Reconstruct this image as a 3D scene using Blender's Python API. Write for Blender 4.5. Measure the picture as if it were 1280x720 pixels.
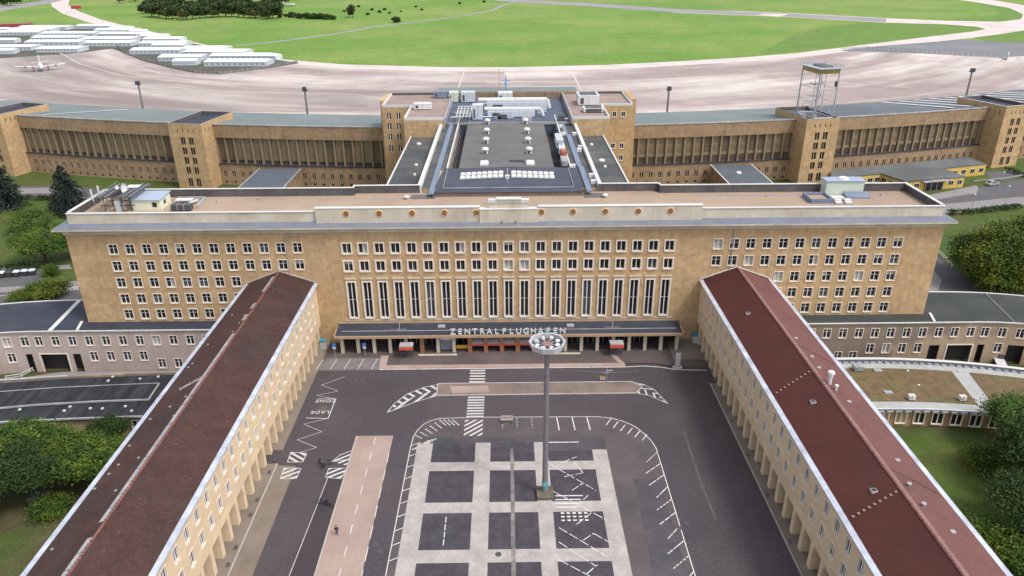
import bpy, bmesh, math, random
from math import sin, cos, pi, sqrt, radians, atan2
from mathutils import Vector, Matrix

for o in list(bpy.data.objects):
    bpy.data.objects.remove(o)
scn = bpy.context.scene
col = scn.collection
random.seed(7)

# ------------------------------------------------------------------ camera
F_PX, PITCH, ROLL, YAW = 931.48, radians(24.4267), radians(-0.3606), radians(-0.4593)
fw = Vector((0, cos(PITCH), -sin(PITCH)))
up = Vector((0, sin(PITCH), cos(PITCH)))
rt = Vector((1, 0, 0))
r2 = rt * cos(ROLL) + up * sin(ROLL)
u2 = up * cos(ROLL) - rt * sin(ROLL)
Zr = Matrix.Rotation(YAW, 3, 'Z')
r2, u2, fw = Zr @ r2, Zr @ u2, Zr @ fw
cam = bpy.data.objects.new('camera', bpy.data.cameras.new('camera'))
col.objects.link(cam)
cam.matrix_world = Matrix(((r2.x, u2.x, -fw.x, 0), (r2.y, u2.y, -fw.y, 0), (r2.z, u2.z, -fw.z, 75), (0, 0, 0, 1)))
cam.data.sensor_width = 36
cam.data.lens = 36 * F_PX / 1280
cam.data.clip_start = 1
cam.data.clip_end = 12000
scn.camera = cam
scn.render.resolution_x, scn.render.resolution_y = 1024, 576

# ------------------------------------------------------------------ light
SUN = Vector((0.20, -0.13, 0.0)).normalized()
ELEV = radians(57)
sun_dir = Vector((SUN.x * cos(ELEV), SUN.y * cos(ELEV), sin(ELEV)))
w = bpy.data.worlds.new('World')
scn.world = w
w.use_nodes = True
nt = w.node_tree
bg = nt.nodes['Background']
sky = nt.nodes.new('ShaderNodeTexSky')
sky.sky_type = 'NISHITA'
sky.sun_disc = False
sky.sun_elevation = ELEV
sky.sun_rotation = atan2(SUN.x, SUN.y)
sky.air_density, sky.dust_density, sky.ozone_density = 1.0, 3.0, 1.0
hs = nt.nodes.new('ShaderNodeHueSaturation')
hs.inputs['Saturation'].default_value = 0.34
nt.links.new(sky.outputs['Color'], hs.inputs['Color'])
nt.links.new(hs.outputs['Color'], bg.inputs['Color'])
bg.inputs['Strength'].default_value = 0.15
sl = bpy.data.lights.new('sun', 'SUN')
sl.energy = 1.2
sl.angle = radians(12)
sl.color = (1.0, 0.95, 0.88)
so = bpy.data.objects.new('sun', sl)
so.rotation_euler = sun_dir.to_track_quat('Z', 'Y').to_euler()
so.location = (100, 50, 300)
col.objects.link(so)
scn.view_settings.view_transform = 'Standard'
scn.view_settings.look = 'None'
scn.view_settings.exposure = 0.73
scn.view_settings.gamma = 1.0
scn.view_settings.use_curve_mapping = False

# ------------------------------------------------------------------ materials
def M(name, c, rough=.85, var=.16, scale=.25, c2=None, c2amt=.5, c2scale=.05, brick=None, spec=.3, metal=0, stain=0,
      polar=False, bump=0, horiz=False, fine=0, thresh=(.45, .62), c3=None, streak=None):
    m = bpy.data.materials.new(name)
    m.use_nodes = True
    t = m.node_tree
    N, L = t.nodes.new, t.links.new
    b = t.nodes['Principled BSDF']
    b.inputs['Roughness'].default_value = rough
    b.inputs['Metallic'].default_value = metal
    if 'Specular IOR Level' in b.inputs:
        b.inputs['Specular IOR Level'].default_value = spec
    tc = N('ShaderNodeTexCoord')
    vec = tc.outputs['Object']
    if polar:                                        # streaks that follow the curved apron
        sp = N('ShaderNodeSeparateXYZ'); L(vec, sp.inputs[0])
        yy = N('ShaderNodeMath'); yy.operation = 'SUBTRACT'; L(sp.outputs['Y'], yy.inputs[0]); yy.inputs[1].default_value = 848
        a = N('ShaderNodeMath'); a.operation = 'ARCTAN2'; L(sp.outputs['X'], a.inputs[0]); L(yy.outputs[0], a.inputs[1])
        cb0 = N('ShaderNodeCombineXYZ'); L(sp.outputs['X'], cb0.inputs[0]); L(yy.outputs[0], cb0.inputs[1])
        ln = N('ShaderNodeVectorMath'); ln.operation = 'LENGTH'; L(cb0.outputs[0], ln.inputs[0])
        am = N('ShaderNodeMath'); am.operation = 'MULTIPLY'; L(a.outputs[0], am.inputs[0]); am.inputs[1].default_value = 60
        cb = N('ShaderNodeCombineXYZ'); L(ln.outputs['Value'], cb.inputs[0]); L(am.outputs[0], cb.inputs[1])
        pvec = cb.outputs[0]
    else:
        pvec = vec
    def noise(v, sc, det=4, rg=.6):
        n = N('ShaderNodeTexNoise'); n.inputs['Scale'].default_value = sc
        n.inputs['Detail'].default_value = det; n.inputs['Roughness'].default_value = rg
        L(v, n.inputs['Vector'])
        return n.outputs['Fac']
    def ramp(f, lo, hi, a, bb):
        r = N('ShaderNodeMapRange'); L(f, r.inputs[0])
        for i, q in enumerate((lo, hi, a, bb)):
            r.inputs[i + 1].default_value = q
        return r.outputs[0]
    def mul(cin, fac):
        x = N('ShaderNodeVectorMath'); x.operation = 'SCALE'
        L(cin, x.inputs[0]); L(fac, x.inputs['Scale'])
        return x.outputs[0]
    rgb = N('ShaderNodeRGB'); rgb.outputs[0].default_value = (*c, 1)
    cur = rgb.outputs[0]
    if c2:
        mx = N('ShaderNodeMix'); mx.data_type = 'RGBA'
        L(ramp(noise(pvec, c2scale, 5), thresh[0], thresh[1], 0, c2amt), mx.inputs[0])
        L(cur, mx.inputs[6]); mx.inputs[7].default_value = (*c2, 1)
        cur = mx.outputs[2]
    if c3:                                          # patches of a third colour: (colour, amount, scale, low, high)
        mx = N('ShaderNodeMix'); mx.data_type = 'RGBA'
        L(ramp(noise(vec, c3[2], 6, .7), c3[3], c3[4], 0, c3[1]), mx.inputs[0])
        L(cur, mx.inputs[6]); mx.inputs[7].default_value = (*c3[0], 1)
        cur = mx.outputs[2]
    cur = mul(cur, ramp(noise(pvec, scale, 6, .65), .3, .7, 1 - var, 1 + var))
    if fine:
        cur = mul(cur, ramp(noise(vec, fine, 2), .3, .7, .85, 1.15))
    if stain:                                       # rain streaks down a wall, dirt with a shape of its own
        mp = N('ShaderNodeMapping'); L(vec, mp.inputs[0]); mp.inputs['Scale'].default_value = (.9, .9, .09)
        cur = mul(cur, ramp(noise(mp.outputs[0], 1.0, 5), .48, .75, 1, 1 - stain))
    if streak:                                      # wash marks running down a shallow roof
        mp = N('ShaderNodeMapping'); L(vec, mp.inputs[0]); mp.inputs['Scale'].default_value = (1.1, .07, .05)
        cur = mul(cur, ramp(noise(mp.outputs[0], 1.0, 5, .7), .42, .72, 1, 1 + streak))
    if brick:
        bw, bh, mort, dark = brick
        sp = N('ShaderNodeSeparateXYZ'); L(vec, sp.inputs[0])
        cb = N('ShaderNodeCombineXYZ')
        if horiz:
            L(sp.outputs['X'], cb.inputs[0]); L(sp.outputs['Y'], cb.inputs[1])
        else:
            ad = N('ShaderNodeMath'); L(sp.outputs['X'], ad.inputs[0]); L(sp.outputs['Y'], ad.inputs[1])
            L(ad.outputs[0], cb.inputs[0]); L(sp.outputs['Z'], cb.inputs[1])
        bt = N('ShaderNodeTexBrick'); L(cb.outputs[0], bt.inputs['Vector'])
        bt.inputs['Scale'].default_value = 1; bt.inputs['Brick Width'].default_value = bw
        bt.inputs['Row Height'].default_value = bh; bt.inputs['Mortar Size'].default_value = mort
        bt.inputs['Color1'].default_value = (1.06, 1.06, 1.06, 1)
        bt.inputs['Color2'].default_value = (.92, .92, .92, 1)
        bt.inputs['Mortar'].default_value = (dark, dark, dark, 1)
        x = N('ShaderNodeVectorMath'); x.operation = 'MULTIPLY'; L(cur, x.inputs[0]); L(bt.outputs['Color'], x.inputs[1])
        cur = x.outputs[0]
    L(cur, b.inputs['Base Color'])
    if bump:
        bp = N('ShaderNodeBump'); bp.inputs['Strength'].default_value = bump; bp.inputs['Distance'].default_value = .05
        L(noise(vec, 3.0, 4), bp.inputs['Height']); L(bp.outputs[0], b.inputs['Normal'])
    return m

STONE = M('shell_limestone', (.475, .325, .182), var=.08, scale=.12, c2=(.43, .275, .148), c2amt=.4, c2scale=.16, brick=(3.4, 1.2, .02, .93), stain=.16, fine=.9, c3=((.24, .13, .08), .5, .24, .62, .8))
STONE_WING = M('pale_limestone', (.68, .53, .36), var=.08, scale=.2, c2=(.60, .44, .28), c2amt=.5, c2scale=.2, brick=(3.24, 1.15, .02, .93), stain=.08)
STONE_FAR = M('old_limestone', (.345, .238, .148), var=.11, scale=.1, c2=(.295, .19, .112), c2amt=.6, c2scale=.12, brick=(3.6, 1.2, .02, .92), stain=.24, fine=.9, c3=((.17, .12, .085), .6, .12, .58, .75))
STONE_LOW = M('grey_pink_plaster', (.45, .375, .34), var=.1, scale=.15, stain=.12, c2=(.36, .285, .25), c2scale=.1, c3=((.28, .22, .195), .6, .15, .55, .75))
STONE_BROWN = M('brown_plaster', (.235, .185, .148), var=.14, scale=.12, c2=(.42, .31, .20), c2amt=.8, c2scale=.045, stain=.12, thresh=(.5, .56))
CREAM = M('cream_stone', (.56, .505, .42), var=.12, scale=.2, c2=(.42, .35, .27), c2amt=.55, c2scale=.15, stain=.16)
SURROUND = M('pale_window_surround', (.74, .665, .59), var=.07, scale=.6, rough=.7)
FRAME_W = M('white_window_frame', (.72, .70, .68), var=.05, rough=.5)
FRAME_FAR = M('brown_window_frame', (.25, .18, .12), var=.08, rough=.6)
GLASS = M('dark_window_glass', (.018, .018, .022), rough=.09, var=.3, scale=.6, spec=.5)
BLIND = M('window_blind', (.40, .37, .33), rough=.6, var=.25, scale=.7)
GLASS_B = M('sky_tinted_glass', (.06, .065, .08), rough=.06, var=.4, scale=.4, spec=.8)  # some panes: bluish sky reflection put into the base colour
CURTAIN = M('curtained_pane', (.38, .38, .36), rough=.25, var=.3, scale=.9, spec=.5)
HGLASS = M('old_hangar_glazing', (.20, .155, .09), rough=.35, var=.4, scale=.35, c2=(.36, .29, .17), c2amt=.8, c2scale=.13, spec=.4)
ZINC = M('zinc_sheet', (.19, .205, .255), rough=.5, var=.12, scale=.5, c2=(.14, .155, .205), c2scale=.2, metal=.2)
COPING = M('white_coping', (.58, .575, .57), rough=.6, var=.06)
WHITE = M('white_paint', (.62, .62, .62), rough=.55, var=.07)
TILE_L = M('weathered_brown_tiles', (.066, .031, .026), var=.25, scale=.35, c2=(.046, .029, .028), c2amt=.75, c2scale=.09, brick=(.42, .36, .03, .7), horiz=True, rough=.75, fine=2.2)
TILE_R = M('dark_red_tiles', (.074, .019, .015), var=.12, scale=.2, c2=(.062, .02, .017), c2scale=.08, brick=(.42, .36, .03, .75), horiz=True, rough=.75)
TILE_R2 = M('paler_red_tiles', (.145, .062, .056), var=.12, scale=.3, c2=(.12, .054, .05), c2scale=.12, brick=(.42, .36, .03, .8), horiz=True, rough=.75)  # outer slope of the right wing, paler and pinker than the inner one
RIDGE = M('ridge_tiles', (.185, .085, .072), var=.35, scale=1.2, rough=.7)
LEAD = M('grey_lead_strip', (.36, .35, .36), var=.25, scale=.4, rough=.5)
FELT_DARK = M('dark_roofing_felt', (.036, .041, .060), var=.2, scale=.15, c2=(.056, .060, .078), c2scale=.1, rough=.7, brick=(9, 1.0, .03, 1.25), horiz=True, c3=((.085, .082, .088), .7, .3, .6, .75))
FELT_GREY = M('grey_roofing_felt', (.125, .122, .122), var=.14, scale=.12, c2=(.155, .15, .148), c2scale=.06, rough=.85, brick=(40, 1.1, .03, .88), horiz=True, c3=((.07, .07, .074), .6, .12, .55, .72))
FELT_WORN = M('worn_roofing_felt', (.068, .073, .076), var=.2, scale=.18, c2=(.13, .122, .118), c2amt=.8, c2scale=.1, rough=.9)
FELT_GREEN = M('green_grey_felt', (.044, .052, .048), var=.2, scale=.12, c2=(.062, .062, .06), c2scale=.06, rough=.85, brick=(30, 1.1, .03, .9), horiz=True, c3=((.09, .09, .088), .6, .15, .55, .75))
HANGAR_ROOF = M('teal_hangar_roof', (.155, .19, .19), var=.12, scale=.08, c2=(.20, .215, .22), c2scale=.03, rough=.7)
HANGAR_ROOF_D = M('slate_hangar_roof', (.095, .11, .13), var=.15, scale=.08, c2=(.145, .16, .185), c2scale=.04, rough=.6)
GRAVEL = M('tan_roof_gravel', (.35, .262, .197), var=.12, scale=.1, c2=(.29, .212, .16), c2scale=.06, fine=3, c3=((.27, .19, .14), .6, .12, .55, .75))
PARAPET_IN = M('grey_parapet_lining', (.105, .095, .10), var=.25, scale=.3, stain=.2)
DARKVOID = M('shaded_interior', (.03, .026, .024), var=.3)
STEEL = M('galvanised_steel', (.42, .45, .50), rough=.45, metal=.4, var=.15, scale=1)
STEEL_D = M('dark_steel', (.10, .10, .11), rough=.5, metal=.3, var=.2)
MAST_M = M('grey_mast_steel', (.20, .185, .205), rough=.45, metal=.2, var=.12, scale=.5)
BLUE_STEEL = M('blue_grey_duct', (.165, .205, .285), rough=.5, var=.15, scale=.4)
HVACW = M('pale_unit_casing', (.52, .56, .62), rough=.5, var=.1, scale=.6)
RUSTRED = M('red_oxide_paint', (.42, .10, .06), rough=.6, var=.2)
SEDUM = M('brown_sedum_planting', (.145, .095, .052), var=.3, scale=.5, c2=(.10, .105, .04), c2amt=.6, c2scale=.22, fine=3)
PALE_PATH = M('pale_roof_paving', (.36, .37, .365), var=.1, scale=.4, brick=(1, 1, .02, .85), horiz=True)
YELLOW = M('yellow_plaster', (.58, .39, .10), var=.12, scale=.2, stain=.1)
ASPHALT = M('forecourt_asphalt', (.066, .056, .065), var=.12, scale=.06, c2=(.079, .067, .073), c2amt=.7, c2scale=.03, rough=.8, fine=2, c3=((.058, .05, .057), .7, .09, .55, .75))
ASPHALT_L = M('dark_lane_asphalt', (.050, .041, .048), var=.15, scale=.15, rough=.8)
PLAZA_A = M('mottled_cobbles', (.085, .072, .084), var=.18, scale=.25, c2=(.062, .062, .07), c2amt=.8, c2scale=.12, brick=(.8, .8, .03, .85), horiz=True, rough=.8)
PLAZA_B = M('patched_asphalt', (.098, .078, .083), var=.2, scale=.12, c2=(.07, .066, .072), c2amt=.85, c2scale=.1, rough=.8, c3=((.16, .105, .085), .6, .14, .6, .75))
COBBLE = M('dark_basalt_cobbles', (.056, .047, .06), var=.2, scale=.5, c2=(.078, .067, .077), c2scale=.4, brick=(1.1, 1.1, .04, .8), horiz=True, rough=.8, fine=3, c3=((.056, .058, .068), .7, .12, .5, .62))
SLAB = M('pale_granite_slabs', (.36, .325, .315), var=.14, scale=.3, c2=(.44, .40, .39), c2scale=.4, brick=(.8, .8, .02, .78), horiz=True, c3=((.30, .26, .25), .6, .25, .55, .75))
SLAB_D = M('grey_granite_slabs', (.175, .155, .156), var=.2, scale=.5, brick=(.8, .8, .02, .78), horiz=True)
TAN_PAVE = M('tan_concrete_paving', (.33, .245, .212), var=.1, scale=.15, c2=(.375, .29, .26), c2scale=.06, brick=(3.2, 6, .02, .82), horiz=True, c3=((.27, .19, .165), .45, .18, .55, .75))
SIDE_PAVE = M('grey_tan_pavement', (.195, .162, .132), var=.12, scale=.2, c2=(.235, .196, .162), c2scale=.1, brick=(4, 6.5, .02, .85), horiz=True, c3=((.15, .125, .105), .6, .2, .55, .75))
DARK_PAVE = M('brown_grey_pavement', (.098, .077, .075), var=.16, scale=.12, c2=(.125, .10, .095), c2scale=.08, brick=(.6, .6, .02, .88), horiz=True, c3=((.07, .058, .058), .6, .2, .55, .75))
KERB = M('kerb_stone', (.40, .36, .34), var=.15, scale=.5)
PAINT = M('road_paint', (.62, .60, .60), var=.25, scale=1.6, c2=(.26, .25, .26), c2amt=.7, c2scale=1.3, rough=.7, thresh=(.52, .7))
PAINT_N = M('fresh_road_paint', (.50, .485, .485), var=.1, scale=1.5, rough=.7)
APRON = M('pink_concrete_apron', (.315, .255, .242), var=.14, scale=.035, c2=(.57, .515, .48), c2amt=.85, c2scale=.034, thresh=(.42, .62), polar=True, rough=.85, brick=(12, 12, .18, .9), horiz=True, c3=((.30, .235, .23), .75, .011, .5, .68))
APRON_D = M('stained_concrete_apron', (.25, .205, .195), var=.15, scale=.035, c2=(.47, .415, .385), c2amt=.8, c2scale=.04, thresh=(.42, .64), polar=True, rough=.85, c3=((.22, .19, .18), .7, .013, .5, .68))
TAXI = M('pale_taxiway_concrete', (.56, .49, .47), var=.1, scale=.05, rough=.85, c3=((.40, .33, .31), .6, .03, .5, .7))
RUNWAY = M('grey_runway', (.26, .25, .26), var=.12, scale=.03, rough=.85)
TARMAC = M('dark_apron_tarmac', (.17, .17, .19), var=.12, scale=.03, c2=(.21, .21, .22), c2scale=.02, rough=.85)
CAMP = M('camp_gravel', (.085, .088, .07), var=.25, scale=.06)
ROADL = M('service_road', (.23, .215, .215), var=.12, scale=.08, rough=.85)
ROADD = M('dark_service_road', (.105, .10, .11), var=.12, scale=.08, rough=.85)
GRASS_F = M('airfield_grass', (.118, .225, .03), var=.14, scale=.05, c2=(.195, .26, .06), c2amt=.9, c2scale=.0065, fine=.25, thresh=(.42, .62), c3=((.235, .24, .085), .8, .0045, .54, .70))
GRASS_F2 = M('darker_airfield_grass', (.11, .205, .03), var=.16, scale=.05, c2=(.11, .17, .035), c2scale=.02, fine=.25, c3=((.15, .17, .06), .8, .02, .52, .7))
GRASS_N = M('lawn_grass', (.055, .092, .014), var=.22, scale=.3, c2=(.09, .072, .025), c2amt=.55, c2scale=.07, fine=2, c3=((.12, .105, .04), .5, .15, .55, .75))
EARTH = M('bare_earth_lawn', (.085, .070, .035), var=.25, scale=.25, c2=(.05, .085, .016), c2amt=.8, c2scale=.09, fine=2)
LEAF = M('broadleaf_foliage', (.042, .088, .011), var=.5, scale=.45, c2=(.11, .155, .017), c2amt=.9, c2scale=.22, rough=.65)
LEAF_Y = M('yellow_green_foliage', (.058, .095, .010), var=.45, scale=.45, c2=(.16, .178, .015), c2amt=.9, c2scale=.11, rough=.65)
LEAF_D = M('dark_foliage', (.026, .055, .011), var=.4, scale=.4, c2=(.055, .078, .013), c2scale=.15, rough=.7)
LEAF_F = M('far_foliage', (.040, .066, .020), var=.4, scale=.15, c2=(.085, .085, .022), c2scale=.1, rough=.7)
NEEDLE = M('spruce_needles', (.018, .030, .022), var=.5, scale=.5, c2=(.05, .06, .05), c2scale=.35, rough=.7)
BARK = M('bark', (.08, .06, .045), var=.3, scale=2)
RED_AWN = M('red_awning', (.40, .07, .06), var=.15, rough=.6)
COPPER = M('brown_copper_cladding', (.30, .14, .07), var=.2, scale=.6, rough=.5)
BLUE_SIGN = M('blue_sign_face', (.05, .17, .48), var=.08, rough=.4)
ORANGE = M('orange_panel', (.62, .33, .06), var=.1, rough=.5)
MAGENTA = M('dark_red_poster', (.28, .02, .06), var=.1, rough=.5)
BRONZE = M('bronze_medallion', (.24, .125, .05), var=.25, scale=2, rough=.5)
MINT = M('pale_green_render', (.52, .58, .50), var=.06, rough=.7)
PALE_HUT = M('pale_yellow_render', (.66, .66, .52), var=.06, rough=.7)
TENT_R = M('white_hall_roof', (.74, .76, .79), var=.06, scale=.1, rough=.5)
TENT_W = M('white_hall_wall', (.52, .56, .60), var=.12, scale=.3, rough=.5)
BIN_G = M('grey_bin_plastic', (.06, .06, .065), var=.1, rough=.5)
BIN_B = M('blue_bin_lid', (.05, .14, .5), var=.1, rough=.4)
BIN_W = M('white_bin_lid', (.6, .65, .7), var=.1, rough=.4)
CAR_S = M('silver_car_paint', (.55, .58, .62), rough=.25, metal=.5, var=.04)
RUBBER = M('black_rubber', (.02, .02, .02), var=.1)
DOME = M('opal_plastic', (.66, .66, .66), var=.03, rough=.3)
SKIN = M('skin', (.45, .28, .20), var=.05)
NAVY = M('navy_cloth', (.025, .025, .07), var=.2)
DENIM = M('blue_denim', (.06, .06, .16), var=.2)
HAIR = M('dark_hair', (.03, .022, .015), var=.2)
PLANTER = M('mossy_stone', (.13, .11, .085), var=.5, scale=1.5, c2=(.07, .085, .04), c2scale=1.1)

# ------------------------------------------------------------------ mesh helpers
W = {}                                             # world position of every object's origin
class MB:
    def __init__(s):
        s.v, s.f, s.m = [], [], []
        s.cur = 0
    def face(s, *pts):
        i = len(s.v)
        s.v += [tuple(p) for p in pts]
        s.f.append(tuple(range(i, i + len(pts)))); s.m.append(s.cur)
    def raw(s, v, f):
        i = len(s.v)
        s.v += [tuple(p) for p in v]
        for q in f:
            s.f.append(tuple(i + k for k in q)); s.m.append(s.cur)
    def box(s, x0, x1, y0, y1, z0, z1):
        x0, x1 = min(x0, x1), max(x0, x1); y0, y1 = min(y0, y1), max(y0, y1); z0, z1 = min(z0, z1), max(z0, z1)
        s.raw([(x0, y0, z0), (x1, y0, z0), (x1, y1, z0), (x0, y1, z0), (x0, y0, z1), (x1, y0, z1), (x1, y1, z1), (x0, y1, z1)],
              [(0, 3, 2, 1), (4, 5, 6, 7), (0, 1, 5, 4), (1, 2, 6, 5), (2, 3, 7, 6), (3, 0, 4, 7)])
        return s
    def obox(s, c, hx, hy, z0, z1, a):             # box turned by a about z
        ca, sa = cos(a), sin(a)
        P = [(c[0] + x * ca - y * sa, c[1] + x * sa + y * ca) for x, y in ((-hx, -hy), (hx, -hy), (hx, hy), (-hx, hy))]
        return s.prism(P, z0, z1)
    def prism(s, poly, z0, z1):
        poly = ccw(poly); n = len(poly)
        s.raw([(x, y, z0) for x, y in poly] + [(x, y, z1) for x, y in poly],
              [tuple(range(n - 1, -1, -1)), tuple(range(n, 2 * n))] + [(i, (i + 1) % n, n + (i + 1) % n, n + i) for i in range(n)])
        return s
    def sheet(s, poly, z):
        s.face(*[(x, y, z) for x, y in ccw(poly)])
        return s
    def line(s, pts, wd, z):                       # painted line along points
        for a, b in zip(pts[:-1], pts[1:]):
            d = Vector((b[0] - a[0], b[1] - a[1]))
            if d.length < 1e-4: continue
            n = Vector((-d.y, d.x)).normalized() * wd / 2
            s.sheet([(a[0] - n.x, a[1] - n.y), (b[0] - n.x, b[1] - n.y), (b[0] + n.x, b[1] + n.y), (a[0] + n.x, a[1] + n.y)], z)
        return s
    def dash(s, a, b, wd, z, on, off):
        L = sqrt((b[0] - a[0]) ** 2 + (b[1] - a[1]) ** 2); t = 0
        while t < L:
            e = min(L, t + on)
            p = lambda q: (a[0] + (b[0] - a[0]) * q / L, a[1] + (b[1] - a[1]) * q / L)
            s.line([p(t), p(e)], wd, z); t += on + off
        return s
    def wall(s, pts, z0, z1, th):                  # upright wall of thickness th along a polyline
        for a, b in zip(pts[:-1], pts[1:]):
            d = Vector((b[0] - a[0], b[1] - a[1])); n = Vector((-d.y, d.x)).normalized() * th / 2
            s.prism([(a[0] - n.x, a[1] - n.y), (b[0] - n.x, b[1] - n.y), (b[0] + n.x, b[1] + n.y), (a[0] + n.x, a[1] + n.y)], z0, z1)
        return s
    def tube(s, a, b, r0, r1=None, n=8):
        r1 = r0 if r1 is None else r1
        a, b = Vector(a), Vector(b); d = (b - a).normalized()
        u = d.orthogonal().normalized(); v = d.cross(u)
        P = [a + (u * cos(2 * pi * k / n) + v * sin(2 * pi * k / n)) * r0 for k in range(n)] + \
            [b + (u * cos(2 * pi * k / n) + v * sin(2 * pi * k / n)) * r1 for k in range(n)]
        s.raw(P, [(k, (k + 1) % n, n + (k + 1) % n, n + k) for k in range(n)] + [tuple(range(n - 1, -1, -1)), tuple(range(n, 2 * n))])
        return s
    def lathe(s, cx, cy, prof, n=12, closed=True):
        P = []
        for r, z in prof:
            P += [(cx + r * cos(2 * pi * k / n), cy + r * sin(2 * pi * k / n), z) for k in range(n)]
        Fs = []
        for j in range(len(prof) - 1):
            Fs += [(j * n + k, j * n + (k + 1) % n, (j + 1) * n + (k + 1) % n, (j + 1) * n + k) for k in range(n)]
        if closed:
            Fs.append(tuple(range(n - 1, -1, -1))); Fs.append(tuple((len(prof) - 1) * n + k for k in range(n)))
        s.raw(P, Fs)
        return s
    def mesh(s, name, mats, o=(0, 0, 0), smooth=False):
        me = bpy.data.meshes.new(name)
        me.from_pydata([(x - o[0], y - o[1], z - o[2]) for x, y, z in s.v], [], s.f)
        if not isinstance(mats, (list, tuple)): mats = [mats]
        for m in mats: me.materials.append(m)
        if len(mats) > 1: me.polygons.foreach_set('material_index', s.m)
        if smooth: me.polygons.foreach_set('use_smooth', [True] * len(s.f))
        me.update()
        return me
    def split(s, name, mat, parent=None):
        """pieces that do not touch become parts of their own"""
        n = len(s.f); bb = []
        for f in s.f:
            P = [s.v[i] for i in f]
            bb.append([min(p[k] for p in P) - .06 for k in range(3)] + [max(p[k] for p in P) + .06 for k in range(3)])
        grp = list(range(n))
        def root(i):
            while grp[i] != i: grp[i] = grp[grp[i]]; i = grp[i]
            return i
        for i in range(n):
            for j in range(i):
                a, b = bb[i], bb[j]
                if a[0] <= b[3] and b[0] <= a[3] and a[1] <= b[4] and b[1] <= a[4] and a[2] <= b[5] and b[2] <= a[5]: grp[root(i)] = root(j)
        out = []
        for r in sorted({root(i) for i in range(n)}):
            q = MB()
            for i in range(n):
                if root(i) == r: q.face(*[s.v[k] for k in s.f[i]])
            out.append(q.build(name, mat, parent))
        return out
    def build(s, name, mat, parent=None, smooth=False):
        o = W[parent] if parent else (0, 0, 0)
        ob = bpy.data.objects.new(name, s.mesh(name, mat, o, smooth))
        if parent: ob.parent = parent
        W[ob] = o
        col.objects.link(ob)
        return ob

def ccw(p):
    a = sum(p[i][0] * p[(i + 1) % len(p)][1] - p[(i + 1) % len(p)][0] * p[i][1] for i in range(len(p)))
    return list(p) if a > 0 else list(p)[::-1]

def obj(name, me, parent, loc, rz=0):              # one more object with shared mesh, loc in world space
    ob = bpy.data.objects.new(name, me)
    p = W[parent] if parent else (0, 0, 0)
    ob.location = (loc[0] - p[0], loc[1] - p[1], loc[2] - p[2])
    ob.rotation_euler.z = rz
    if parent: ob.parent = parent
    W[ob] = loc
    col.objects.link(ob)
    return ob

def tag(o, label, cat, group=None):
    o['label'] = label; o['category'] = cat
    if group: o['group'] = group
    return o

def thing(name, loc, label, cat, group=None, rz=0):
    o = bpy.data.objects.new(name, None)
    o.location = loc; o.rotation_euler.z = rz; o.empty_display_size = .5
    col.objects.link(o); W[o] = tuple(loc)
    return tag(o, label, cat, group)

def local_thing(name, label, cat, group=None):     # built round the origin, copied to place later
    return thing(name, (0, 0, 0), label, cat, group)

def dup(root, loc, rz, label, scale=None):         # a copy of a thing with copies of its parts and sub-parts
    r = root.copy(); col.objects.link(r); r.location = loc; r.rotation_euler.z = rz; r['label'] = label
    if scale: r.scale = scale
    for ch in root.children:
        c = ch.copy(); col.objects.link(c); c.parent = r
        for g in ch.children:
            d = g.copy(); col.objects.link(d); d.parent = c
    return r

class Placer:                                      # first use moves the source itself, later uses copy it
    def __init__(s, root): s.root, s.used = root, False
    def put(s, loc, rz, label, scale=None):
        if not s.used:
            s.used = True; s.root.location = loc; s.root.rotation_euler.z = rz; s.root['label'] = label
            if scale: s.root.scale = scale
            return s.root
        return dup(s.root, loc, rz, label, scale)

def struct(name, mb, mat):
    o = mb.build(name, mat); o['kind'] = 'structure'
    return o

def facade(mb, O, U, width, z0, z1, rects, depth):
    """flat wall from O along unit U with rectangular openings (u0,u1,z0,z1) and their reveals"""
    U = Vector((U[0], U[1], 0)); Nn = Vector((U.y, -U.x, 0)); O = Vector((O[0], O[1], 0))
    us = sorted({0.0, width} | {round(r[0], 3) for r in rects} | {round(r[1], 3) for r in rects})
    zs = sorted({z0, z1} | {round(r[2], 3) for r in rects} | {round(r[3], 3) for r in rects})
    pt = lambda u, z, d=0: O + U * u - Nn * d + Vector((0, 0, z))
    for a, b in zip(us[:-1], us[1:]):
        run = None
        for c, d in zip(zs[:-1], zs[1:]):
            mu, mz = (a + b) / 2, (c + d) / 2
            hole = any(r[0] < mu < r[1] and r[2] < mz < r[3] for r in rects)
            if hole:
                if run is not None: mb.face(pt(a, run), pt(b, run), pt(b, c), pt(a, c)); run = None
            elif run is None: run = c
        if run is not None: mb.face(pt(a, run), pt(b, run), pt(b, zs[-1]), pt(a, zs[-1]))
    for a, b, c, d in rects:
        mb.face(pt(a, c), pt(b, c), pt(b, c, depth), pt(a, c, depth))
        mb.face(pt(a, d), pt(a, d, depth), pt(b, d, depth), pt(b, d))
        mb.face(pt(a, c), pt(a, c, depth), pt(a, d, depth), pt(a, d))
        mb.face(pt(b, c), pt(b, d), pt(b, d, depth), pt(b, c, depth))

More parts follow.
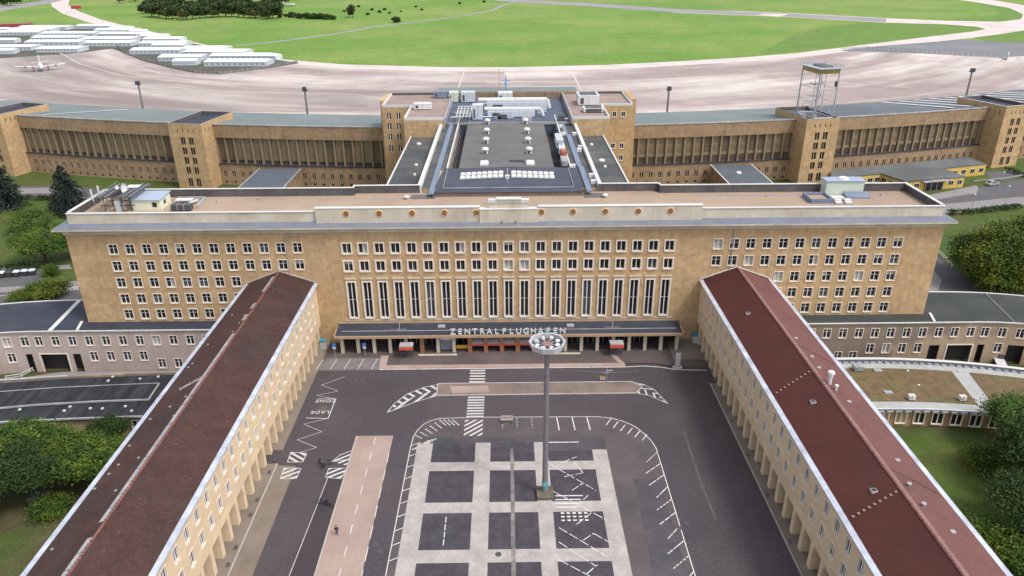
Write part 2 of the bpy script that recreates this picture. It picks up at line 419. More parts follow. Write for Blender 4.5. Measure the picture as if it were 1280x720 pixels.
def win_meshes(w_, h_, sur, sill=True, muls=1, trans=(.38,), mw=.09, depth=.32, mats=(SURROUND, FRAME_W), sproud=.09):
    """window of opening w x h, centre at origin, facing -y: frame mesh (surround + bars + sill) and pane mesh"""
    m = MB()
    hw, hh = w_ / 2, h_ / 2
    if sur:
        m.cur = 0
        m.box(-hw - sur, -hw, -sproud, .02, -hh - sur, hh + sur); m.box(hw, hw + sur, -sproud, .02, -hh - sur, hh + sur)
        m.box(-hw, hw, -sproud, .02, hh, hh + sur); m.box(-hw, hw, -sproud - (.08 if sill else 0), .02, -hh - sur, -hh)
    m.cur = 1
    y0, y1 = depth - .16, depth - .05
    e = .06
    m.box(-hw, -hw + e, y0, y1, -hh, hh); m.box(hw - e, hw, y0, y1, -hh, hh)
    m.box(-hw + e, hw - e, y0, y1, hh - e, hh); m.box(-hw + e, hw - e, y0, y1, -hh, -hh + e)
    for k in range(muls):
        x = -hw + w_ * (k + 1) / (muls + 1)
        m.box(x - mw, x + mw, y0 - .02, y1 - .01, -hh + e, hh - e)
    for t in trans:
        z = hh - t * h_
        m.box(-hw + e, hw - e, y0 + .03, y1 - .03, z - .03, z + .03)
    p = MB(); p.box(-hw, hw, depth - .03, depth + .02, -hh, hh)
    return m.mesh('window', list(mats)), p.mesh('pane', GLASS), (lambda mt: p.mesh('pane', mt))

def pane_states(w_, h_, depth=.32):
    """panes with blinds let down to different heights, one with an open sash"""
    out = []
    hw, hh = w_ / 2, h_ / 2
    for t, side in ((.35, 0), (.6, 0), (1, 1), (.5, -1)):
        m = MB(); m.cur = 0; m.box(-hw, hw, depth - .03, depth + .02, -hh, hh)
        m.cur = 1
        x0, x1 = (-hw, hw) if side == 0 else ((0, hw) if side > 0 else (-hw, 0))
        m.box(x0, x1, depth - .045, depth - .031, hh - h_ * t, hh)
        out.append(m.mesh('pane', [GLASS, BLIND]))
    return out

def put_windows(parent, spots, fr, panes, rz, name='window'):
    """spots: world positions; panes: list of (weight, mesh)"""
    for s in spots:
        o = obj(name, fr, parent, s, rz)
        q = random.random(); acc = 0
        for wt, pm in panes:
            acc += wt
            if q < acc: break
        obj('pane', pm, o, s, 0).rotation_euler.z = 0
    return

# ------------------------------------------------------------------ ground and airfield
LOW = -4.0
def dropy(x):                                      # retaining line behind the curved low offices
    return 141 - .0104 * max(0, abs(x) - 92) ** 2
def arc(r, th): return (r * sin(th), 848 - r * cos(th))

g = MB()
xs = [46, 92, 100, 108, 116, 124, 132, 150, 190]
back = [(x, dropy(x)) for x in xs]
for sgn in (-1, 1):
    P = [(sgn * x, y) for x, y in back]
    for a, b in zip(P[:-1], P[1:]):
        g.cur = 0
        g.face(*[(q[0], q[1], 0) for q in ccw([a, b, (b[0], 300), (a[0], 300)])])
        g.cur = 1
        g.face(*[(q[0], q[1], LOW) for q in ccw([a, b, (b[0], -300), (a[0], -300)])])
        g.cur = 1
        g.face((a[0], a[1], LOW), (b[0], b[1], LOW), (b[0], b[1], 0), (a[0], a[1], 0))
    g.cur = 0
    e = sgn * 190
    g.face(*[(q[0], q[1], 0) for q in ccw([(e, dropy(190)), (sgn * 4000, dropy(190)), (sgn * 4000, 300), (e, 300)])])
    g.cur = 1
    g.face(*[(q[0], q[1], LOW) for q in ccw([(e, dropy(190)), (sgn * 4000, dropy(190)), (sgn * 4000, -300), (e, -300)])])
    g.face((e, dropy(190), LOW), (sgn * 4000, dropy(190), LOW), (sgn * 4000, dropy(190), 0), (e, dropy(190), 0))
    g.face((sgn * 46, -300, LOW), (sgn * 46, 141, LOW), (sgn * 46, 141, 0), (sgn * 46, -300, 0))
g.cur = 0
g.face((-46, -300, 0), (46, -300, 0), (46, 300, 0), (-46, 300, 0))
g.cur = 2
g.face((-4000, 300, 0), (4000, 300, 0), (4000, 7000, 0), (-4000, 7000, 0))
o = g.build('ground', [GRASS_N, EARTH, GRASS_F]); o['kind'] = 'structure'

inner = [arc(585, t) for t in [k * .06 for k in range(-14, 15)]]
top = [(556.92, 701.68), (457.06, 681.97), (312.09, 643.26), (231.81, 605.75), (187.55, 584.29), (134.60, 564.87), (73.64, 547.26), (5.29, 538.92), (-39.65, 541.25), (-116.51, 561.41), (-175.18, 595.26), (-284.36, 723.48), (-378.57, 810.78), (-443.55, 877.04), (-551.86, 866.50), (-605.87, 843.76)]
struct('apron', MB().sheet(inner + top, .02), APRON)
# darker, stained concrete to the left, where aircraft used to park
struct('stained_apron', MB().sheet([(-272.84, 372.01), (-435.23, 614.40), (-396.26, 612.23), (-354.35, 639.71), (-315.80, 607.75), (-254.95, 522.25), (-219.94, 490.17), (-166.22, 466.33), (-99.98, 451.96), (-33.04, 443.50), (41.60, 442.89), (-32.16, 430.35), (-66.46, 416.99), (-77.99, 384.16), (-177.27, 388.10)], .03), APRON_D)
struct('taxiway', MB().sheet([(-814.19, 1439.83), (-689.72, 1220.88), (-593.97, 1071.85), (-488.20, 930.42), (-401.53, 824.86), (-325.69, 743.13), (-246.28, 652.01), (-172.53, 575.01), (-111.81, 537.23), (-38.24, 520.44), (5.07, 518.27), (70.92, 525.99), (129.50, 542.31), (180.23, 560.25), (222.46, 580.04), (271.77, 610.96), (308.35, 635.16), (365.62, 669.16), (443.55, 712.72), (526.89, 778.63), (632.75, 927.05), (723.47, 1081.38), (769.01, 1304.08), (635.40, 1343.16), (394.22, 1052.49), (-29.77, 983.76), (-335.79, 1009.95), (-756.55, 1433.28)], .04), TAXI)
struct('airfield', MB().sheet([(-788.37, 1461.31), (-684.28, 1256.54), (-594.75, 1114.83), (-496.17, 975.24), (-416.10, 874.98), (-346.33, 792.51), (-285.58, 716.99), (-214.39, 631.61), (-170.80, 590.44), (-116.11, 559.32), (-39.65, 541.25), (5.29, 538.92), (73.64, 547.26), (134.60, 564.87), (187.55, 584.29), (231.81, 605.75), (284.94, 642.12), (323.87, 668.77), (388.45, 712.98), (453.67, 755.93), (479.95, 777.94), (486.43, 802.82), (467.15, 831.28), (424.41, 848.78), (416.55, 854.24), (337.00, 937.11), (224.95, 1009.83), (125.17, 1127.34), (39.49, 1219.54), (0.30, 1258.34), (-40.91, 1375.09), (-513.00, 1562.22)], .06), GRASS_F)
struct('far_airfield', MB().sheet([(14.36, 1392.49), (42.73, 1320.29), (135.71, 1224.56), (241.16, 1084.79), (357.71, 996.66), (444.33, 913.38), (490.98, 875.36), (542.64, 857.08), (584.27, 886.60), (628.30, 951.29), (676.35, 1055.20), (701.77, 1187.20), (714.13, 1288.01), (692.23, 1466.20)], .06), GRASS_F)
struct('airfield_margin', MB().sheet([(416.99, 855.18), (467.63, 832.17), (486.91, 803.66), (479.95, 777.94), (454.10, 756.67), (389.14, 714.31), (285.40, 643.21), (196.42, 593.18), (215.37, 632.61), (268.77, 728.02), (334.35, 818.62), (382.37, 852.06)], .07), GRASS_F2)
struct('airfield_margin', MB().sheet([(490.45, 874.37), (543.79, 858.98), (584.27, 886.60), (628.30, 951.29), (676.35, 1055.20), (701.77, 1187.20), (657.47, 1072.24), (631.29, 1002.46), (591.76, 942.38), (546.07, 900.53)], .07), GRASS_F2)
struct('airfield', MB().sheet([(-705.13, 1081.69), (-715.87, 1172.72), (-743.11, 1311.02), (-649.94, 1150.52), (-553.62, 1009.82), (-455.49, 892.35), (-471.12, 879.11), (-532.35, 893.32), (-608.99, 929.40)], .06), GRASS_F)
struct('airfield_margin', MB().sheet([(-608.99, 929.40), (-532.35, 893.32), (-473.67, 884.06), (-448.37, 886.96), (-411.97, 847.23), (-497.31, 862.48), (-582.52, 887.48)], .075), GRASS_F2)
struct('perimeter_road', MB().sheet([(-793.93, 1222.37), (-781.29, 1305.00), (-798.98, 1438.10), (-774.70, 1435.34), (-737.26, 1300.42), (-715.87, 1172.72), (-705.13, 1081.69)], .065), RUNWAY)
struct('airfield', MB().sheet([(423.64, 702.47), (505.48, 757.69), (568.48, 792.38), (474.71, 656.25), (441.93, 658.32), (419.91, 671.83)], .06), GRASS_F2)
struct('runway', MB().sheet([(-40.25, 1351.92), (41.90, 1294.66), (134.10, 1209.69), (239.56, 1077.40), (355.53, 990.38), (441.34, 907.01), (418.77, 858.97), (338.17, 940.49), (226.08, 1015.03), (126.04, 1135.41), (39.73, 1227.04), (-6.07, 1273.05)], .08), RUNWAY)
struct('runway_patch', MB().sheet([(308.99, 966.85), (326.34, 990.40), (354.02, 980.32), (330.56, 943.47)], .1), TAXI)
pth = MB()
for a in ([(-233.53, 682.58), (-208.09, 708.81), (-171.71, 768.95), (-151.79, 815.37), (-143.41, 845.35), (-97.51, 907.91), (-55.61, 983.52), (-16.09, 1073.30), (1.45, 1195.96), (19.19, 1254.34)],):
    pth.line(a, 7.5, .075)
struct('airfield_path', pth, RUNWAY)
struct('tarmac_apron', MB().sheet([(267.93, 614.65), (283.67, 631.41), (344.10, 660.00), (405.36, 687.16), (416.66, 677.89), (442.84, 659.78), (456.64, 639.42), (417.16, 581.29), (390.62, 578.10), (369.47, 570.09), (322.89, 596.33)], .05), TARMAC)
struct('camp_ground', MB().sheet([(-594.80, 878.94), (-551.86, 866.50), (-411.97, 847.23), (-316.48, 739.07), (-255.59, 678.02), (-175.74, 590.71), (-149.89, 567.38), (-168.28, 540.12), (-180.42, 525.76), (-190.49, 515.52), (-209.54, 523.58), (-235.42, 547.45), (-272.47, 587.00), (-310.71, 637.19), (-333.99, 665.55), (-351.56, 634.39), (-393.27, 607.34), (-412.77, 599.15)], .05), CAMP)
tr = MB()
for pts, wd in (([(-150.10, 742.01), (-51.84, 721.73), (49.99, 698.70), (157.74, 667.23)], 2.2), ([(-158.19, 655.01), (-74.29, 655.53), (6.31, 634.37), (110.84, 633.49), (181.04, 651.29)], 1.6), ([(24.84, 815.32), (110.54, 835.43), (216.45, 784.74), (265.11, 728.27)], 1.4), ([(-393.64, 863.97), (-302.81, 805.44), (-232.99, 761.96)], 2), ([(-348.74, 860.63), (-251.92, 826.86), (-177.14, 830.07)], 1.8)):
    tr.line(pts, wd, .072)
struct('worn_track', tr, M('worn_grass_track', (.14, .17, .05), var=.3, scale=.1))
# curved pale taxi lines on the apron
al = MB()
for pts in ([(-364.46, 640.30), (-312.85, 571.83), (-257.10, 515.29), (-203.13, 486.22), (-148.24, 471.41), (-79.76, 474.26)], [(-322.35, 627.64), (-291.02, 588.01), (-232.89, 521.15), (-192.42, 498.59), (-156.63, 500.18), (-123.70, 515.74)], [(-83.76, 500.00), (-35.61, 481.46), (34.28, 471.98), (116.27, 483.77), (193.37, 500.03)], [(-30.21, 401.56), (-27.74, 448.72), (-27.30, 518.08)], [(44.64, 445.48), (45.21, 507.37)], [(188.56, 486.78), (208.33, 460.84), (238.01, 442.28)], [(-191.40, 456.05), (-139.91, 442.87), (-87.44, 435.33), (-69.78, 424.44)], [(-293.51, 444.31), (-259.58, 459.11), (-213.20, 451.50)], [(75.67, 423.16), (125.47, 441.85), (185.59, 428.55)], [(182.42, 399.53), (225.19, 416.70), (271.54, 435.31)], [(-127.91, 489.01), (-103.47, 494.32), (-34.38, 463.22), (42.83, 456.78), (102.40, 465.78)]):
    al.line(pts, .9, .055)
struct('taxi_line', al, TAXI)

# ------------------------------------------------------------------ forecourt
struct('forecourt', MB().sheet([(-45, 20), (46, 20), (46, 139), (-45, 139)], .006), ASPHALT)
struct('front_pavement', MB().sheet([(-39, 128.4), (-34.2, 128.4), (-25.2, 128.4), (23.2, 128.4), (30, 128), (33, 126.6), (40, 126.2), (40, 138.4), (-39, 138.4)], .13), DARK_PAVE)
struct('front_pavement_edge', MB().box(-25.2, 23.3, 127.1, 128.4, -.1, .134), TAN_PAVE)
struct('front_pavement_edge', MB().prism([(22.1, 128.4), (23.2, 128.4), (21.7, 132.3), (20.7, 132.3)], .0, .138), TAN_PAVE)
struct('front_pavement_edge', MB().prism([(-25.2, 127.1), (-24, 128.4), (-24, 132.3), (-25.6, 132.3)], .0, .139), TAN_PAVE)
struct('parking_bays', MB().sheet([(-37.6, 126.9), (-25.2, 126.9), (-25.4, 131.4), (-36.4, 131.4)], .137), SLAB_D)
pk = MB()
for k in range(5):
    x = -37.2 + k * 2.7
    pk.line([(x - .3, 127), (x + .25, 131)], .16, .141)
struct('parking_line', pk, PAINT_N)
struct('front_kerb', MB().line([(-39, 127.0), (23.2, 127.0), (27, 127.3), (30, 126.8), (33, 125.8), (39, 125.4)], .22, .012), PAINT)
struct('corner_pavement', MB().sheet([(33.4, 129.5), (39.6, 129.5), (39.6, 138), (33.4, 138)], .142), SIDE_PAVE)
# pavements along the wings
struct('pavement', MB().box(-44.8, -37.15, 20, 97.6, 0, .14), SIDE_PAVE)
struct('pavement', MB().box(-44.8, -37.15, 101.2, 138, 0, .14), SIDE_PAVE)
struct('pavement', MB().sheet([(-37.15, 20), (-33.9, 20), (-33.9, 97.0), (-35.7, 97.2), (-37.15, 97.3)], .012), SIDE_PAVE)
struct('kerb', MB().box(-37.15, -36.98, 20, 97.6, 0, .16), KERB)
struct('pavement', MB().box(38.42, 45.5, 20, 120.5, 0, .14), SIDE_PAVE)
struct('pavement', MB().box(39.6, 45.5, 120.5, 138, 0, .139), SIDE_PAVE)
struct('kerb', MB().box(38.25, 38.42, 20, 120.5, 0, .16), KERB)
gr = MB()
for k in range(-8, 7):
    y = 79.2 + 3.24 * k
    if k % 3 != 1: gr.box(-37.95, -37.45, y - .45, y + .45, .1, .146)
for k in range(-3, 12, 3):
    y = 79 + 3.24 * k
    gr.box(38.75, 39.15, y - .45, y + .45, .1, .146)
struct('light_well_grate', gr, STEEL_D)
# walkway between the lanes
struct('dark_lane', MB().sheet([(-25.7, 97), (-25.5, 60), (-25.5, 20), (-29.9, 20), (-29.6, 60), (-28.2, 94), (-25.9, 97)], .011), ASPHALT_L)
struct('walkway', MB().box(-25.55, -19.45, 20, 104.9, 0, .1), TAN_PAVE)
struct('kerb', MB().box(-25.75, -25.55, 20, 104.9, 0, .115), KERB)
wl = MB()
wl.dash((-22.4, 104.5), (-22.4, 40), .16, .105, 2.0, 2.2)
struct('walkway_line', wl, PAINT_N)
wl = MB()
wl.dash((-19.5, 100), (-19.3, 40), .15, .105, 2.6, 1.6)
struct('walkway_edge_line', wl, PAINT_N)
struct('lane_line', MB().line([(-28.2, 94), (-29.6, 60), (-29.9, 20)], .1, .014), PAINT_N)
# traffic island by the terminal
struct('traffic_island', MB().prism([(-13.0, 117.4), (-13.1, 121.3), (23.6, 121.3), (25.2, 119.5), (23.8, 117.5)], 0, .12), M('worn_tan_island', (.20, .155, .135), var=.15, scale=.25, c2=(.14, .11, .105), c2amt=.8, c2scale=.15, brick=(2.6, 4.0, .03, .8), horiz=True))
struct('island_kerb', MB().wall([(-13.1, 117.3), (-13.2, 121.4), (23.6, 121.4), (25.3, 119.5), (23.8, 117.4), (-13.1, 117.3)], 0, .14, .22), KERB)
struct('island_paving', MB().sheet([(-10.77, 120.35), (-3.68, 120.49), (-3.34, 118.11), (-10.32, 117.98)], .124), TAN_PAVE)
# car park with the granite grid
per = [(-16.3, 20), (-16.29, 73.8), (-16.17, 101.5), (-16.0, 104.84), (-15.4, 106.8), (-14.58, 108.32), (-13.4, 109.4), (-11.92, 109.97), (-6, 110.2), (15.53, 110.0), (18.2, 109.5), (20.24, 108.38), (21.9, 106.9), (23.11, 104.8), (23.9, 103), (24.4, 100.75), (24.4, 20)]
struct('car_park', MB().sheet(per, .010), PLAZA_B)
struct('car_park_perimeter_line', MB().line(per[:10], .15, .016), PAINT_N)
struct('car_park_perimeter_line', MB().line(per[9:], .14, .0162), PAINT)
struct('cobble_field', MB().sheet([(-15.1, 20), (16.3, 20), (16.2, 104.5), (-15.1, 104.5)], .014), PLAZA_A)
struct('patched_strip', MB().sheet([(18.6, 60), (23.6, 60), (23.4, 93), (19.4, 93)], .0155), PLAZA_A)
X4 = [(-15.1, -12.5), (-5.4, -2.9), (4.3, 6.5), (13.8, 16.2)]
Y4 = [(95.4, 97.6), (85.7, 88.0), (75.95, 78.35), (66.2, 68.6), (56.5, 58.9), (46.8, 49.2)]
sb = MB()
for i, (a, b) in enumerate(X4):
    ys = 102.7 if i < 3 else 100.5
    for j in range(len(Y4) - 1):
        hi = ys if j == 0 else Y4[j - 1][0]
        sb.sheet([(a, Y4[j][1]), (b, Y4[j][1]), (b, hi), (a, hi)], .022)
for a, b in Y4: sb.sheet([(-15.1, a), (16.2, a), (16.2, b), (-15.1, b)], .022)
struct('granite_paving', sb, SLAB)
cob = MB()
for i in range(3):
    for j in range(5):
        hi = Y4[j - 1][0] if j else (102.6 if i < 2 else 100.3)
        cob.sheet([(X4[i][1], Y4[j][1]), (X4[i + 1][0], Y4[j][1]), (X4[i + 1][0], hi), (X4[i][1], hi)], .0205)
struct('cobble_panel', cob, COBBLE)
struct('granite_channel', MB().sheet([(.2, 40), (.85, 40), (.9, 101), (.35, 101)], .026), M('worn_granite_channel', (.17, .15, .15), var=.3, scale=.8, c2=(.27, .245, .24), c2amt=.8, c2scale=.5, brick=(.8, .8, .03, .7), horiz=True))
# bay markings
tk = MB()
for k in range(14):
    y = 103 - 2.85 * k
    tk.line([(-16.2, y - .9), (-14.6, y)], .13, .018) if k < 10 else None
for k in range(16):
    y = 99.5 - 2.85 * k
    a = (24.3, y); b = (21.6 + (.6 if k % 3 == 0 else 0), y - 2.4)
    tk.dash(a, b, .14, .018, .5 + (k % 4) * .6, .22)
for t_ in range(6):
    x = 18.2 + 1.1 * t_
    tk.line([(x - .1, 109.3 - t_ * .95), (x - 1.2, 107.4 - t_ * .9)], .16, .018)
for x in (8.6, 11.3, 13.9):
    tk.line([(x, 109.9), (x + .2, 106.0)], .17, .018)
for x in (-.9, 1.6, 4.2, 6.8):
    tk.dash((x, 109.7), (x, 106.8), .11, .018, .4, .5)
for k in range(9):                                  # worn hatching in the rounded left corner
    a = per[3 + min(k // 2, 3)]
    tk.dash((-15.7 + k * .75, 105 + min(k, 5) * .9), (-14.4 + k * .75, 104.0 + min(k, 5) * .75), .2, .018, .35, .2)
    tk.dash((-15.9 + k * .3, 101 + k * .3), (-14.4 + k * .3, 101.6 + k * .3), .2, .018, .35, .25)
struct('bay_marking', tk, PAINT)
hb = MB()
for pts in ([(6.57, 96.91), (13.30, 90.32)], [(6.83, 90.21), (14.19, 83.77)], [(8.75, 93.67), (11.76, 94.56), (10.48, 97.42)], [(10.04, 86.77), (11.97, 89.24)], [(7.13, 82.44), (13.30, 76.77)], [(10.32, 79.85), (11.91, 81.20), (13.87, 79.48)], [(6.94, 79.59), (11.58, 75.06)], [(9.71, 83.05), (12.04, 85.36)], [(6.71, 76.30), (10.54, 73.39)], [(10.14, 73.68), (11.82, 75.34)], [(9.63, 90.38), (11.52, 92.08)], [(8.65, 97.20), (11.11, 98.66)]):
    for a, b in zip(pts[:-1], pts[1:]): hb.dash(a, b, .12, .029, 1.5, .35)
for k in range(4): hb.line([(7.0, 89.2 - k * .85), (11.2 - .4 * k, 89.2 - k * .85)], .22, .0293)
for r in range(3):
    for k in range(5): hb.line([(7.6 + k * .85, 85.4 - r * .75), (8.1 + k * .85, 85.4 - r * .75)], .3, .0295)
hb.line([(6.8, 102.6), (11.8, 102.6)], .22, .0297)
struct('herringbone_marking', hb, PAINT)
dm = MB(); dm.dash((-9.1, 84.9), (-9.1, 79.2), .16, .0291, 1.2, .3)
struct('cobble_marking', dm, PAINT_N)
# crossings, hatchings, loading zone
zb = MB()
for k in range(5): zb.line([(-7.3, 126.2 - k * 1.05), (-4.3, 126.2 - k * 1.05)], .5, .016)
for k in range(8): zb.line([(-7.3, 116.6 - k * .88), (-4.25, 116.6 - k * .88)], .45, .016)
struct('zebra_crossing', zb, PAINT_N)
def hatch(poly, ang, step, wd, z, mb):
    """diagonal stripes clipped to a convex polygon"""
    poly = ccw(poly); d = Vector((cos(ang), sin(ang))); n = Vector((-d.y, d.x))
    lo = min(n.dot(Vector(q)) for q in poly); hi = max(n.dot(Vector(q)) for q in poly)
    def clip(pl, nn, c):
        out = []
        for i in range(len(pl)):
            a, b = Vector(pl[i]), Vector(pl[(i + 1) % len(pl)]); da, db = nn.dot(a) - c, nn.dot(b) - c
            if da >= 0: out.append(tuple(a))
            if da * db < 0: out.append(tuple(a + (b - a) * (da / (da - db))))
        return out
    t = lo + step * .3
    while t < hi:
        pl = clip(poly, n, t)
        pl = clip(pl, -n, -(t + wd)) if len(pl) > 2 else pl
        if len(pl) > 2: mb.sheet(pl, z)
        t += step
def outline(poly, wd, z, mb): mb.line(list(poly) + [poly[0]], wd, z)
hm = MB(); hz = MB()
for q, a in (([(-35.7, 100.7), (-33.0, 100.4), (-33.1, 98.1), (-35.6, 98.1)], 2.5), ([(-35.7, 96.6), (-33.0, 96.5), (-33.1, 93.95), (-35.6, 93.95)], .6), ([(-28.55, 96.4), (-25.7, 96.4), (-26.1, 93.8), (-28.6, 94.2)], .6)):
    hatch(q, a, .95, .42, .016, hm); outline(q, .12, .0175, hz)
hatch([(-7.5, 109.4), (-4.35, 109.4), (-4.35, 104.7), (-7.5, 104.7)], .75, .95, .4, .0182, hm)
q = [(-28.5, 98.05), (-27.4, 99.9), (-25.7, 101.0), (-23.5, 101.2), (-22.3, 100.7), (-21.7, 99.7), (-21.9, 97.1)]
def lens(upper, lower, a_up, a_lo, step, wd, z, mb):
    """chevrons: the two halves of a lens hatched at two angles"""
    mid = [((p[0] + r_[0]) / 2, (p[1] + r_[1]) / 2) for p, r_ in zip(upper, lower)]
    hatch(upper + mid[::-1], a_up, step, wd, z, mb); hatch(mid + lower[::-1], a_lo, step, wd, z, mb)
hatch([(-28.3, 98.1), (-27.4, 99.8), (-25.7, 100.95), (-24, 101.1), (-23.8, 98.9), (-25.8, 97.0)], .62, .95, .36, .016, hm)
hatch([(-24, 101.1), (-22.4, 100.6), (-21.8, 99.6), (-21.9, 97.2), (-23.8, 98.9)], -.85, .95, .36, .016, hm)
outline(q[:-1], .12, .0175, hz)
up_l = [(-21.51, 111.95), (-20.57, 114.83), (-18.61, 118.02), (-15.83, 120.20), (-12.95, 121.29)]
lo_l = [(-21.51, 111.95), (-19.24, 113.54), (-16.82, 115.28), (-14.59, 116.53), (-12.88, 117.36)]
outline(up_l + lo_l[::-1][:-1], .14, .0175, hz)
lens(up_l, lo_l, -.75, 1.0, 1.5, .5, .016, hm)
isr = [(23.8, 121.3), (25.6, 120.6), (27.4, 118.6), (29.0, 113.8), (26.2, 116.6), (24.0, 117.4)]
outline(isr, .12, .0175, hz)
lens([(23.8, 121.3), (25.6, 120.6), (27.4, 118.6), (29.0, 113.8)], [(24.0, 117.4), (25.4, 117.0), (26.6, 116.2), (28.9, 113.8)], -.2, 1.6, 1.3, .3, .016, hm)
struct('hatched_marking', hm, PAINT_N)
struct('hatched_outline', hz, PAINT_N)
zz = MB()
zz.line([(-31.63, 110.33), (-35.54, 108.67), (-31.84, 106.36), (-35.52, 104.13), (-31.73, 101.9), (-34.42, 100.53)], .09, .016)
zz.line([(-31.58, 116.59), (-35.35, 117.82), (-31.69, 119.25), (-35.3, 121.41), (-31.41, 124.42)], .09, .016)
zz.line([(-35.59, 110.55), (-31.63, 110.33), (-31.58, 116.59), (-34.87, 116.65)], .16, .0175)
struct('loading_zone_line', zz, PAINT_N)

def text_mesh(body, size, extrude, spacing=1.0):
    cu = bpy.data.curves.new('lettering', 'FONT')
    cu.body = body; cu.size = size; cu.extrude = extrude; cu.align_x = 'CENTER'; cu.space_character = spacing
    cu.offset = size * .014
    t = bpy.data.objects.new('lettering', cu); col.objects.link(t)
    dg = bpy.context.evaluated_depsgraph_get()
    me = bpy.data.meshes.new_from_object(t.evaluated_get(dg))
    bpy.data.objects.remove(t)
    return me
for body, y, x in (('LADE', 112.7, -33.5), ('ZONE', 116.3, -33.25)):
    me = text_mesh(body, 1.25, .002, 1.2); me.materials.clear(); me.materials.append(PAINT_N)
    t = obj('painted_lettering', me, None, (x, y, .02), pi); t['kind'] = 'structure'
mk = MB(); mk.lathe(-33.4, 113.6, [(.9, .012), (.9, .018)], 14)
struct('zone_disc', mk, DARK_PAVE)
mh = MB()
for x, y in [(-18.43, 79.51), (-17.70, 78.29), (-1.46, 77.43), (24.32, 82.08), (20.02, 122.46), (-7.62, 124.20), (-27.77, 122.84), (25.45, 83.04), (29.92, 102.41), (-28.94, 122.57), (-19.02, 125.32)]:
    mh.lathe(x, y, [(.45, .008), (.45, .034)], 12)
struct('manhole_cover', mh, STEEL_D)
rp = MB()
for pts in ([(29.99, 105.13), (29.68, 92.51), (29.85, 83.62)], [(10.32, 126.24), (19.55, 124.84), (25.86, 125.32)]):
    rp.line(pts, .35, .013)
struct('asphalt_repair_strip', rp, M('lighter_asphalt', (.105, .09, .095), var=.3, scale=.4))

# ------------------------------------------------------------------ terminal front block
FX0, FX1, FY, RY = -86.3, 86.6, 138.0, 153.4
tb = thing('terminal_building', (0, FY, 0), 'long sandstone terminal block with tall hall windows, facing the forecourt', 'building')
lrows = [21.5, 17.9, 14.3, 10.72, 7.22]
small, smallR = [], []
for k in range(12):
    for j, z in enumerate(lrows):
        x = -77.63 + 3.302 * k
        if z < 15 and k > 7: continue
        small.append((x, z))
for k in range(12):
    for j, z in enumerate(lrows):
        x = 42.1 + 3.264 * k
        if z < 15 and k < 4: continue
        small.append((x, z))
hall = [(-31.6 + 3.205 * k, z) for k in range(21) for z in (21.28, 17.46)]
tall = [-31.45 + 3.19 * k for k in range(21)]
rects = [(x - .86 - FX0, x + .86 - FX0, z - 1.03, z + 1.03) for x, z in small]
rects += [(x - .85 - FX0, x + .85 - FX0, z - 1.05, z + 1.05) for x, z in hall]
rects += [(x - .78 - FX0, x + .78 - FX0, 5.98, 13.95) for x in tall]
m = MB()
facade(m, (FX0, FY), (1, 0), FX1 - FX0, 4.2, 25.4, rects, .42)
m.face((FX0, FY, 0), (-34.6, FY, 0), (-34.6, FY, 4.2), (FX0, FY, 4.2))
m.face((35.6, FY, 0), (FX1, FY, 0), (FX1, FY, 4.2), (35.6, FY, 4.2))
m.face((FX0, RY, 0), (FX0, FY, 0), (FX0, FY, 25.4), (FX0, RY, 25.4))
m.face((FX1, FY, 0), (FX1, RY, 0), (FX1, RY, 25.4), (FX1, FY, 25.4))
m.face((FX1, RY, 0), (FX0, RY, 0), (FX0, RY, 25.4), (FX1, RY, 25.4))
m.build('wall', STONE, tb)
fr_s, pn_s, mk_s = win_meshes(1.72, 2.06, .13, mw=.06)
pn_sc = mk_s(CURTAIN)
fr_h, pn_h, mk_h = win_meshes(1.70, 2.10, .24, trans=(), mw=.07, sproud=.14)
pn_hc = mk_h(CURTAIN)
fr_t, pn_t, mk_t = win_meshes(1.56, 7.97, .26, trans=(.5,), mw=.09, sproud=.2)
allw = [(x, FY, z, 0) for x, z in small] + [(x, FY, z, 1) for x, z in hall]
put_windows(tb, [(x, FY, z) for x, z in small], fr_s, [(.72, pn_s), (.05, pn_sc), (.09, mk_s(GLASS_B))] + [(.035, q) for q in pane_states(1.72, 2.06)], 0)
# the two rows over the hall
put_windows(tb, [(x, FY, z) for x, z in hall], fr_h, [(.76, pn_h), (.05, pn_hc), (.07, mk_h(GLASS_B))] + [(.03, q) for q in pane_states(1.7, 2.1)], 0, 'hall_window')
put_windows(tb, [(x, FY, 9.965) for x in tall], fr_t, [(.88, pn_t), (.12, mk_t(GLASS_B))], 0, 'tall_window')
lm = MB()
lm.box(-1.2, 1.2, -.22, .0, -.16, .16)
lint = lm.mesh('lintel', CREAM)
for x in tall: obj('lintel', lint, tb, (x, FY, 14.75))
m = MB()
m.box(-33.4, 34.2, FY - .1, FY - .002, 5.2, 5.5)
m.build('string_course', CREAM, tb)
# cornice: moulding, slab, zinc cover
m = MB()
m.box(FX0 - .25, FX1 + .25, FY - .28, RY + .25, 24.75, 25.4)
m.box(FX0 - .6, FX1 + .6, FY - .62, RY + .4, 25.4, 25.75)
m.box(FX0 - 1.7, FX1 + 1.7, FY - 1.3, RY + .6, 25.75, 26.12)
m.build('cornice', CREAM, tb)
m = MB()
a = (FX0 - 1.72, FY - 1.32, 26.125); b = (FX1 + 1.72, FY - 1.32, 26.125); c = (FX1 - .55, FY + .6, 26.75); d = (FX0 + .75, FY + .6, 26.75)
e = (FX0 - 1.72, RY + .6, 26.125); f = (FX0 + .75, RY - .2, 26.75); h = (FX1 + 1.72, RY + .6, 26.125); i = (FX1 - .55, RY - .2, 26.75)
m.face(a, b, c, d); m.face(e, a, d, f); m.face(b, h, i, c); m.face(h, e, f, i)
m.build('cornice_cover', ZINC, tb)
PX0, PX1 = -85.4, 86.0
m = MB()
m.box(PX0, -37, FY + .55, FY + .95, 26.3, 28.72); m.box(38.3, PX1, FY + .55, FY + .95, 26.3, 28.72)
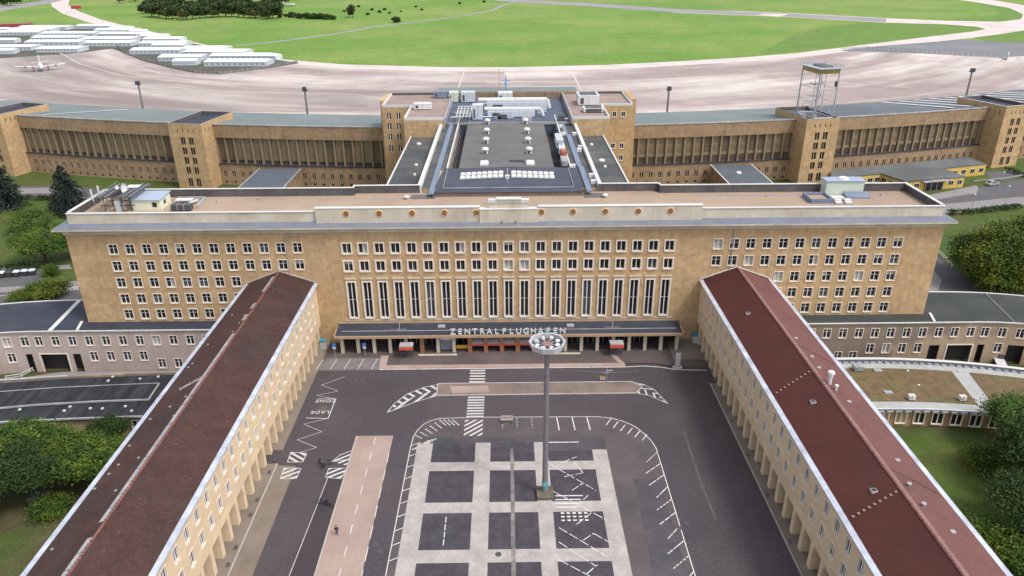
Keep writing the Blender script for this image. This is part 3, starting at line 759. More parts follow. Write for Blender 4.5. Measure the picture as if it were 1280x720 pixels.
m.box(-37, -5.1, FY + .05, FY + .95, 26.3, 29.5); m.box(6.3, 38.3, FY + .05, FY + .95, 26.3, 29.5)
m.box(-5.1, 6.3, FY - .25, FY + 1.0, 26.2, 29.15)
m.box(-3.25, 4.45, FY + .3, FY + 1.3, 29.15, 30.3)
m.box(-1.75, 2.95, FY + .2, FY + 1.25, 30.3, 30.9)
m.split('front_parapet', CREAM, tb)
m = MB()
m.box(-5.0, 6.2, FY - .32, FY + .02, 26.25, 26.4)
for s in (-1, 1): m.box(.6 + s * 1.35 - .03, .6 + s * 1.35 + .03, FY - .9, FY - .26, 26.5, 26.85)
m.split('railing_bracket', PARAPET_IN, tb)
m = MB()
m.box(PX0 - .1, -37, FY + .42, FY + 1.05, 28.72, 28.86); m.box(38.3, PX1 + .1, FY + .42, FY + 1.05, 28.72, 28.86)
m.box(-37.1, -5.1, FY - .03, FY + 1.05, 29.5, 29.64); m.box(6.3, 38.4, FY - .03, FY + 1.05, 29.5, 29.64)
m.box(-5.15, 6.35, FY - .33, FY + 1.1, 29.15, 29.24)
m.box(-3.35, -1.75, FY + .2, FY + 1.4, 30.3, 30.9); m.box(2.95, 4.55, FY + .2, FY + 1.4, 30.3, 30.9)
m.box(-1.85, 3.05, FY + .1, FY + 1.35, 30.9, 31.2)
# side and rear copings
m.box(PX0 - .1, PX0 + .55, FY + 1.06, RY + .1, 28.862, 29.02); m.box(PX1 - .55, PX1 + .1, FY + 1.06, RY + .1, 28.862, 29.02)
m.box(PX0, -32.4, RY - .12, RY + .42, 29.02, 29.16); m.box(33.0, PX1, RY - .12, RY + .42, 29.02, 29.16)
m.box(-32.65, -18.4, RY + 1.38, RY + 1.95, 29.02, 29.16); m.box(19.9, 33.2, RY + 1.38, RY + 1.95, 29.02, 29.16)
m.box(-32.65, -32.2, RY + .42, RY + 1.38, 29.025, 29.165); m.box(32.8, 33.2, RY + .42, RY + 1.38, 29.025, 29.165)
m.split('coping', COPING, tb)
m = MB()
m.box(PX0 + .05, PX0 + .4, FY + .95, RY, 26.3, 28.86); m.box(PX1 - .4, PX1 - .05, FY + .95, RY, 26.3, 28.86)
m.box(PX0 + .05, -32.4, RY, RY + .3, 26.3, 29.02); m.box(33.0, PX1 - .05, RY, RY + .3, 26.3, 29.02)
m.box(-32.5, -18.5, RY + 1.5, RY + 1.85, 26.3, 29.02); m.box(20.0, 33.1, RY + 1.5, RY + 1.85, 26.3, 29.02)
m.box(-32.55, -32.3, RY + .3, RY + 1.5, 26.3, 29.02); m.box(32.85, 33.1, RY + .3, RY + 1.5, 26.3, 29.02)
m.split('rear_parapet', PARAPET_IN, tb)
m = MB()
m.box(PX0 + .4, PX1 - .4, FY + .95, RY, 26.4, 27.35); m.box(-32.3, 32.85, RY, RY + 1.5, 26.4, 27.352)
roof = m.build('roof', GRAVEL, tb)
m = MB()
m.box(41, 82, 150.9, 151.05, 27.36, 27.5); m.box(-14, -33, 151.3, 151.4, 27.36, 27.44)
for x in (47, 55, 63, 71, 79, -60, -52): m.lathe(x, 149.2 + (x % 3), [(.18, 27.36), (.18, 27.8), (.1, 27.85)], 8)
m.split('lightning_conductor', LEAD, roof)
md = MB()
md.tube((0, -.02, 0), (0, -.17, 0), .52, .52, 16)
disc = md.mesh('medallion', BRONZE)
mr = MB(); mr.tube((0, 0, 0), (0, -.06, 0), .78, .74, 16)
ring = mr.mesh('medallion_ring', M('pale_rust_ring', (.72, .50, .30), var=.2, scale=1))
for x in (-31, -24.6, -18.2, -11.9, -5.75, 6.95, 13.1, 19.4, 25.8, 32.1):
    q = obj('medallion', disc, tb, (x, FY + .05 if abs(x - .6) > 6.36 else FY + .05, 28.5))
    obj('medallion_ring', ring, q, W[q])
m = MB()
for x in (-43.4, 45.0): m.tube((x, FY - .12, 4), (x, FY - .12, 24.8), .09)
m.split('downpipe', LEAD, tb)
m = MB(); m.box(-20, -14.9, 150.6, 153.2, 27.36, 27.5); m.box(16.6, 21, 150.5, 153.3, 27.36, 27.5)
m.split('walkway_mat', FELT_GREY, roof)

# canopy on the facade
cn = MB()
cn.raw([(-34.6, 132.6, 4.05), (35.3, 132.6, 4.05), (35.7, 138, 4.2), (-34.8, 138, 4.2), (-34.6, 132.6, 4.5), (35.3, 132.6, 4.5), (35.7, 138, 4.66), (-34.8, 138, 4.66)],
       [(0, 3, 2, 1), (4, 5, 6, 7), (0, 1, 5, 4), (1, 2, 6, 5), (2, 3, 7, 6), (3, 0, 4, 7)])
can = cn.build('canopy', FELT_DARK, tb)
m = MB(); m.box(-34.75, 35.45, 132.35, 132.6, 3.95, 4.5); m.box(-34.9, -34.62, 132.6, 137.9, 3.97, 4.56); m.box(35.42, 35.75, 132.6, 137.9, 3.97, 4.56)
m.box(-34.8, 35.7, 137.75, 137.98, 4.66, 4.9)
m.build('canopy_fascia', M('tan_fascia', (.40, .275, .18), var=.12, scale=.4, stain=.1), can)
m = MB()
m.box(-33.6, 34.4, 134.4, 134.52, 4.56, 4.68)
for x in (-22, 21.5): m.box(x - 1.6, x + 1.6, 134.8, 134.9, 4.75, 4.8); m.tube((x, 134.9, 4.6), (x + .2, 135.6, 6.2), .06)
m.split('snow_rail', LEAD, can)
sk = MB(); sk.box(-.75, .75, -.45, .45, 0, .35)
skm = sk.mesh('rooflight', LEAD)
for x, y in ((-13.4, 136.0), (13.0, 135.8)): obj('rooflight', skm, can, (x, y, 4.6))
xs0, xs1 = -10.9, 11.2
wordm = 'ZENTRALFLUGHAFEN'
for k, ch in enumerate(wordm):
    me = text_mesh(ch, 1.7, .1); me.materials.clear(); me.materials.append(COPING)
    t = obj('sign_letter', me, can, (xs0 + (xs1 - xs0) * k / 15, 132.75, 4.6))
    t.rotation_euler = (radians(84), 0, 0)
cm = MB(); cm.box(-.32, .32, -.32, .32, 0, 4.05); colm = cm.mesh('column', CREAM)
cb_ = MB(); cb_.box(-.42, .42, -.42, .42, 0, 4.05); colb = cb_.mesh('column', COPPER)
for k in range(22):
    x = -33.5 + 3.243 * k
    obj('column', colb if k in (5, 8, 9, 10, 11, 12) else colm, tb, (x, 133.6, 0))
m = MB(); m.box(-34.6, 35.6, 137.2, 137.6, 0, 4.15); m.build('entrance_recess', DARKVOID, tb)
dm = MB(); dm.box(-1.25, 1.25, -.06, .06, 0, 2.6); doorm = dm.mesh('entrance_door', GLASS)
df = MB()
for x in (-1.25, -.02, 1.15): df.box(x, x + .1, -.1, -.06, 0, 2.7)
df.box(-1.25, 1.25, -.1, -.06, 2.6, 2.75)
dfm = df.mesh('door_frame', STEEL)
for k in range(3, 19):
    x = -31.9 + 3.243 * k
    q = obj('entrance_door', doorm, tb, (x, 137.1, 0)); obj('door_frame', dfm, q, W[q])
# things between the columns
am = MB()
am.raw([(-1.25, -.75, 2.2), (1.25, -.75, 2.2), (1.25, .6, 2.9), (-1.25, .6, 2.9), (-1.25, -.75, 1.75), (1.25, -.75, 1.75), (1.25, .6, 1.75), (-1.25, .6, 1.75)],
       [(0, 1, 2, 3), (4, 7, 6, 5), (0, 4, 5, 1), (1, 5, 6, 2), (2, 6, 7, 3), (3, 7, 4, 0)])
awm = am.mesh('awning', M('grey_awning_roof', (.30, .27, .28), var=.15, rough=.6))
ab = MB(); ab.box(-1.3, 1.3, -.82, -.76, 1.72, 2.15); abm = ab.mesh('awning_band', RED_AWN)
for k in range(8, 12):
    q = obj('awning', awm, tb, (-33.5 + 3.243 * k + 1.62, 133.9, 0)); obj('awning_band', abm, q, W[q])
for k, (mt, z0, z1, nm) in {6: (WHITE, 2.5, 3.3, 'white_banner'), 7: (ORANGE, .5, 1.3, 'orange_panel'), 13: (MAGENTA, .4, 3.4, 'dark_red_poster')}.items():
    x = -33.5 + 3.243 * k + 1.62
    pm = MB()
    if k == 13: pm.box(x - 1.25, x - .5, 134.2, 134.32, z0, z1)
    else: pm.box(x - 1.25, x + 1.2, 134.2, 134.32, z0, z1)
    pm.build(nm, mt, tb)
    if k != 7:
        pm = MB(); pm.box(x - (.45 if k == 13 else 1.25), x + 1.25, 134.22, 134.3, .3, 2.45)
        pm.build('display_pane', M('hazy_display_glass', (.20, .22, .27), rough=.2, var=.3, scale=.6), tb)
m = MB(); m.box(-18, -10.2, 132.0, 132.4, .135, .32); m.box(8.3, 14.9, 132.0, 132.4, .135, .32)
m.split('entrance_step', CREAM, tb)
kl = local_thing('ticket_kiosk', 'kiosk', 'kiosk', 'red banded kiosks under the canopy')
m = MB()
for x in (-1.2, 1.1):
    for y in (-.7, .6): m.box(x, x + .12, y, y + .12, 0, 2.7)
m.build('frame', STEEL_D, kl)
m = MB(); m.box(-1.1, 1.1, .2, .6, 0, 1.1); m.build('counter', STEEL_D, kl)
m = MB(); m.box(-1.35, 1.35, -.9, .85, 2.7, 2.95); m.build('kiosk_roof', LEAD, kl)
m = MB(); m.box(-1.4, 1.4, -1.0, -.9, 2.1, 2.75); m.build('red_band', M('bright_red_band', (.55, .09, .05), var=.1), kl)
P = Placer(kl)
P.put((-20.2, 131.6, .13), 0, 'small kiosk with grey roof and red band, left of the entrance doors')
P.put((22.0, 131.6, .13), 0, 'small kiosk with grey roof and red band, right of the entrance doors')

# ------------------------------------------------------------------ the two arcade wings
def wing(sx, Xi, Xo, Xr, label, matA, matB, ridge_strip):
    """Xi inner wall, Xo outer wall, Xr ridge; sx=+1 when the inner wall faces +x"""
    Y0, Y1 = 40.0, 138.0
    r = thing('arcade_wing', (Xi, 90, 0), label, 'building')
    EZ, RZ = 13.75, 16.42
    up_, lo_ = 11.35, 7.62
    ys = [76.0 + 3.24 * k for k in range(-11, 19)]
    wy = [y for y in ys if y > 55]
    rects = []
    for y in wy:
        for z in (up_, lo_):
            u = (y - Y0) if sx > 0 else (Y1 - y)
            rects.append((u - .6, u + .6, z - 1.0, z + 1.0))
    m = MB()
    if sx > 0: facade(m, (Xi, Y0), (0, 1), Y1 - Y0, 4.25, EZ, rects, .36)
    else: facade(m, (Xi, Y1), (0, -1), Y1 - Y0, 4.25, EZ, rects, .36)
    m.face((Xo, Y0, LOW), (Xo, Y1, LOW), (Xo, Y1, EZ), (Xo, Y0, EZ))
    m.face((Xi, Y0, 4.25), (Xo, Y0, 4.25), (Xo, Y0, EZ), (Xr, Y0, RZ - .1), (Xi, Y0, EZ))
    m.face((Xi, Y0, 4.25), (Xi, Y1, 4.25), (Xi - sx * 6.5, Y1, 4.25), (Xi - sx * 6.5, Y0, 4.25))
    m.build('wall', STONE_WING, r)
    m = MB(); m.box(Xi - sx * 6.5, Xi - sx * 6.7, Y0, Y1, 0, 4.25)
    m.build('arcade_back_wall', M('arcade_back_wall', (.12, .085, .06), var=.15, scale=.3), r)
    pm = MB(); pm.box(-.45, .45, -.62, .62, .14, 4.25)
    pl = pm.mesh('pillar', STONE_WING)
    for y in ys:
        obj('pillar', pl, r, (Xi - sx * .62, y + 1.6, 0), pi / 2)
    bm_ = MB()
    for y in wy:
        bm_.box(Xi - sx * .0 + sx * .002, Xi + sx * .06, y + 1.1, y + 2.1, .14, .34)
    fr, pn, mk = win_meshes(1.2, 2.0, .13, trans=(), mw=.07, depth=.26, sproud=.05)
    pc = mk(CURTAIN)
    put_windows(r, [(Xi, y, z) for y in wy for z in (up_, lo_)], fr, [(.66, pn), (.06, pc), (.12, mk(GLASS_B))] + [(.04, q) for q in pane_states(1.2, 2.0, .26)], pi / 2 if sx > 0 else -pi / 2)
    m = MB()
    for X, q in ((Xi, sx), (Xo, -sx)):
        m.box(X - q * .1, X + q * .48, Y0, Y1 - .02, EZ - .28, EZ)
        m.box(X - q * .1, X + q * .1, Y0, Y1 - .02, EZ - .45, EZ - .28)
    m.build('cornice', CREAM, r)
    m = MB()
    for X, q in ((Xi, sx), (Xo, -sx)):
        m.face((X + q * .5, Y0, EZ + .01), (X + q * .5, Y1 - .03, EZ + .01), (X - q * .22, Y1 - .03, EZ + .12), (X - q * .22, Y0, EZ + .12))
        m.box(X + q * .42, X + q * .52, Y0, Y1 - .03, EZ - .1, EZ + .03)
    gut = m.build('gutter', M('bright_zinc_gutter', (.50, .53, .60), rough=.45, var=.25, scale=.5, c2=(.33, .36, .44), c2scale=.3, metal=.15), r)
    m = MB()
    q = sx
    def slope(Xe, s, mt, nm):
        mm = MB()
        mm.face((Xe - s * .22, Y0, EZ + .125), (Xe - s * .22, Y1 - .02, EZ + .125), (Xr, Y1 - .02, RZ), (Xr, Y0, RZ))
        mm.face((Xe - s * .22, Y0, EZ + .125), (Xr, Y0, RZ), (Xr, Y0, RZ - .12), (Xe - s * .22, Y0, EZ + .02))
        return mm.build(nm, mt, r)
    si = slope(Xi, sx, matA, 'roof_slope')
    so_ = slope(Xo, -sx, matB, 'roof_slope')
    m = MB(); m.tube((Xr, Y0, RZ), (Xr, Y1 - .05, RZ), .15, n=8)
    y = Y0
    while y < Y1 - .5:
        m.tube((Xr, y, RZ + .01), (Xr, y + .18, RZ + .01), .2, n=8); y += .55
    rg = m.build('ridge', RIDGE, r)
    # flashing where the gable meets the facade
    m = MB()
    m.wall([(Xi + sx * .3, Y1 - .12), (Xi + sx * .29, Y1 - .12)], 0, 0, .1) if False else None
    for Xe in (Xi, Xo):
        a = Vector((Xe, Y1 - .06, EZ + .3)); b = Vector((Xr, Y1 - .06, RZ + .12))
        m.tube(a, b, .11, n=6)
    m.build('gable_flashing', LEAD if sx > 0 else COPING, r)
    return r, si, so_, (Xi, Xo, Xr, EZ, RZ)

def on_slope(Xe, Xr, EZ, RZ, x): return EZ + .125 + (RZ - EZ - .125) * (x - Xe) / (Xr - Xe)

wl_, sl_in, sl_out, dl = wing(1, -38.65, -52.3, -45.6, 'left arcade wing with weathered brown tiled roof and cream window wall', TILE_L, TILE_L, True)
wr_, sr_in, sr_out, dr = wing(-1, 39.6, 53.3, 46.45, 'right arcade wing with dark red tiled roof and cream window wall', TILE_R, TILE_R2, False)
# pale sheet strip left of the left ridge
m = MB()
y = 40.0
random.seed(3)
while y < 137:
    n = min(137.8, y + 2.4)
    x0, x1 = -46.5, -45.8
    if random.random() < (.95 if y < 112 else .55):
        m.face((x0, y, on_slope(-52.3, -45.6, 13.75, 16.42, x0) + .05), (x1, y, on_slope(-52.3, -45.6, 13.75, 16.42, x1) + .05),
               (x1, n - .1, on_slope(-52.3, -45.6, 13.75, 16.42, x1) + .05), (x0, n - .1, on_slope(-52.3, -45.6, 13.75, 16.42, x0) + .05))
    y = n
m.split('ridge_walk', LEAD, sl_out)
m = MB()
zz_ = on_slope(53.3, 46.45, 13.75, 16.42, 47.4) + .05
m.face((46.7, 40, 16.36), (47.3, 40, 16.14), (47.3, 137.8, 16.14), (46.7, 137.8, 16.36))
m.build('ridge_walk', M('dull_pink_strip', (.22, .12, .12), var=.2, scale=.6), sr_out)
def snow_guard(parent, Xe, Xr, x0, x1, y0, y1, n, mt):
    m = MB()
    for k in range(n):
        t = k / (n - 1); x = x0 + (x1 - x0) * t; y = y0 + (y1 - y0) * t
        z = on_slope(Xe, Xr, 13.75, 16.42, x)
        m.box(x - .16, x + .16, y - .14, y + .14, z - .02, z + .08)
    m.build('step_row', mt, parent)
pinkish = M('pale_step_tile', (.26, .17, .15), var=.15)
snow_guard(sr_in, 39.6, 46.45, 40.4, 45.9, 95.0, 97.5, 9, pinkish)
snow_guard(sr_in, 39.6, 46.45, 40.4, 45.9, 68.1, 69.9, 9, pinkish)
dk = M('dark_step_tile', (.13, .075, .08), var=.2)
snow_guard(sr_out, 53.3, 46.45, 47.6, 52.3, 106.2, 103.5, 11, dk)
snow_guard(sr_out, 53.3, 46.45, 47.6, 52.3, 74.4, 72.2, 11, dk)
hm_ = MB(); hm_.box(-.36, .36, -.34, .34, -.25, .2)
hatm = hm_.mesh('roof_hatch', LEAD)
hp = MB(); hp.box(-.26, .26, -.24, .24, .2, .23)
hpm = hp.mesh('hatch_pane', GLASS)
for x, y in ((43.9, 90.3), (43.9, 71.0), (43.3, 119.5)):
    q = obj('roof_hatch', hatm, sr_in, (x, y, on_slope(39.6, 46.45, 13.75, 16.42, x))); obj('hatch_pane', hpm, q, W[q])
hw_ = MB(); hw_.box(-.27, .27, -.25, .25, -.1, .1); hwm = hw_.mesh('roof_vent', LEAD)
for x, y in ((49.9, 77.3), (49.9, 64.4), (49.2, 90.5), (48.6, 103.2), (48.3, 99.5), (48.1, 109.0)):
    obj('roof_vent', hwm, sr_out, (x, y, on_slope(53.3, 46.45, 13.75, 16.42, x)))
for x, y, hh in ((47.9, 94.6, 2.1), (48.25, 93.0, .9), (48.3, 71.5, .5), (48.2, 67.9, .5)):
    z = on_slope(53.3, 46.45, 13.75, 16.42, x)
    m = MB(); rr = .36 if hh > 1 else .2
    m.lathe(x, y, [(rr * .8, z - .2), (rr * .8, z + hh * .6), (rr, z + hh * .62), (rr, z + hh * .72), (rr * .8, z + hh * .74), (rr * .8, z + hh * .85), (rr * 1.5, z + hh * .87), (rr * 1.3, z + hh)], 12)
    m.build('flue', WHITE if hh > .6 else LEAD, sr_out)
random.seed(11)
m = MB()                                            # replaced pale tiles
for k in range(34):
    if k < 16: x, y = -49.0 + random.random() * 2.4, 96.5 + (k % 8) * .38 + random.random() * .2; x = -49.3 + (k % 8) * .42 + random.random() * .15; y = 96.2 + (k % 8) * .22 + (k // 8) * .45
    else: x, y = -51.5 + random.random() * 5, 60 + random.random() * 70
    z = on_slope(-52.3, -45.6, 13.75, 16.42, x)
    m.box(x - .15, x + .15, y - .15, y + .15, z - .05, z + .05)
m.split('replaced_tile', M('pale_grey_tile', (.27, .25, .24), var=.2), sl_out)
m = MB()
for k in range(14):
    x, y = -45 + random.random() * 5.5, 50 + random.random() * 80
    z = on_slope(-38.65, -45.6, 13.75, 16.42, x)
    m.box(x - .16, x + .16, y - .16, y + .16, z - .05, z + .035)
m.split('replaced_tile', M('bright_red_tile', (.14, .055, .048), var=.4, scale=2), sl_in)

# ------------------------------------------------------------------ departure hall behind the front block
hl = thing('departure_hall', (0, 190, 0), 'long departure hall behind the front block with grey felt roof between raised corridors', 'building')
m = MB()
m.box(-15.3, 16.2, 153.0, 169.5, 20, 28.3)
m.box(-27.6, -18.95, 155.4, 235.5, 0, 25.2); m.box(20.75, 28.7, 155.4, 235.5, 0, 25.2)
m.box(-18.9, -13.6, 155.4, 219, 20, 28.0); m.box(15.2, 20.7, 155.4, 219, 20, 28.0)
m.box(-13.6, 15.2, 169.5, 219, 20, 24.8)
m.build('wall', STONE, hl)
m = MB()
zf, zr = 28.36, 28.9
m.face((-15.6, 151.8, zf), (.4, 151.8, zf), (.4, 169.6, zr), (-14.3, 169.6, zr - .25))
m.face((.4, 151.8, zf), (16.5, 151.8, zf), (16.3, 169.6, zr - .25), (.4, 169.6, zr))
m.face((-15.6, 151.8, zf - .12), (16.5, 151.8, zf - .12), (16.5, 151.8, zf), (-15.6, 151.8, zf))
m.face((-14.3, 169.6, zr - .25), (.4, 169.6, zr), (16.3, 169.6, zr - .25), (16.3, 169.6, 24.8), (-14.3, 169.6, 24.8))
vr = m.build('vestibule_roof', M('slate_roof_sheet', (.058, .062, .088), var=.15, scale=.2, rough=.6, brick=(30, 1.5, .03, .8), horiz=True), hl)
def dz(x, y): return zf + (zr - zf) * (y - 151.8) / 17.8 - .25 * abs(x - .4) / 15 * (y - 151.8) / 17.8
dm_ = MB(); dm_.box(-.55, .55, -.8, .8, 0, .25); dm_.box(-.42, .42, -.65, .65, .25, .42)
dom = dm_.mesh('rooflight', DOME)
for s in (-1, 1):
    for k in range(8):
        for rr in range(2):
            x = .4 + s * (1.45 + k * 1.22); y = 161.6 + rr * 2.6 + (7 - k) * .12
            obj('rooflight', dom, vr, (x, y, dz(x, y)))
m = MB()
for X, s in ((-13.4, 1), (14.6, 1)): m.box(X - .05, X + .05, 154.5, 168.5, 28.5, 28.75)
m.box(-13.4, 14.6, 154.4, 154.52, 28.45, 28.62)
m.split('roof_rail', LEAD, vr)
m = MB(); m.tube((.4, 163.2, 28.6), (.4, 163.2, 30.4), .07); m.box(-.1, .9, 160.8, 161.8, 28.6, 29.3); m.tube((.4, 158, 28.5), (.4, 158, 29.3), .06)
m.split('roof_mast', COPING, vr)
m = MB()
m.raw([(-10.8, 169.7, 28.55), (.4, 169.7, 28.95), (11.3, 169.7, 28.55), (-10.9, 219, 28.55), (.3, 219, 28.95), (11.3, 219, 28.55)], [(0, 1, 4, 3), (1, 2, 5, 4)])
m.face((-10.8, 169.7, 24.9), (-10.8, 169.7, 28.55), (-10.9, 219, 28.55), (-10.9, 219, 24.9))
m.face((11.3, 169.7, 24.9), (11.3, 219, 24.9), (11.3, 219, 28.55), (11.3, 169.7, 28.55))
hr = m.build('hall_roof', FELT_GREY, hl)
m = MB(); m.box(-15.4, 16.3, 152.0, 152.98, 27.3, 28.3); m.build('vestibule_wall', M('brown_grey_render', (.20, .155, .125), var=.2, scale=.4, stain=.25), hl)
vm = MB()
vm.lathe(0, 0, [(.62, -.2), (.62, .8), (.85, .85), (.92, 1.15), (.7, 1.5), (.25, 1.62)], 12)
vme = vm.mesh('roof_ventilator', WHITE)
vi = MB(); vi.box(-.34, .34, -.72, -.6, .05, .78)
vim = vi.mesh('vent_grille', STEEL_D)
for x, y in ((-5.1, 217.5), (-5.05, 205), (-5.03, 194), (-5, 183), (5.95, 217.5), (6, 205), (5.97, 193.8), (5.94, 183)):
    q = obj('roof_ventilator', vme, hr, (x, y, 28.75)); obj('vent_grille', vim, q, W[q])
hm2 = MB(); hm2.box(-1, 1, -1.4, 1.4, -.1, .35); hm2.box(-.85, .85, -1.2, 1.2, .35, .6)
hme = hm2.mesh('rooflight', DOME)
for x in (-5, 5.9): obj('rooflight', hme, hr, (x, 173.0, 28.75))
m = MB(); m.box(1.0, 4.4, 174.2, 175.2, 28.85, 29.3); m.build('roof_box', STEEL_D, hr)
m = MB(); m.box(-14.6, -11.9, 169.7, 219, 24.85, 25.0); m.box(12.4, 15.2, 169.7, 219, 24.85, 25.0)
m.split('light_well_floor', FELT_DARK, hl)
m = MB()
m.box(-18.2, -13.6, 155.5, 219, 28.0, 28.08); m.box(15.2, 20.0, 155.5, 219, 28.0, 28.08)
cr = m.split('corridor_roof', FELT_WORN, hl)[0]
m = MB()
m.box(-27.3, -18.95, 155.6, 235, 25.2, 25.28); m.box(20.75, 28.4, 155.6, 237, 25.2, 25.28)
sr = m.split('side_roof', FELT_WORN, hl)[0]
m = MB()
m.box(-18.95, -18.15, 155.0, 219, 25.2, 29.0); m.box(19.95, 20.75, 155.0, 219, 25.2, 29.0)
m.box(-13.75, -13.45, 169.6, 230, 28.0, 28.9); m.box(15.05, 15.35, 169.6, 230, 28.0, 28.9)
m.box(-27.65, -27.3, 155.6, 235.4, 25.2, 25.6); m.box(28.4, 28.75, 155.6, 237.4, 25.2, 25.6)
m.split('coping', COPING, hl)
m = MB()
m.box(-16.3, -15.1, 151, 232, 28.1, 28.42)
m.split('roof_duct', BLUE_STEEL, hl)
m = MB(); m.box(17.2, 18.4, 152, 172, 28.1, 28.4); m.box(16.9, 18.1, 172, 205, 28.1, 28.42); m.box(16.3, 17.4, 205, 232, 28.1, 28.42)
m.split('roof_duct', BLUE_STEEL, hl)
# slender trestles over the light wells
m = MB()
for X in (-13.3, 14.9):
    for k in range(9):
        y = 172 + k * 5.6
        m.tube((X, y, 25), (X, y, 28.6), .08, n=6)
        m.tube((X + (.9 if X < 0 else -.9), y, 25), (X, y, 28.3), .06, n=6)
m.build('trestle', STEEL, hl)
m = MB()
for x, y, s in ((-24.2, 207.4, .7), (-22.6, 185, .5), (-22, 176, .35), (24.8, 188, .8), (24.9, 182, .4), (24, 205, .5)):
    m = MB(); m.lathe(x, y, [(s, 25.2), (s, 25.6), (s * .5, 25.85)], 10); m.build('roof_vent', WHITE, sr)
bm_ = MB(); bm_.box(-.6, .6, -.5, .5, 0, .8); bxm = bm_.mesh('roof_box', WHITE)
for x, y in ((16.0, 215), (16.2, 205.4), (19.2, 205.2), (18.8, 187), (19.4, 190), (15.9, 171.6), (19.4, 163.5), (19.3, 158.6)):
    obj('roof_box', bxm, cr, (x, y, 28.08))

# plant standing in the light well beside the hall roof
def ahu(name, x0, x1, y0, y1, z0, z1, label, cat, mt=HVACW, seams=4):
    r = thing(name, ((x0 + x1) / 2, (y0 + y1) / 2, z0), label, cat)
    m = MB(); m.box(x0, x1, y0, y1, z0 + .25, z1); m.build('casing', mt, r)
    m = MB()
    for k in range(1, seams):
        x = x0 + (x1 - x0) * k / seams
        m.box(x - .05, x + .05, y0 - .04, y1 + .04, z0 + .3, z1 + .05)
    m.split('seam', LEAD, r)
    m = MB()
    for k in range(3):
        x = x0 + (x1 - x0) * (k + .5) / 3
        m.box(x - .18, x + .18, y0 + .1, y1 - .1, z0, z0 + .25)
    m.build('support', STEEL_D, r)
    m = MB()
    m.box(x0 + (x1 - x0) * .1, x0 + (x1 - x0) * .26, y0 - .05, y0, z0 + .6, z0 + (z1 - z0) * .75)
    m.build('louvre', STEEL_D, r)
    return r
ahu('air_handling_unit', 13.2, 15.0, 190, 198, 28.1, 30.3, 'white plant box hung beside the grey hall roof, left of the red pieces', 'air unit')
ahu('extract_fan_unit', 13.6, 15.0, 178.6, 181.5, 28.1, 30.2, 'red roof fan box beside the grey hall roof', 'air unit', RUSTRED, 2)
ahu('extract_fan_unit', 13.5, 14.8, 183.6, 187.5, 28.1, 29.7, 'pale roof fan box between the red fan and the white plant box', 'air unit', HVACW, 2)
ahu('extract_fan_unit', 13.3, 14.7, 172.0, 176.8, 28.1, 29.6, 'rusty white roof fan box in front of the red fan', 'air unit', LEAD, 3)

# ------------------------------------------------------------------ gate head with its two stair blocks
hd = thing('gate_head_building', (0, 236, 0), 'tall apron head building with two sandstone stair blocks and a roof full of plant', 'building')
wins = [(-36.45, 27.5), (-33.5, 27.5), (-36.5, 24.3), (-33.55, 24.3), (-36.5, 20.9), (-33.55, 20.9), (-36.5, 17.3), (-33.55, 17.3)]
winr = [(34.5, 27.55), (37.3, 27.55), (34.5, 17.5), (37.3, 17.5), (37.3, 13.6)]
YL = 236.0
m = MB()
facade(m, (-38.5, YL), (1, 0), 9.2, 0, 30.2, [(x + 38.5 - .62, x + 38.5 + .62, z - 1.05, z + 1.05) for x, z in wins], .3)
facade(m, (30.4, YL), (1, 0), 9.8, 0, 30.2, [(x - 30.4 - .6, x - 30.4 + .6, z - .8, z + .8) for x, z in winr], .3)
m.face((-38.5, 258, 0), (-38.5, YL, 0), (-38.5, YL, 30.2), (-38.5, 258, 30.2)); m.face((40.2, YL, 0), (40.2, 258, 0), (40.2, 258, 30.2), (40.2, YL, 30.2))
m.face((40.2, 258, 0), (-38.5, 258, 0), (-38.5, 258, 30.2), (40.2, 258, 30.2))
m.box(-29.3, -17.6, 216.4, YL, 0, 30.2); m.box(19.6, 30.4, 216.4, YL, 0, 30.2)
m.box(-40.2, -38.52, 244, 257, 0, 30.9); m.box(40.22, 42.2, 242, 256, 0, 31.2)
m.build('wall', STONE, hd)
f1, p1, _ = win_meshes(1.24, 2.1, 0, trans=(), mw=.13, depth=.26, mats=(SURROUND, FRAME_W))
f2, p2, _ = win_meshes(1.2, 1.6, .16, trans=(), mw=.05, depth=.26)
put_windows(hd, [(x, YL, z) for x, z in wins], f1, [(1, p1)], 0)
put_windows(hd, [(x, YL, z) for x, z in winr], f2, [(1, p2)], 0)
m = MB()
m.box(-38.4, -17.6, YL + .3, 257.8, 30.0, 30.25); m.box(-29.1, -17.6, 216.6, YL + .3, 30.0, 30.25)
m.box(19.6, 40.1, YL + .3, 257.8, 30.0, 30.25); m.box(19.6, 30.2, 216.6, YL + .3, 30.0, 30.25)
hroof = m.split('roof', M('rosy_roof_gravel', (.30, .225, .20), var=.15, scale=.15, c2=(.24, .18, .165), c2scale=.1), hd)
m = MB()
m.wall([(-38.35, 257.6), (-38.35, YL + .15), (-29.1, YL + .15), (-29.1, 216.6), (-17.7, 216.6)], 30.2, 30.95, .4)
m.wall([(39.95, 257.6), (39.95, YL + .15), (30.2, YL + .15), (30.2, 216.6), (19.7, 216.6)], 30.2, 30.95, .4)
m.split('coping', COPING, hd)
m = MB(); m.wall([(-38.3, 257.7), (-17, 257.7)], 30.2, 30.95, .4); m.wall([(21, 257.7), (40, 257.7)], 30.2, 30.95, .4); m.split('rear_coping', PARAPET_IN, hd)
m = MB(); m.box(-17.6, 19.6, 219.2, 257.8, 20, 28.8); m.build('plant_deck', M('dark_plant_deck', (.085, .105, .145), var=.3, scale=.5), hd)
random.seed(21)
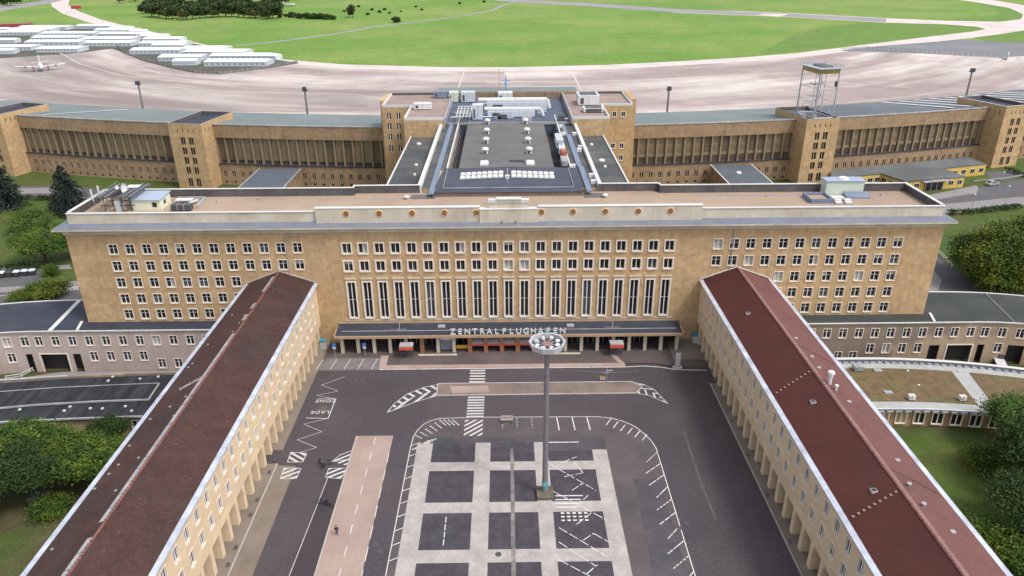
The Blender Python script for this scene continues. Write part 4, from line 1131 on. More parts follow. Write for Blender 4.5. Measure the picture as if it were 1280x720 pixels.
for k in range(26):
    x, y = random.uniform(-16.5, 18.5), random.choice((220.5, 221.5, 224.3, 231.5, 232.6, 233.6, 241.5, 243, 245, 247.5))
    if -15 < x < -10 and y < 234: continue
    m = MB(); L = random.uniform(1.5, 6); z = 28.8 + random.uniform(.25, 1.3)
    if random.random() < .6:
        x1 = min(18.8, x + L); m.tube((x, y, z), (x1, y, z), random.uniform(.12, .3), n=8)
        for q_ in (x + .2, x1 - .2): m.tube((q_, y, 28.8), (q_, y, z), .05, n=5)
        m.build('pipe_run', random.choice((STEEL, COPING, LEAD)), hd)
    else:
        m.box(x, min(18.8, x + L * .5), y - .5, y + .5, 28.8, z + .4); m.build('plant_box', random.choice((STEEL, HVACW, LEAD, STEEL_D)), hd)
m = MB(); m.box(-17, 24.5, 257.2, 257.8, 28.8, 31.0); m.box(-10, 22, 257.81, 258.1, 28.8, 31.15)
m.build('back_wall', M('brown_back_wall', (.27, .20, .135), var=.2, scale=.3, stain=.25), hd)
m = MB(); m.box(-17.7, -17.3, 216.4, 257, 28.8, 30.9); m.box(19.3, 19.7, 216.4, 257, 28.8, 30.9); m.box(-17.2, 19.2, 219.0, 219.3, 28.2, 28.95)
m.split('inner_parapet', LEAD, hd)
m = MB(); m.raw([(-29, 258, 20.6), (31, 258, 20.6), (31, 334, 20), (-29, 334, 20), (-29, 258, 19.4), (31, 258, 19.4), (31, 334, 19.2), (-29, 334, 19.2)], [(0, 1, 2, 3), (4, 7, 6, 5), (0, 4, 5, 1), (1, 5, 6, 2), (2, 6, 7, 3), (3, 7, 4, 0)])
m.build('apron_canopy', HANGAR_ROOF, hd)
m = MB()
for x in (-27, -9, 10, 29): m.tube((x, 262, 0), (x, 262, 19.4), .6); m.tube((x, 300, 0), (x, 300, 19.2), .5)
m.split('canopy_column', LEAD, hd)
# plant on the head building
A = ahu('air_handling_unit', -5.6, 13.1, 235.5, 239.5, 28.8, 31.6, 'longest pale air handling unit on the plant deck, with round duct on top', 'air unit', seams=8)
m = MB(); m.tube((-8.3, 237, 32.1), (13.3, 237, 32.1), .75, n=10); m.tube((13.3, 237, 32.1), (13.9, 237, 29.5), .7, n=10); m.build('duct', COPING, A)
B = ahu('air_handling_unit', -5.2, 9.0, 226, 230, 28.8, 30.7, 'second pale air handling unit on the plant deck, in front of the longest one', 'air unit', seams=6)
m = MB(); m.tube((-6.2, 227.4, 31.2), (10.8, 227.4, 31.1), .6, n=10); m.tube((10.8, 227.4, 31.1), (11.6, 227.4, 29), .55, n=10); m.build('duct', COPING, B)
ahu('air_handling_unit', -9.6, -6.6, 222.5, 226, 28.8, 33.2, 'narrow upright pale air unit at the left end of the plant deck', 'air unit', seams=2)
ahu('roof_cabin', -23.4, -19.0, 250.5, 254, 30.25, 32.4, 'grey blue cabin leftmost along the back of the plant roof', 'cabin', BLUE_STEEL, 3)
ahu('roof_cabin', -18.4, -15.4, 250.5, 254, 28.8, 32.2, 'pale cream cabin between two blue ones at the back of the plant roof', 'cabin', MINT, 2)
ahu('roof_cabin', -14.4, -9.9, 250.5, 254, 28.8, 32.2, 'pale blue cabin with glazed front at the back of the plant roof', 'cabin', HVACW, 5)
ahu('roof_cabin', -2.2, 2.6, 250, 254, 28.8, 32.0, 'white cabin at the foot of the blue antenna mast', 'cabin', WHITE, 3)
ahu('air_handling_unit', -27.9, -22.6, 231.2, 234, 30.25, 32.2, 'white air unit with two flaps on the left stair block roof', 'air unit', WHITE, 2)
q = ahu('roof_cabin', 23.0, 29.6, 236.2, 244, 30.25, 33.4, 'white plant cabin with open top on the right stair block roof', 'cabin', WHITE, 2)
m = MB(); m.box(23.6, 29.0, 237, 243.4, 33.41, 33.44); m.build('top_opening', STEEL_D, q)
q = ahu('cooling_unit', 23.6, 29.5, 224.8, 229, 30.25, 31.6, 'white cooler with dark grille on the right stair block roof', 'air unit', WHITE, 2)
m = MB(); m.box(24.4, 29.0, 224.7, 224.78, 30.6, 31.5); m.box(24.2, 29.2, 225.3, 228.6, 31.61, 31.66); m.build('grille', STEEL_D, q)
q = thing('pipe_rack', (-12.2, 225, 28.8), 'white steel pipe rack left of the pale air units', 'rack')
m = MB()
for x in (-14.2, -13.2, -12.2, -11.2, -10.2): m.box(x - .12, x + .12, 217.4, 233, 30.7, 30.95)
for y in (217.6, 221.5, 225.4, 229.3, 232.8): m.box(-14.3, -10.1, y - .12, y + .12, 30.96, 31.15)
m.build('rails', COPING, q)
m = MB()
for x in (-14.1, -10.3):
    for y in (217.8, 225.4, 232.6): m.tube((x, y, 28.8), (x, y, 30.7), .1, n=6)
m.build('post', STEEL, q)
q = thing('antenna_mast', (.4, 256, 31), 'blue antenna mast with crossed arms on the head building roof', 'antenna')
m = MB(); m.tube((.4, 255.6, 28.8), (.4, 255.6, 36.6), .32, .2); m.build('pole', M('signal_blue_steel', (.20, .30, .55), var=.1), q)
m = MB(); m.box(-1.1, 1.8, 255.4, 255.8, 35.0, 35.3); m.box(-.3, 1.1, 255.3, 255.9, 33.9, 34.1); m.tube((.4, 255.6, 36.6), (.4, 255.6, 37.8), .06); m.build('arm', M('signal_blue_steel', (.20, .30, .55), var=.1), q)
q = thing('flag_pole', (-1.85, 256.3, 31), 'thin red and white pole beside the blue antenna mast', 'pole')
m = MB(); m.tube((-1.85, 256.3, 28.8), (-1.85, 256.3, 38.7), .1, .07); m.build('pole', M('pale_red_pole', (.5, .2, .2), var=.1), q)
m = MB(); m.lathe(-1.85, 256.3, [(.14, 38.7), (.16, 38.85), (.05, 39)], 8); m.build('finial', COPING, q)

# ------------------------------------------------------------------ hangars and stair towers on the curve
R0 = 600.0
def fr_at(th): return Vector((cos(th), sin(th), 0)), Vector((sin(th), -cos(th), 0))   # tangent, outward
def P3(r, th, z): return (r * sin(th), 848 - r * cos(th), z)
def arc_box(mb, r0, r1, z0, z1, ta, tb_, n=12, z1b=None, z0b=None):
    z1b = z1 if z1b is None else z1b; z0b = z0 if z0b is None else z0b
    for k in range(n):
        a = ta + (tb_ - ta) * k / n; b = ta + (tb_ - ta) * (k + 1) / n
        f = [P3(r1, a, z0), P3(r1, b, z0), P3(r1, b, z1), P3(r1, a, z1)]
        mb.face(*f)
        mb.face(P3(r1, a, z1), P3(r1, b, z1), P3(r0, b, z1b), P3(r0, a, z1b))
        mb.face(P3(r1, a, z0), P3(r0, a, z0b), P3(r0, b, z0b), P3(r1, b, z0))
        mb.face(P3(r0, b, z0b), P3(r0, a, z0b), P3(r0, a, z1b), P3(r0, b, z1b))
    for t, s in ((ta, 1), (tb_, -1)):
        q = [P3(r0, t, z0b), P3(r1, t, z0), P3(r1, t, z1), P3(r0, t, z1b)]
        mb.face(*(q if s > 0 else q[::-1]))
    return mb

def glaz(kind):
    """one bay, 2.3 wide, z 7.6..16.4, centre x=0, facing -y at y=0"""
    fm = MB(); w2 = 1.16
    zs = [7.7, 8.9, 10.0, 11.3, 12.6, 13.9, 15.2, 16.4] if kind == 0 else [7.7, 9.9, 10.9, 12.2, 13.5, 14.8, 16.4]
    for z in zs: fm.box(-w2, w2, -.08, .0, z - .05, z + .05)
    for x in (-w2 + .04, -.4, .4, w2 - .04): fm.box(x - .045, x + .045, -.08, .0, 7.7, 16.4)
    if kind == 1:
        fm.box(-w2, w2, -.14, -.02, 10.0, 10.9)
        for x in (-.75, 0, .75): fm.box(x - .06, x + .06, -.1, .0, 7.7, 10)
    pm = MB(); pm.cur = 0; pm.box(-w2, w2, .0, .06, 9.0 if kind == 0 else 10.9, 16.4)
    pm.cur = 1; pm.box(-w2, w2, .0, .06, 7.6, 9.0 if kind == 0 else 10.9)
    return fm.mesh('glazing_bay', FRAME_FAR), pm.mesh('glazing', [HGLASS, GLASS])
HGLASS2 = M('dim_hangar_glazing', (.10, .08, .05), rough=.35, var=.4, scale=.35, c2=(.17, .13, .08), c2scale=.2)
glz = [glaz(0), glaz(1)]
def alt(mesh, mt):
    a = mesh.copy(); a.materials[0] = mt
    return a
glzd = [alt(glz[0][1], HGLASS2), alt(glz[1][1], HGLASS2)]
pm = MB(); pm.box(-.27, .27, -.62, .1, 7.5, 16.75); pm.box(-.4, .4, -.8, -.62, 16.25, 16.7)
pilm = pm.mesh('pillar', M('pale_hangar_pillar', (.255, .19, .13), var=.15, scale=.3))
fw_, pw_, _ = win_meshes(1.25, 2.1, 0, trans=(), mw=.11, depth=.22, mats=(SURROUND, M('pale_hangar_frame', (.42, .34, .26), var=.15)))
fb_, pb_, _ = win_meshes(.9, .75, 0, muls=0, trans=(), depth=.22, mats=(SURROUND, FRAME_FAR))
def hangar(ta, tb_, kind, label, roofm, low=True, behind=None):
    tm = (ta + tb_) / 2
    h = thing('hangar_section', P3(R0, tm, 0), label, 'building')
    L = (tb_ - ta) * R0
    n = int(L / 3.24); st = 3.24 / R0
    ths = [tm + (k - (n - 1) / 2) * st for k in range(n)]
    m = MB()
    arc_box(m, 599.0, 600.0, 16.75, 21.2, ta, tb_)
    arc_box(m, 597, 600.0, 0, 7.3, ta, tb_) if not low else None
    if low:                                        # lower wall with window openings, one facet per bay
        edges = [ta] + [t - st / 2 for t in ths] + [ths[-1] + st / 2, tb_]
        for k in range(len(edges) - 1):
            a, b = P3(R0, edges[k], 0), P3(R0, edges[k + 1], 0)
            d = Vector((b[0] - a[0], b[1] - a[1])); w_ = d.length; d.normalize()
            rc = []
            if 0 < k < len(edges) - 2: rc = [(w_ / 2 - .625, w_ / 2 + .625, 2.8, 4.9), (w_ / 2 - .45, w_ / 2 + .45, .6, 1.35)]
            facade(m, a[:2], (d.x, d.y), w_, 0, 7.3, rc, .28)
    arc_box(m, 596.8, 597.8, 7.3, 16.75, ta, tb_)
    m.build('wall', STONE_FAR, h)
    m = MB(); arc_box(m, 597.6, 600.3, 7.3, 7.55, ta, tb_); m.build('ledge', FELT_DARK, h)
    m = MB(); arc_box(m, 596, 600.0, 16.6, 16.745, ta, tb_); m.build('soffit', STONE_FAR, h)
    m = MB(); arc_box(m, 564, 599.7, 20.4, 21.25, ta, tb_, z1b=17.9, z0b=17.0); rf = m.build('roof', roofm, h)
    if behind:
        m = MB(); arc_box(m, 564, 585.4, 19.1, 19.92, behind[0], behind[1], 3, z1b=17.905, z0b=17.0); m.build('roof_link', roofm, h)
    m = MB(); arc_box(m, 599.6, 600.15, 21.05, 21.4, ta, tb_); m.build('roof_edge', LEAD, h)
    random.seed(int(abs(ta) * 1000) + kind)
    for k, t in enumerate(ths):
        p = P3(599.05, t, 0); rz = t
        q = obj('glazing_bay', glz[kind][0], h, p, rz)
        obj('glazing', glzd[kind] if random.random() < .3 else glz[kind][1], q, p)
    for t in [ths[0] - st / 2] + [t + st / 2 for t in ths]:
        obj('pillar', pilm, h, P3(599.1, t, 0), t)
    if low:
        for t in ths:
            p = P3(R0 * cos(st / 2), t, 0)
            q = obj('window', fw_, h, (p[0], p[1], 3.85), t); obj('pane', pw_, q, W[q])
            q = obj('basement_window', fb_, h, (p[0], p[1], .975), t); obj('pane', pb_, q, W[q])
    return h, rf
T0, T1a, T1b, T2a, T2b = .0646, .1676, .1884, .3012, .322
hangar(-T1a, -T0, 0, 'left inner hangar section between the head building and the first stair tower', HANGAR_ROOF, behind=(-T1b, -T1a))
hangar(T0, T1a, 1, 'right inner hangar section between the head building and the lattice tower block', HANGAR_ROOF, behind=(T1a, T1b))
h3, rf3 = hangar(-T2a, -T1b, 0, 'left outer hangar section above the grass strip', HANGAR_ROOF, behind=(-T2b, -T2a))
h4, rf4 = hangar(T1b, T2a, 1, 'right outer hangar section behind the yellow annexe', HANGAR_ROOF_D, behind=(T2a, T2b))
hangar(T2b, T2b + .09, 1, 'rightmost hangar section, cut by the picture edge', HANGAR_ROOF_D)
hangar(-T2b - .06, -T2b, 0, 'leftmost hangar section, behind the corner stair tower', HANGAR_ROOF)
m = MB()
for k in range(9):
    t = .27 + k * .014
    m.face(P3(566, t, 18.2), P3(566, t + .004, 18.2), P3(596, t + .012, 21.15), P3(596, t + .008, 21.15))
m.split('roof_stripe', COPING, rf4)
m = MB(); m.face(P3(597, -.287, 21.22), P3(597, -.285, 21.22), P3(570, -.262, 18.6), P3(570, -.266, 18.6)); m.build('roof_stripe', COPING, rf3)

def stair_tower(th_edge, sgn, label, lat=False):
    """th_edge: angle of the corner nearest the axis; sgn -1 left / +1 right"""
    tn = th_edge + sgn * .0103
    T, Nn = fr_at(tn)
    r = thing('stair_tower', P3(606.8, tn, 0), label, 'tower')
    H = 22.6; hw = 6.1; D = 21
    c = Vector(P3(606.8, tn, 0))
    pt = lambda u, d, z: tuple(c + T * u - Nn * d + Vector((0, 0, z)))
    cols = (-1.75, 1.15) if sgn < 0 else (-1.15, 1.75)
    cols = (-1.5, 1.5)
    rows = [(16.7, 1.25), (13.3, 1.2), (9.9, 1.2), (6.5, 1.2), (2.3, 1.5)]
    rc = [(hw + x - .85, hw + x + .85, z - a, z + a) for x in cols for z, a in rows]
    rc += [(hw + x - .2, hw + x + .2, 19.6, 20.8) for x in (-2.9, -1.0, 1.0, 2.9)]
    m = MB()
    facade(m, pt(-hw, 0, 0)[:2], (T.x, T.y), 2 * hw, 0, H, rc, .35)
    sd = [(d - .2, d + .2, 19.6, 20.8) for d in (2.2, 4.2, 6.2)]
    facade(m, pt(hw, 0, 0)[:2], (-Nn.x, -Nn.y), D, 0, H, sd, .35)
    facade(m, pt(-hw, D, 0)[:2], (Nn.x, Nn.y), D, 0, H, [(D - b, D - a, z0, z1) for a, b, z0, z1 in sd], .35)
    m.face(pt(hw, D, 0), pt(-hw, D, 0), pt(-hw, D, H), pt(hw, D, H))
    m.build('wall', STONE, r)
    m = MB(); m.prism([pt(-hw + .3, .3, 0)[:2], pt(hw - .3, .3, 0)[:2], pt(hw - .3, D - .3, 0)[:2], pt(-hw + .3, D - .3, 0)[:2]], 21.2, 21.5)
    m.build('roof', FELT_DARK if not lat else FELT_GREY, r)
    m = MB()
    q = [pt(-hw + .28, .28, 0)[:2], pt(hw - .28, .28, 0)[:2], pt(hw - .28, D - .28, 0)[:2], pt(-hw + .28, D - .28, 0)[:2]]
    m.wall(q + [q[0]], 21.3, H - .01, .4)
    m.build('parapet', PARAPET_IN, r)
    m = MB(); q2 = [pt(-hw + .12, .12, 0)[:2], pt(hw - .12, .12, 0)[:2], pt(hw - .12, D - .12, 0)[:2], pt(-hw + .12, D - .12, 0)[:2]]
    m.wall(q2 + [q2[0]], H + .025, H + .1, .5 if th_edge > .25 else .22)
    m.build('coping', COPING if th_edge > .25 else LEAD, r)
    m = MB()
    for a, b, z0, z1 in rc[-4:]:
        u = (a + b) / 2 - hw
        m.prism([pt(u - .2, .33, 0)[:2], pt(u + .2, .33, 0)[:2], pt(u + .2, .36, 0)[:2], pt(u - .2, .36, 0)[:2]], z0, z1)
    for s in (-1, 1):
        for a, b, z0, z1 in sd:
            d = (a + b) / 2
            m.prism([pt(s * (hw - .33), d - .2, 0)[:2], pt(s * (hw - .36), d - .2, 0)[:2], pt(s * (hw - .36), d + .2, 0)[:2], pt(s * (hw - .33), d + .2, 0)[:2]], z0, z1)
    m.build('slot_opening', DARKVOID, r)
    for z, a in rows:
        for x in cols:
            key = ('w', a)
            if key not in WM:
                WM[key] = win_meshes(1.7, 2 * a, 0, trans=(), mw=.16, depth=.3, mats=(SURROUND, FRAME_FAR))
            f, p, _ = WM[key]
            q = obj('window', f, r, pt(x, 0, z), tn); obj('pane', p, q, W[q])
    return r, pt
WM = {}
stair_tower(-T1a, -1, 'sandstone stair tower left of the inner hangar section, dark roof tray')
tR, ptR = stair_tower(T1a, 1, 'sandstone stair tower carrying the steel lattice tower', True)
stair_tower(-T2a, -1, 'sandstone stair tower at the far left above the spruces')
stair_tower(T2a, 1, 'sandstone stair tower at the far right with white rimmed roof')

# lattice radar tower
lt = thing('lattice_tower', ptR(.5, 7, 21.5), 'open steel lattice tower with yellow cabin band and stairs, on a stair tower roof', 'tower')
u0, u1, d0, d1, zb, zt = -2.9, 4.0, 1.6, 12.5, 21.5, 37.0
legs = [(u0, d0), (u1, d0), (u1, d1), (u0, d1)]
for u, d in legs:
    m = MB(); m.tube(ptR(u, d, zb), ptR(u, d, zt), .28, .22); m.build('leg', STEEL, lt)
m = MB()
for k in range(4):
    a, b = legs[k], legs[(k + 1) % 4]
    m.tube(ptR(*a, 22.4), ptR(*b, 22.4), .22)
    for z in (27.5, 32): m.tube(ptR(*a, z), ptR(*b, z), .07)
    m.tube(ptR(*a, 22.4), ptR((a[0] + b[0]) / 2, (a[1] + b[1]) / 2, 27.5), .05); m.tube(ptR(*b, 22.4), ptR((a[0] + b[0]) / 2, (a[1] + b[1]) / 2, 27.5), .05)
m.build('bracing', STEEL, lt)
m = MB()
sc = (.6, 6.5)
for a in range(4):
    m.tube(ptR(sc[0] + (1.1 if a in (0, 1) else -1.1), sc[1] + (1.1 if a in (0, 3) else -1.1), zb), ptR(sc[0] + (1.1 if a in (0, 1) else -1.1), sc[1] + (1.1 if a in (0, 3) else -1.1), zt), .1)
for k in range(52):
    z = zb + .3 * k; a = k * .45
    m.obox(ptR(sc[0] + .65 * cos(a), sc[1] + .65 * sin(a), 0), .6, .17, z, z + .06, a)
m.build('stair', STEEL, lt)
m = MB()
for z in (25.5, 29.0, 33.0): m.prism([ptR(u, d, 0)[:2] for u, d in ((-2.6, 5), (-.4, 5), (-.4, 8), (-2.6, 8))], z, z + .1)
m.split('landing', STEEL, lt)
m = MB(); m.prism([ptR(u, d, 0)[:2] for u, d in ((u0 - .1, d0 - .1), (u1 + .1, d0 - .1), (u1 + .1, d1 + .1), (u0 - .1, d1 + .1))], 36.9, 38.5)
m.build('cabin_band', M('ochre_band', (.42, .33, .14), var=.2, scale=.8, brick=(8, .8, .1, .45)), lt)
m = MB(); m.prism([ptR(u, d, 0)[:2] for u, d in ((u0 - .9, d0 - .9), (u1 + .9, d0 - .9), (u1 + .9, d1 + .9), (u0 - .9, d1 + .9))], 38.5, 38.7)
q = [ptR(u, d, 0)[:2] for u, d in ((u0 - .8, d0 - .8), (u1 + .8, d0 - .8), (u1 + .8, d1 + .8), (u0 - .8, d1 + .8))]
for z in (39.3, 39.7): m.wall(q + [q[0]], z, z + .07, .07)
for k in range(4):
    a, b = Vector(q[k]), Vector(q[(k + 1) % 4])
    for j in range(6):
        p = a + (b - a) * j / 6; m.tube((p.x, p.y, 38.7), (p.x, p.y, 39.75), .05, n=5)
m.build('platform', STEEL, lt)
m = MB(); m.prism([ptR(u, d, 0)[:2] for u, d in ((-1, 4), (3, 4), (3, 10), (-1, 10))], 38.71, 39.2); m.build('roof_opening', STEEL_D, lt)
m = MB(); m.tube(ptR(2.2, 8, 38.7), ptR(2.2, 8, 41.4), .12, .06); m.build('aerial', STEEL, lt)
m = MB(); m.obox(ptR(4.2, d0 + 1, 0), .35, .5, 32.5, 34.3, .2); m.build('equipment_box', STEEL_D, lt)
for u, d, s in ((-4.5, 6, 1.0), (-4.4, 9.5, .8)):
    ahu('roof_cabin', ptR(u, d, 0)[0] - s, ptR(u, d, 0)[0] + s, ptR(u, d, 0)[1] - s, ptR(u, d, 0)[1] + s, 21.5, 23.3 if s == 1 else 22.9,
        'grey rooftop cabinet beside the lattice tower legs, ' + ('front one' if s == 1 else 'rear one'), 'cabinet', STEEL, 2)

# ------------------------------------------------------------------ connecting blocks, low offices, annexes
def connector(x0, x1, label, inner_plus):
    r = thing('connecting_block', ((x0 + x1) / 2, 232, 0), label, 'building')
    y0, y1 = 214, 251.2
    rc = [(y - y0 - .5, y - y0 + .5, z - .8, z + .8) for y in (230, 233.5, 237, 240.5, 244, 247.5) for z in (4.6, 1.6)]
    m = MB()
    if inner_plus: facade(m, (x1, y0), (0, 1), y1 - y0, 0, 6.7, rc, .25)
    else: facade(m, (x0, y1), (0, -1), y1 - y0, 0, 6.7, [(y1 - y0 - b, y1 - y0 - a, c, d) for a, b, c, d in rc], .25)
    xo = x0 if inner_plus else x1
    m.face((xo, y0, 0), (xo, y1, 0), (xo, y1, 6.7), (xo, y0, 6.7)); m.face((x0, y0, 0), (x1, y0, 0), (x1, y0, 6.7), (x0, y0, 6.7))
    m.build('wall', STONE_FAR, r)
    m = MB(); m.box(x0 + .2, x1 - .2, y0 + .2, y1, 6.6, 6.85); rf = m.build('roof', M('blue_grey_felt', (.095, .11, .135), var=.12, scale=.15, rough=.75), r)
    m = MB(); m.wall([(x0, y1), (x0, y0), (x1, y0), (x1, y1)], 6.7, 7.05, .35); m.build('coping', COPING if not inner_plus else LEAD, r)
    f, p, _ = win_meshes(1.0, 1.6, 0, trans=(), mw=.07, depth=.22, mats=(SURROUND, FRAME_FAR))
    put_windows(r, [(x1 if inner_plus else x0, y0 + (a + b) / 2, (c + d) / 2) for a, b, c, d in rc], f, [(1, p)], pi / 2 if inner_plus else -pi / 2)
    return r, rf
connector(-84.5, -70.2, 'flat blue grey roofed connecting block in front of the left inner hangar section', True)
cR, cRf = connector(70.9, 84.9, 'flat blue grey roofed connecting block beside the lattice tower block', False)
m = MB(); m.lathe(77.5, 240.5, [(.9, 6.8), (.9, 7.1), (.5, 7.5)], 14); m.build('roof_dome', DOME, cRf)

def low_office(s, label, wallm, roofm, pitch, x_first, row2, row3, gate, doors, extra):
    """curving two-storey office joined to the end of the front block; s = -1 left, +1 right"""
    XE, YF_, RAD, DEP = 96.2, 134.3, 46.0, 14.3
    cx, cy = s * 95.6, YF_ - RAD
    r = thing('low_office', (s * 85, 140, LOW), label, 'building')
    def dirs(a, b):                                # walls must face the camera: run left to right
        return (a, b) if a[0] < b[0] else (b, a)
    fr, pn, mk = win_meshes(1.5, 2.05, .12, trans=(.35,), mw=.09, depth=.3, sproud=.06)
    pc = mk(CURTAIN)
    m = MB(); spots = []
    x_in = s * 52.5
    a, b = dirs((x_in, YF_), (s * XE, YF_)); L = b[0] - a[0]
    rects = []
    row1 = [x for x in (s * (x_first + pitch * k) for k in range(-6, 8)) if 54.5 < abs(x) < XE - 1]
    for lst, z in ((row1, 3.1), (row2, -.5), (row3, -2.3)):
        for x in lst:
            rects.append((x - a[0] - .75, x - a[0] + .75, z - 1.02, z + 1.02)); spots.append((x, YF_, z, 0))
    for x0, x1, z1 in [gate] + doors:
        if max(abs(x0), abs(x1)) <= XE: rects.append((x0 - a[0], x1 - a[0], LOW, z1))
    facade(m, a, (1, 0), L, LOW, 5.45, rects, .3)
    fp = [(s * XE, YF_)]
    n = 11; d0 = math.asin((XE - 95.6) / RAD); dt = 3.41 / RAD
    for k in range(1, n + 1):
        t = d0 + dt * k
        fp.append((cx + s * RAD * sin(t), cy + RAD * cos(t)))
    for k in range(n):
        a2, b2 = dirs(fp[k], fp[k + 1])
        U = Vector((b2[0] - a2[0], b2[1] - a2[1])); w_ = U.length; U.normalize()
        rc = [(w_ / 2 - .75, w_ / 2 + .75, 2.08, 4.12)]
        mid = ((a2[0] + b2[0]) / 2, (a2[1] + b2[1]) / 2); an = atan2(U.y, U.x)
        spots.append((*mid, 3.1, an))
        kind = extra[k] if k < len(extra) else 'w'
        if kind == 'w': rc.append((w_ / 2 - .75, w_ / 2 + .75, -1.5, .54)); spots.append((*mid, -.48, an))
        elif kind == 'd': rc.append((w_ / 2 - .7, w_ / 2 + .7, LOW, .2))
        elif kind == 'g': rc.append((.15, w_ - .15, LOW, .35))
        facade(m, a2, (U.x, U.y), w_, LOW, 5.45, rc, .3)
    m.build('wall', wallm, r)
    for x, y, z, an in spots:
        q = obj('window', fr, r, (x, y, z), an)
        obj('pane', pn if random.random() < .9 else pc, q, W[q])
    bp = [(s * (abs(FX0) if s < 0 else FX1), 148.9)] + [(cx + s * (RAD + DEP) * sin(d0 + dt * k), cy + (RAD + DEP) * cos(d0 + dt * k)) for k in range(0, n + 1)]
    m = MB()
    Xb = (FX0 if s < 0 else FX1)
    m.face(*[(x, y, 5.5) for x, y in ccw([(x_in, YF_ - .1), (Xb + s * .02, YF_ - .1), (Xb + s * .02, FY + .0), (x_in, FY - .02)])])
    P1 = [(Xb + s * .04, YF_ - .1), (s * XE, YF_ - .1)] + fp[1:]
    P2 = [(Xb + s * .04, 148.9)] + bp[1:]
    for k in range(len(P1) - 1):
        k2 = min(k, len(P2) - 2)
        m.face(*[(x, y, 5.5) for x, y in ccw([P1[k], P1[k + 1], P2[min(k + 1, len(P2) - 1)], P2[k2]])])
    rf = m.build('roof', roofm, r)
    m = MB()
    path = [(x_in, YF_ - .2), (s * XE, YF_ - .2)] + [(x + 0, y - .2) for x, y in fp[1:]]
    m.wall(path, 5.36, 5.58, .24); m.wall([(Xb + s * .4, YF_), (Xb + s * 1.4, FY + .1)], 5.52, 5.72, .5)
    m.wall(P2, 5.3, 5.65, .34)
    m.split('gutter', COPING, r)
    m = MB(); m.wall([P1[3], P2[3]] if s > 0 else [(-92.2, 134.3), (-93.6, 148.6)], 5.51, 5.62, .9 if s < 0 else .5); m.build('roof_seam', COPING if s < 0 else FELT_GREY, rf)
    # gateway passage
    m = MB()
    m.box(s * 52.6, s * 97, YF_ + 1.2, YF_ + 1.4, LOW, 1.0)
    for k in range(n):
        a2, b2 = fp[k], fp[k + 1]
        q = lambda p_: (cx + (p_[0] - cx) * (RAD + 1.3) / RAD if False else p_[0], p_[1] + 1.3)
        m.wall([q(a2), q(b2)], LOW, 1.0, .15)
    m.build('passage', DARKVOID, r)
    x0, x1, z1 = gate
    m = MB()
    m.box(x0 - .25, x0, YF_ - .08, YF_ + .05, LOW, z1 + .25); m.box(x1, x1 + .25, YF_ - .08, YF_ + .05, LOW, z1 + .25); m.box(x0, x1, YF_ - .08, YF_ + .05, z1, z1 + .25)
    m.build('gate_surround', SURROUND, r)
    m = MB(); m.wall(P2, 0 if True else LOW, 5.4, .3); m.build('rear_wall', wallm, r)
    return r, rf
low_office(-1, 'left low office of pale pink plaster with dark roof and gateway', STONE_LOW, FELT_DARK, 3.41, 74.67 - 3.41 * 0, [-74.6, -77.95, -81.3, -84.7], [-71.2, -67.8, -64.4], (-95.6, -90.2, .1), [(-89.1, -87.4, .1)], ['d', 'w', 'w', 'w'])
low_office(1, 'right low office of brown and ochre plaster with green grey roof and gateway', STONE_BROWN, FELT_GREEN, 3.28, 78.58, [75.0, 78.3, 81.6, 84.9], [68.6, 71.7], (91.0, 96.1, .1), [(87.2, 89.4, .1)], ['d', 'w', 'g', 'w'])

# left annexe with dark felt roof
an_ = thing('annexe', (-80, 118, LOW), 'low annexe left of the left wing with dark stepped felt roof', 'building')
rear = [(-52.4, 126.4), (-72.9, 125.8), (-85, 125), (-97.3, 123.6), (-108, 121), (-120, 116.5)]
front = [(-52.4, 111.8), (-67, 111.9), (-75.7, 111.5), (-89.4, 110.6), (-100, 108.6), (-112, 104.5)]
m = MB(); m.prism(front + rear[::-1], LOW, -.3); m.build('wall', STONE_BROWN, an_)
m = MB(); m.prism([(x, y - .5) for x, y in front] + rear[::-1], -.3, 0); FELT_BLACK = M('streaked_black_felt', (.017, .018, .0225), var=.25, scale=.3, streak=1.8, rough=.75, brick=(14, 1.05, .04, 1.35), horiz=True)
rfl = m.build('roof', FELT_BLACK, an_)
m = MB()
rr_ = [(-66.2, 122.2), (-74, 121.8), (-85, 121), (-97, 119.5), (-108, 117), (-116, 113.5)]
ff_ = [(-65.8, 116.6), (-75, 116.2), (-86, 115.2), (-98, 113.2), (-108, 110.6), (-114, 108.4)]
m.prism(ff_ + rr_[::-1], .0, .32); m.build('raised_roof', FELT_BLACK, rfl)
m = MB(); m.wall(ff_, .1, .42, .22); m.wall(rr_, .1, .4, .15); m.wall([ff_[0], rr_[0]], .1, .42, .2); m.split('flashing', LEAD, rfl)
m = MB(); m.wall(rear, -.2, .45, .5); m.build('parapet', STONE_BROWN, an_)
m = MB(); m.wall([(x, y - .45) for x, y in front], -.1, .2, .3); m.wall([(x, y) for x, y in rear[2:]], .45, .6, .6); m.split('coping', LEAD, an_)
vb = MB(); vb.box(-.2, .2, -.2, .2, 0, .22); vbm = vb.mesh('roof_vent', WHITE)
random.seed(5)
for k in range(30):
    t = random.random(); i = random.choice((0, 1))
    x = -58 - 52 * t; y = (123.6 if i else 114) - max(0, -x - 75) ** 2 * .0026 + random.random() * 2 - (1 if not i else 0)
    z = 0
    obj('roof_vent', vbm, rfl, (x, y, z))
fa, pa, _ = win_meshes(1.9, 2.2, .14, trans=(), mw=.08, depth=.2)
for x, y in ((-62.2, 111.78), (-66, 111.78), (-70, 111.6)):
    q = obj('window', fa, an_, (x, y - .12, -2.0)); obj('pane', pa, q, W[q])

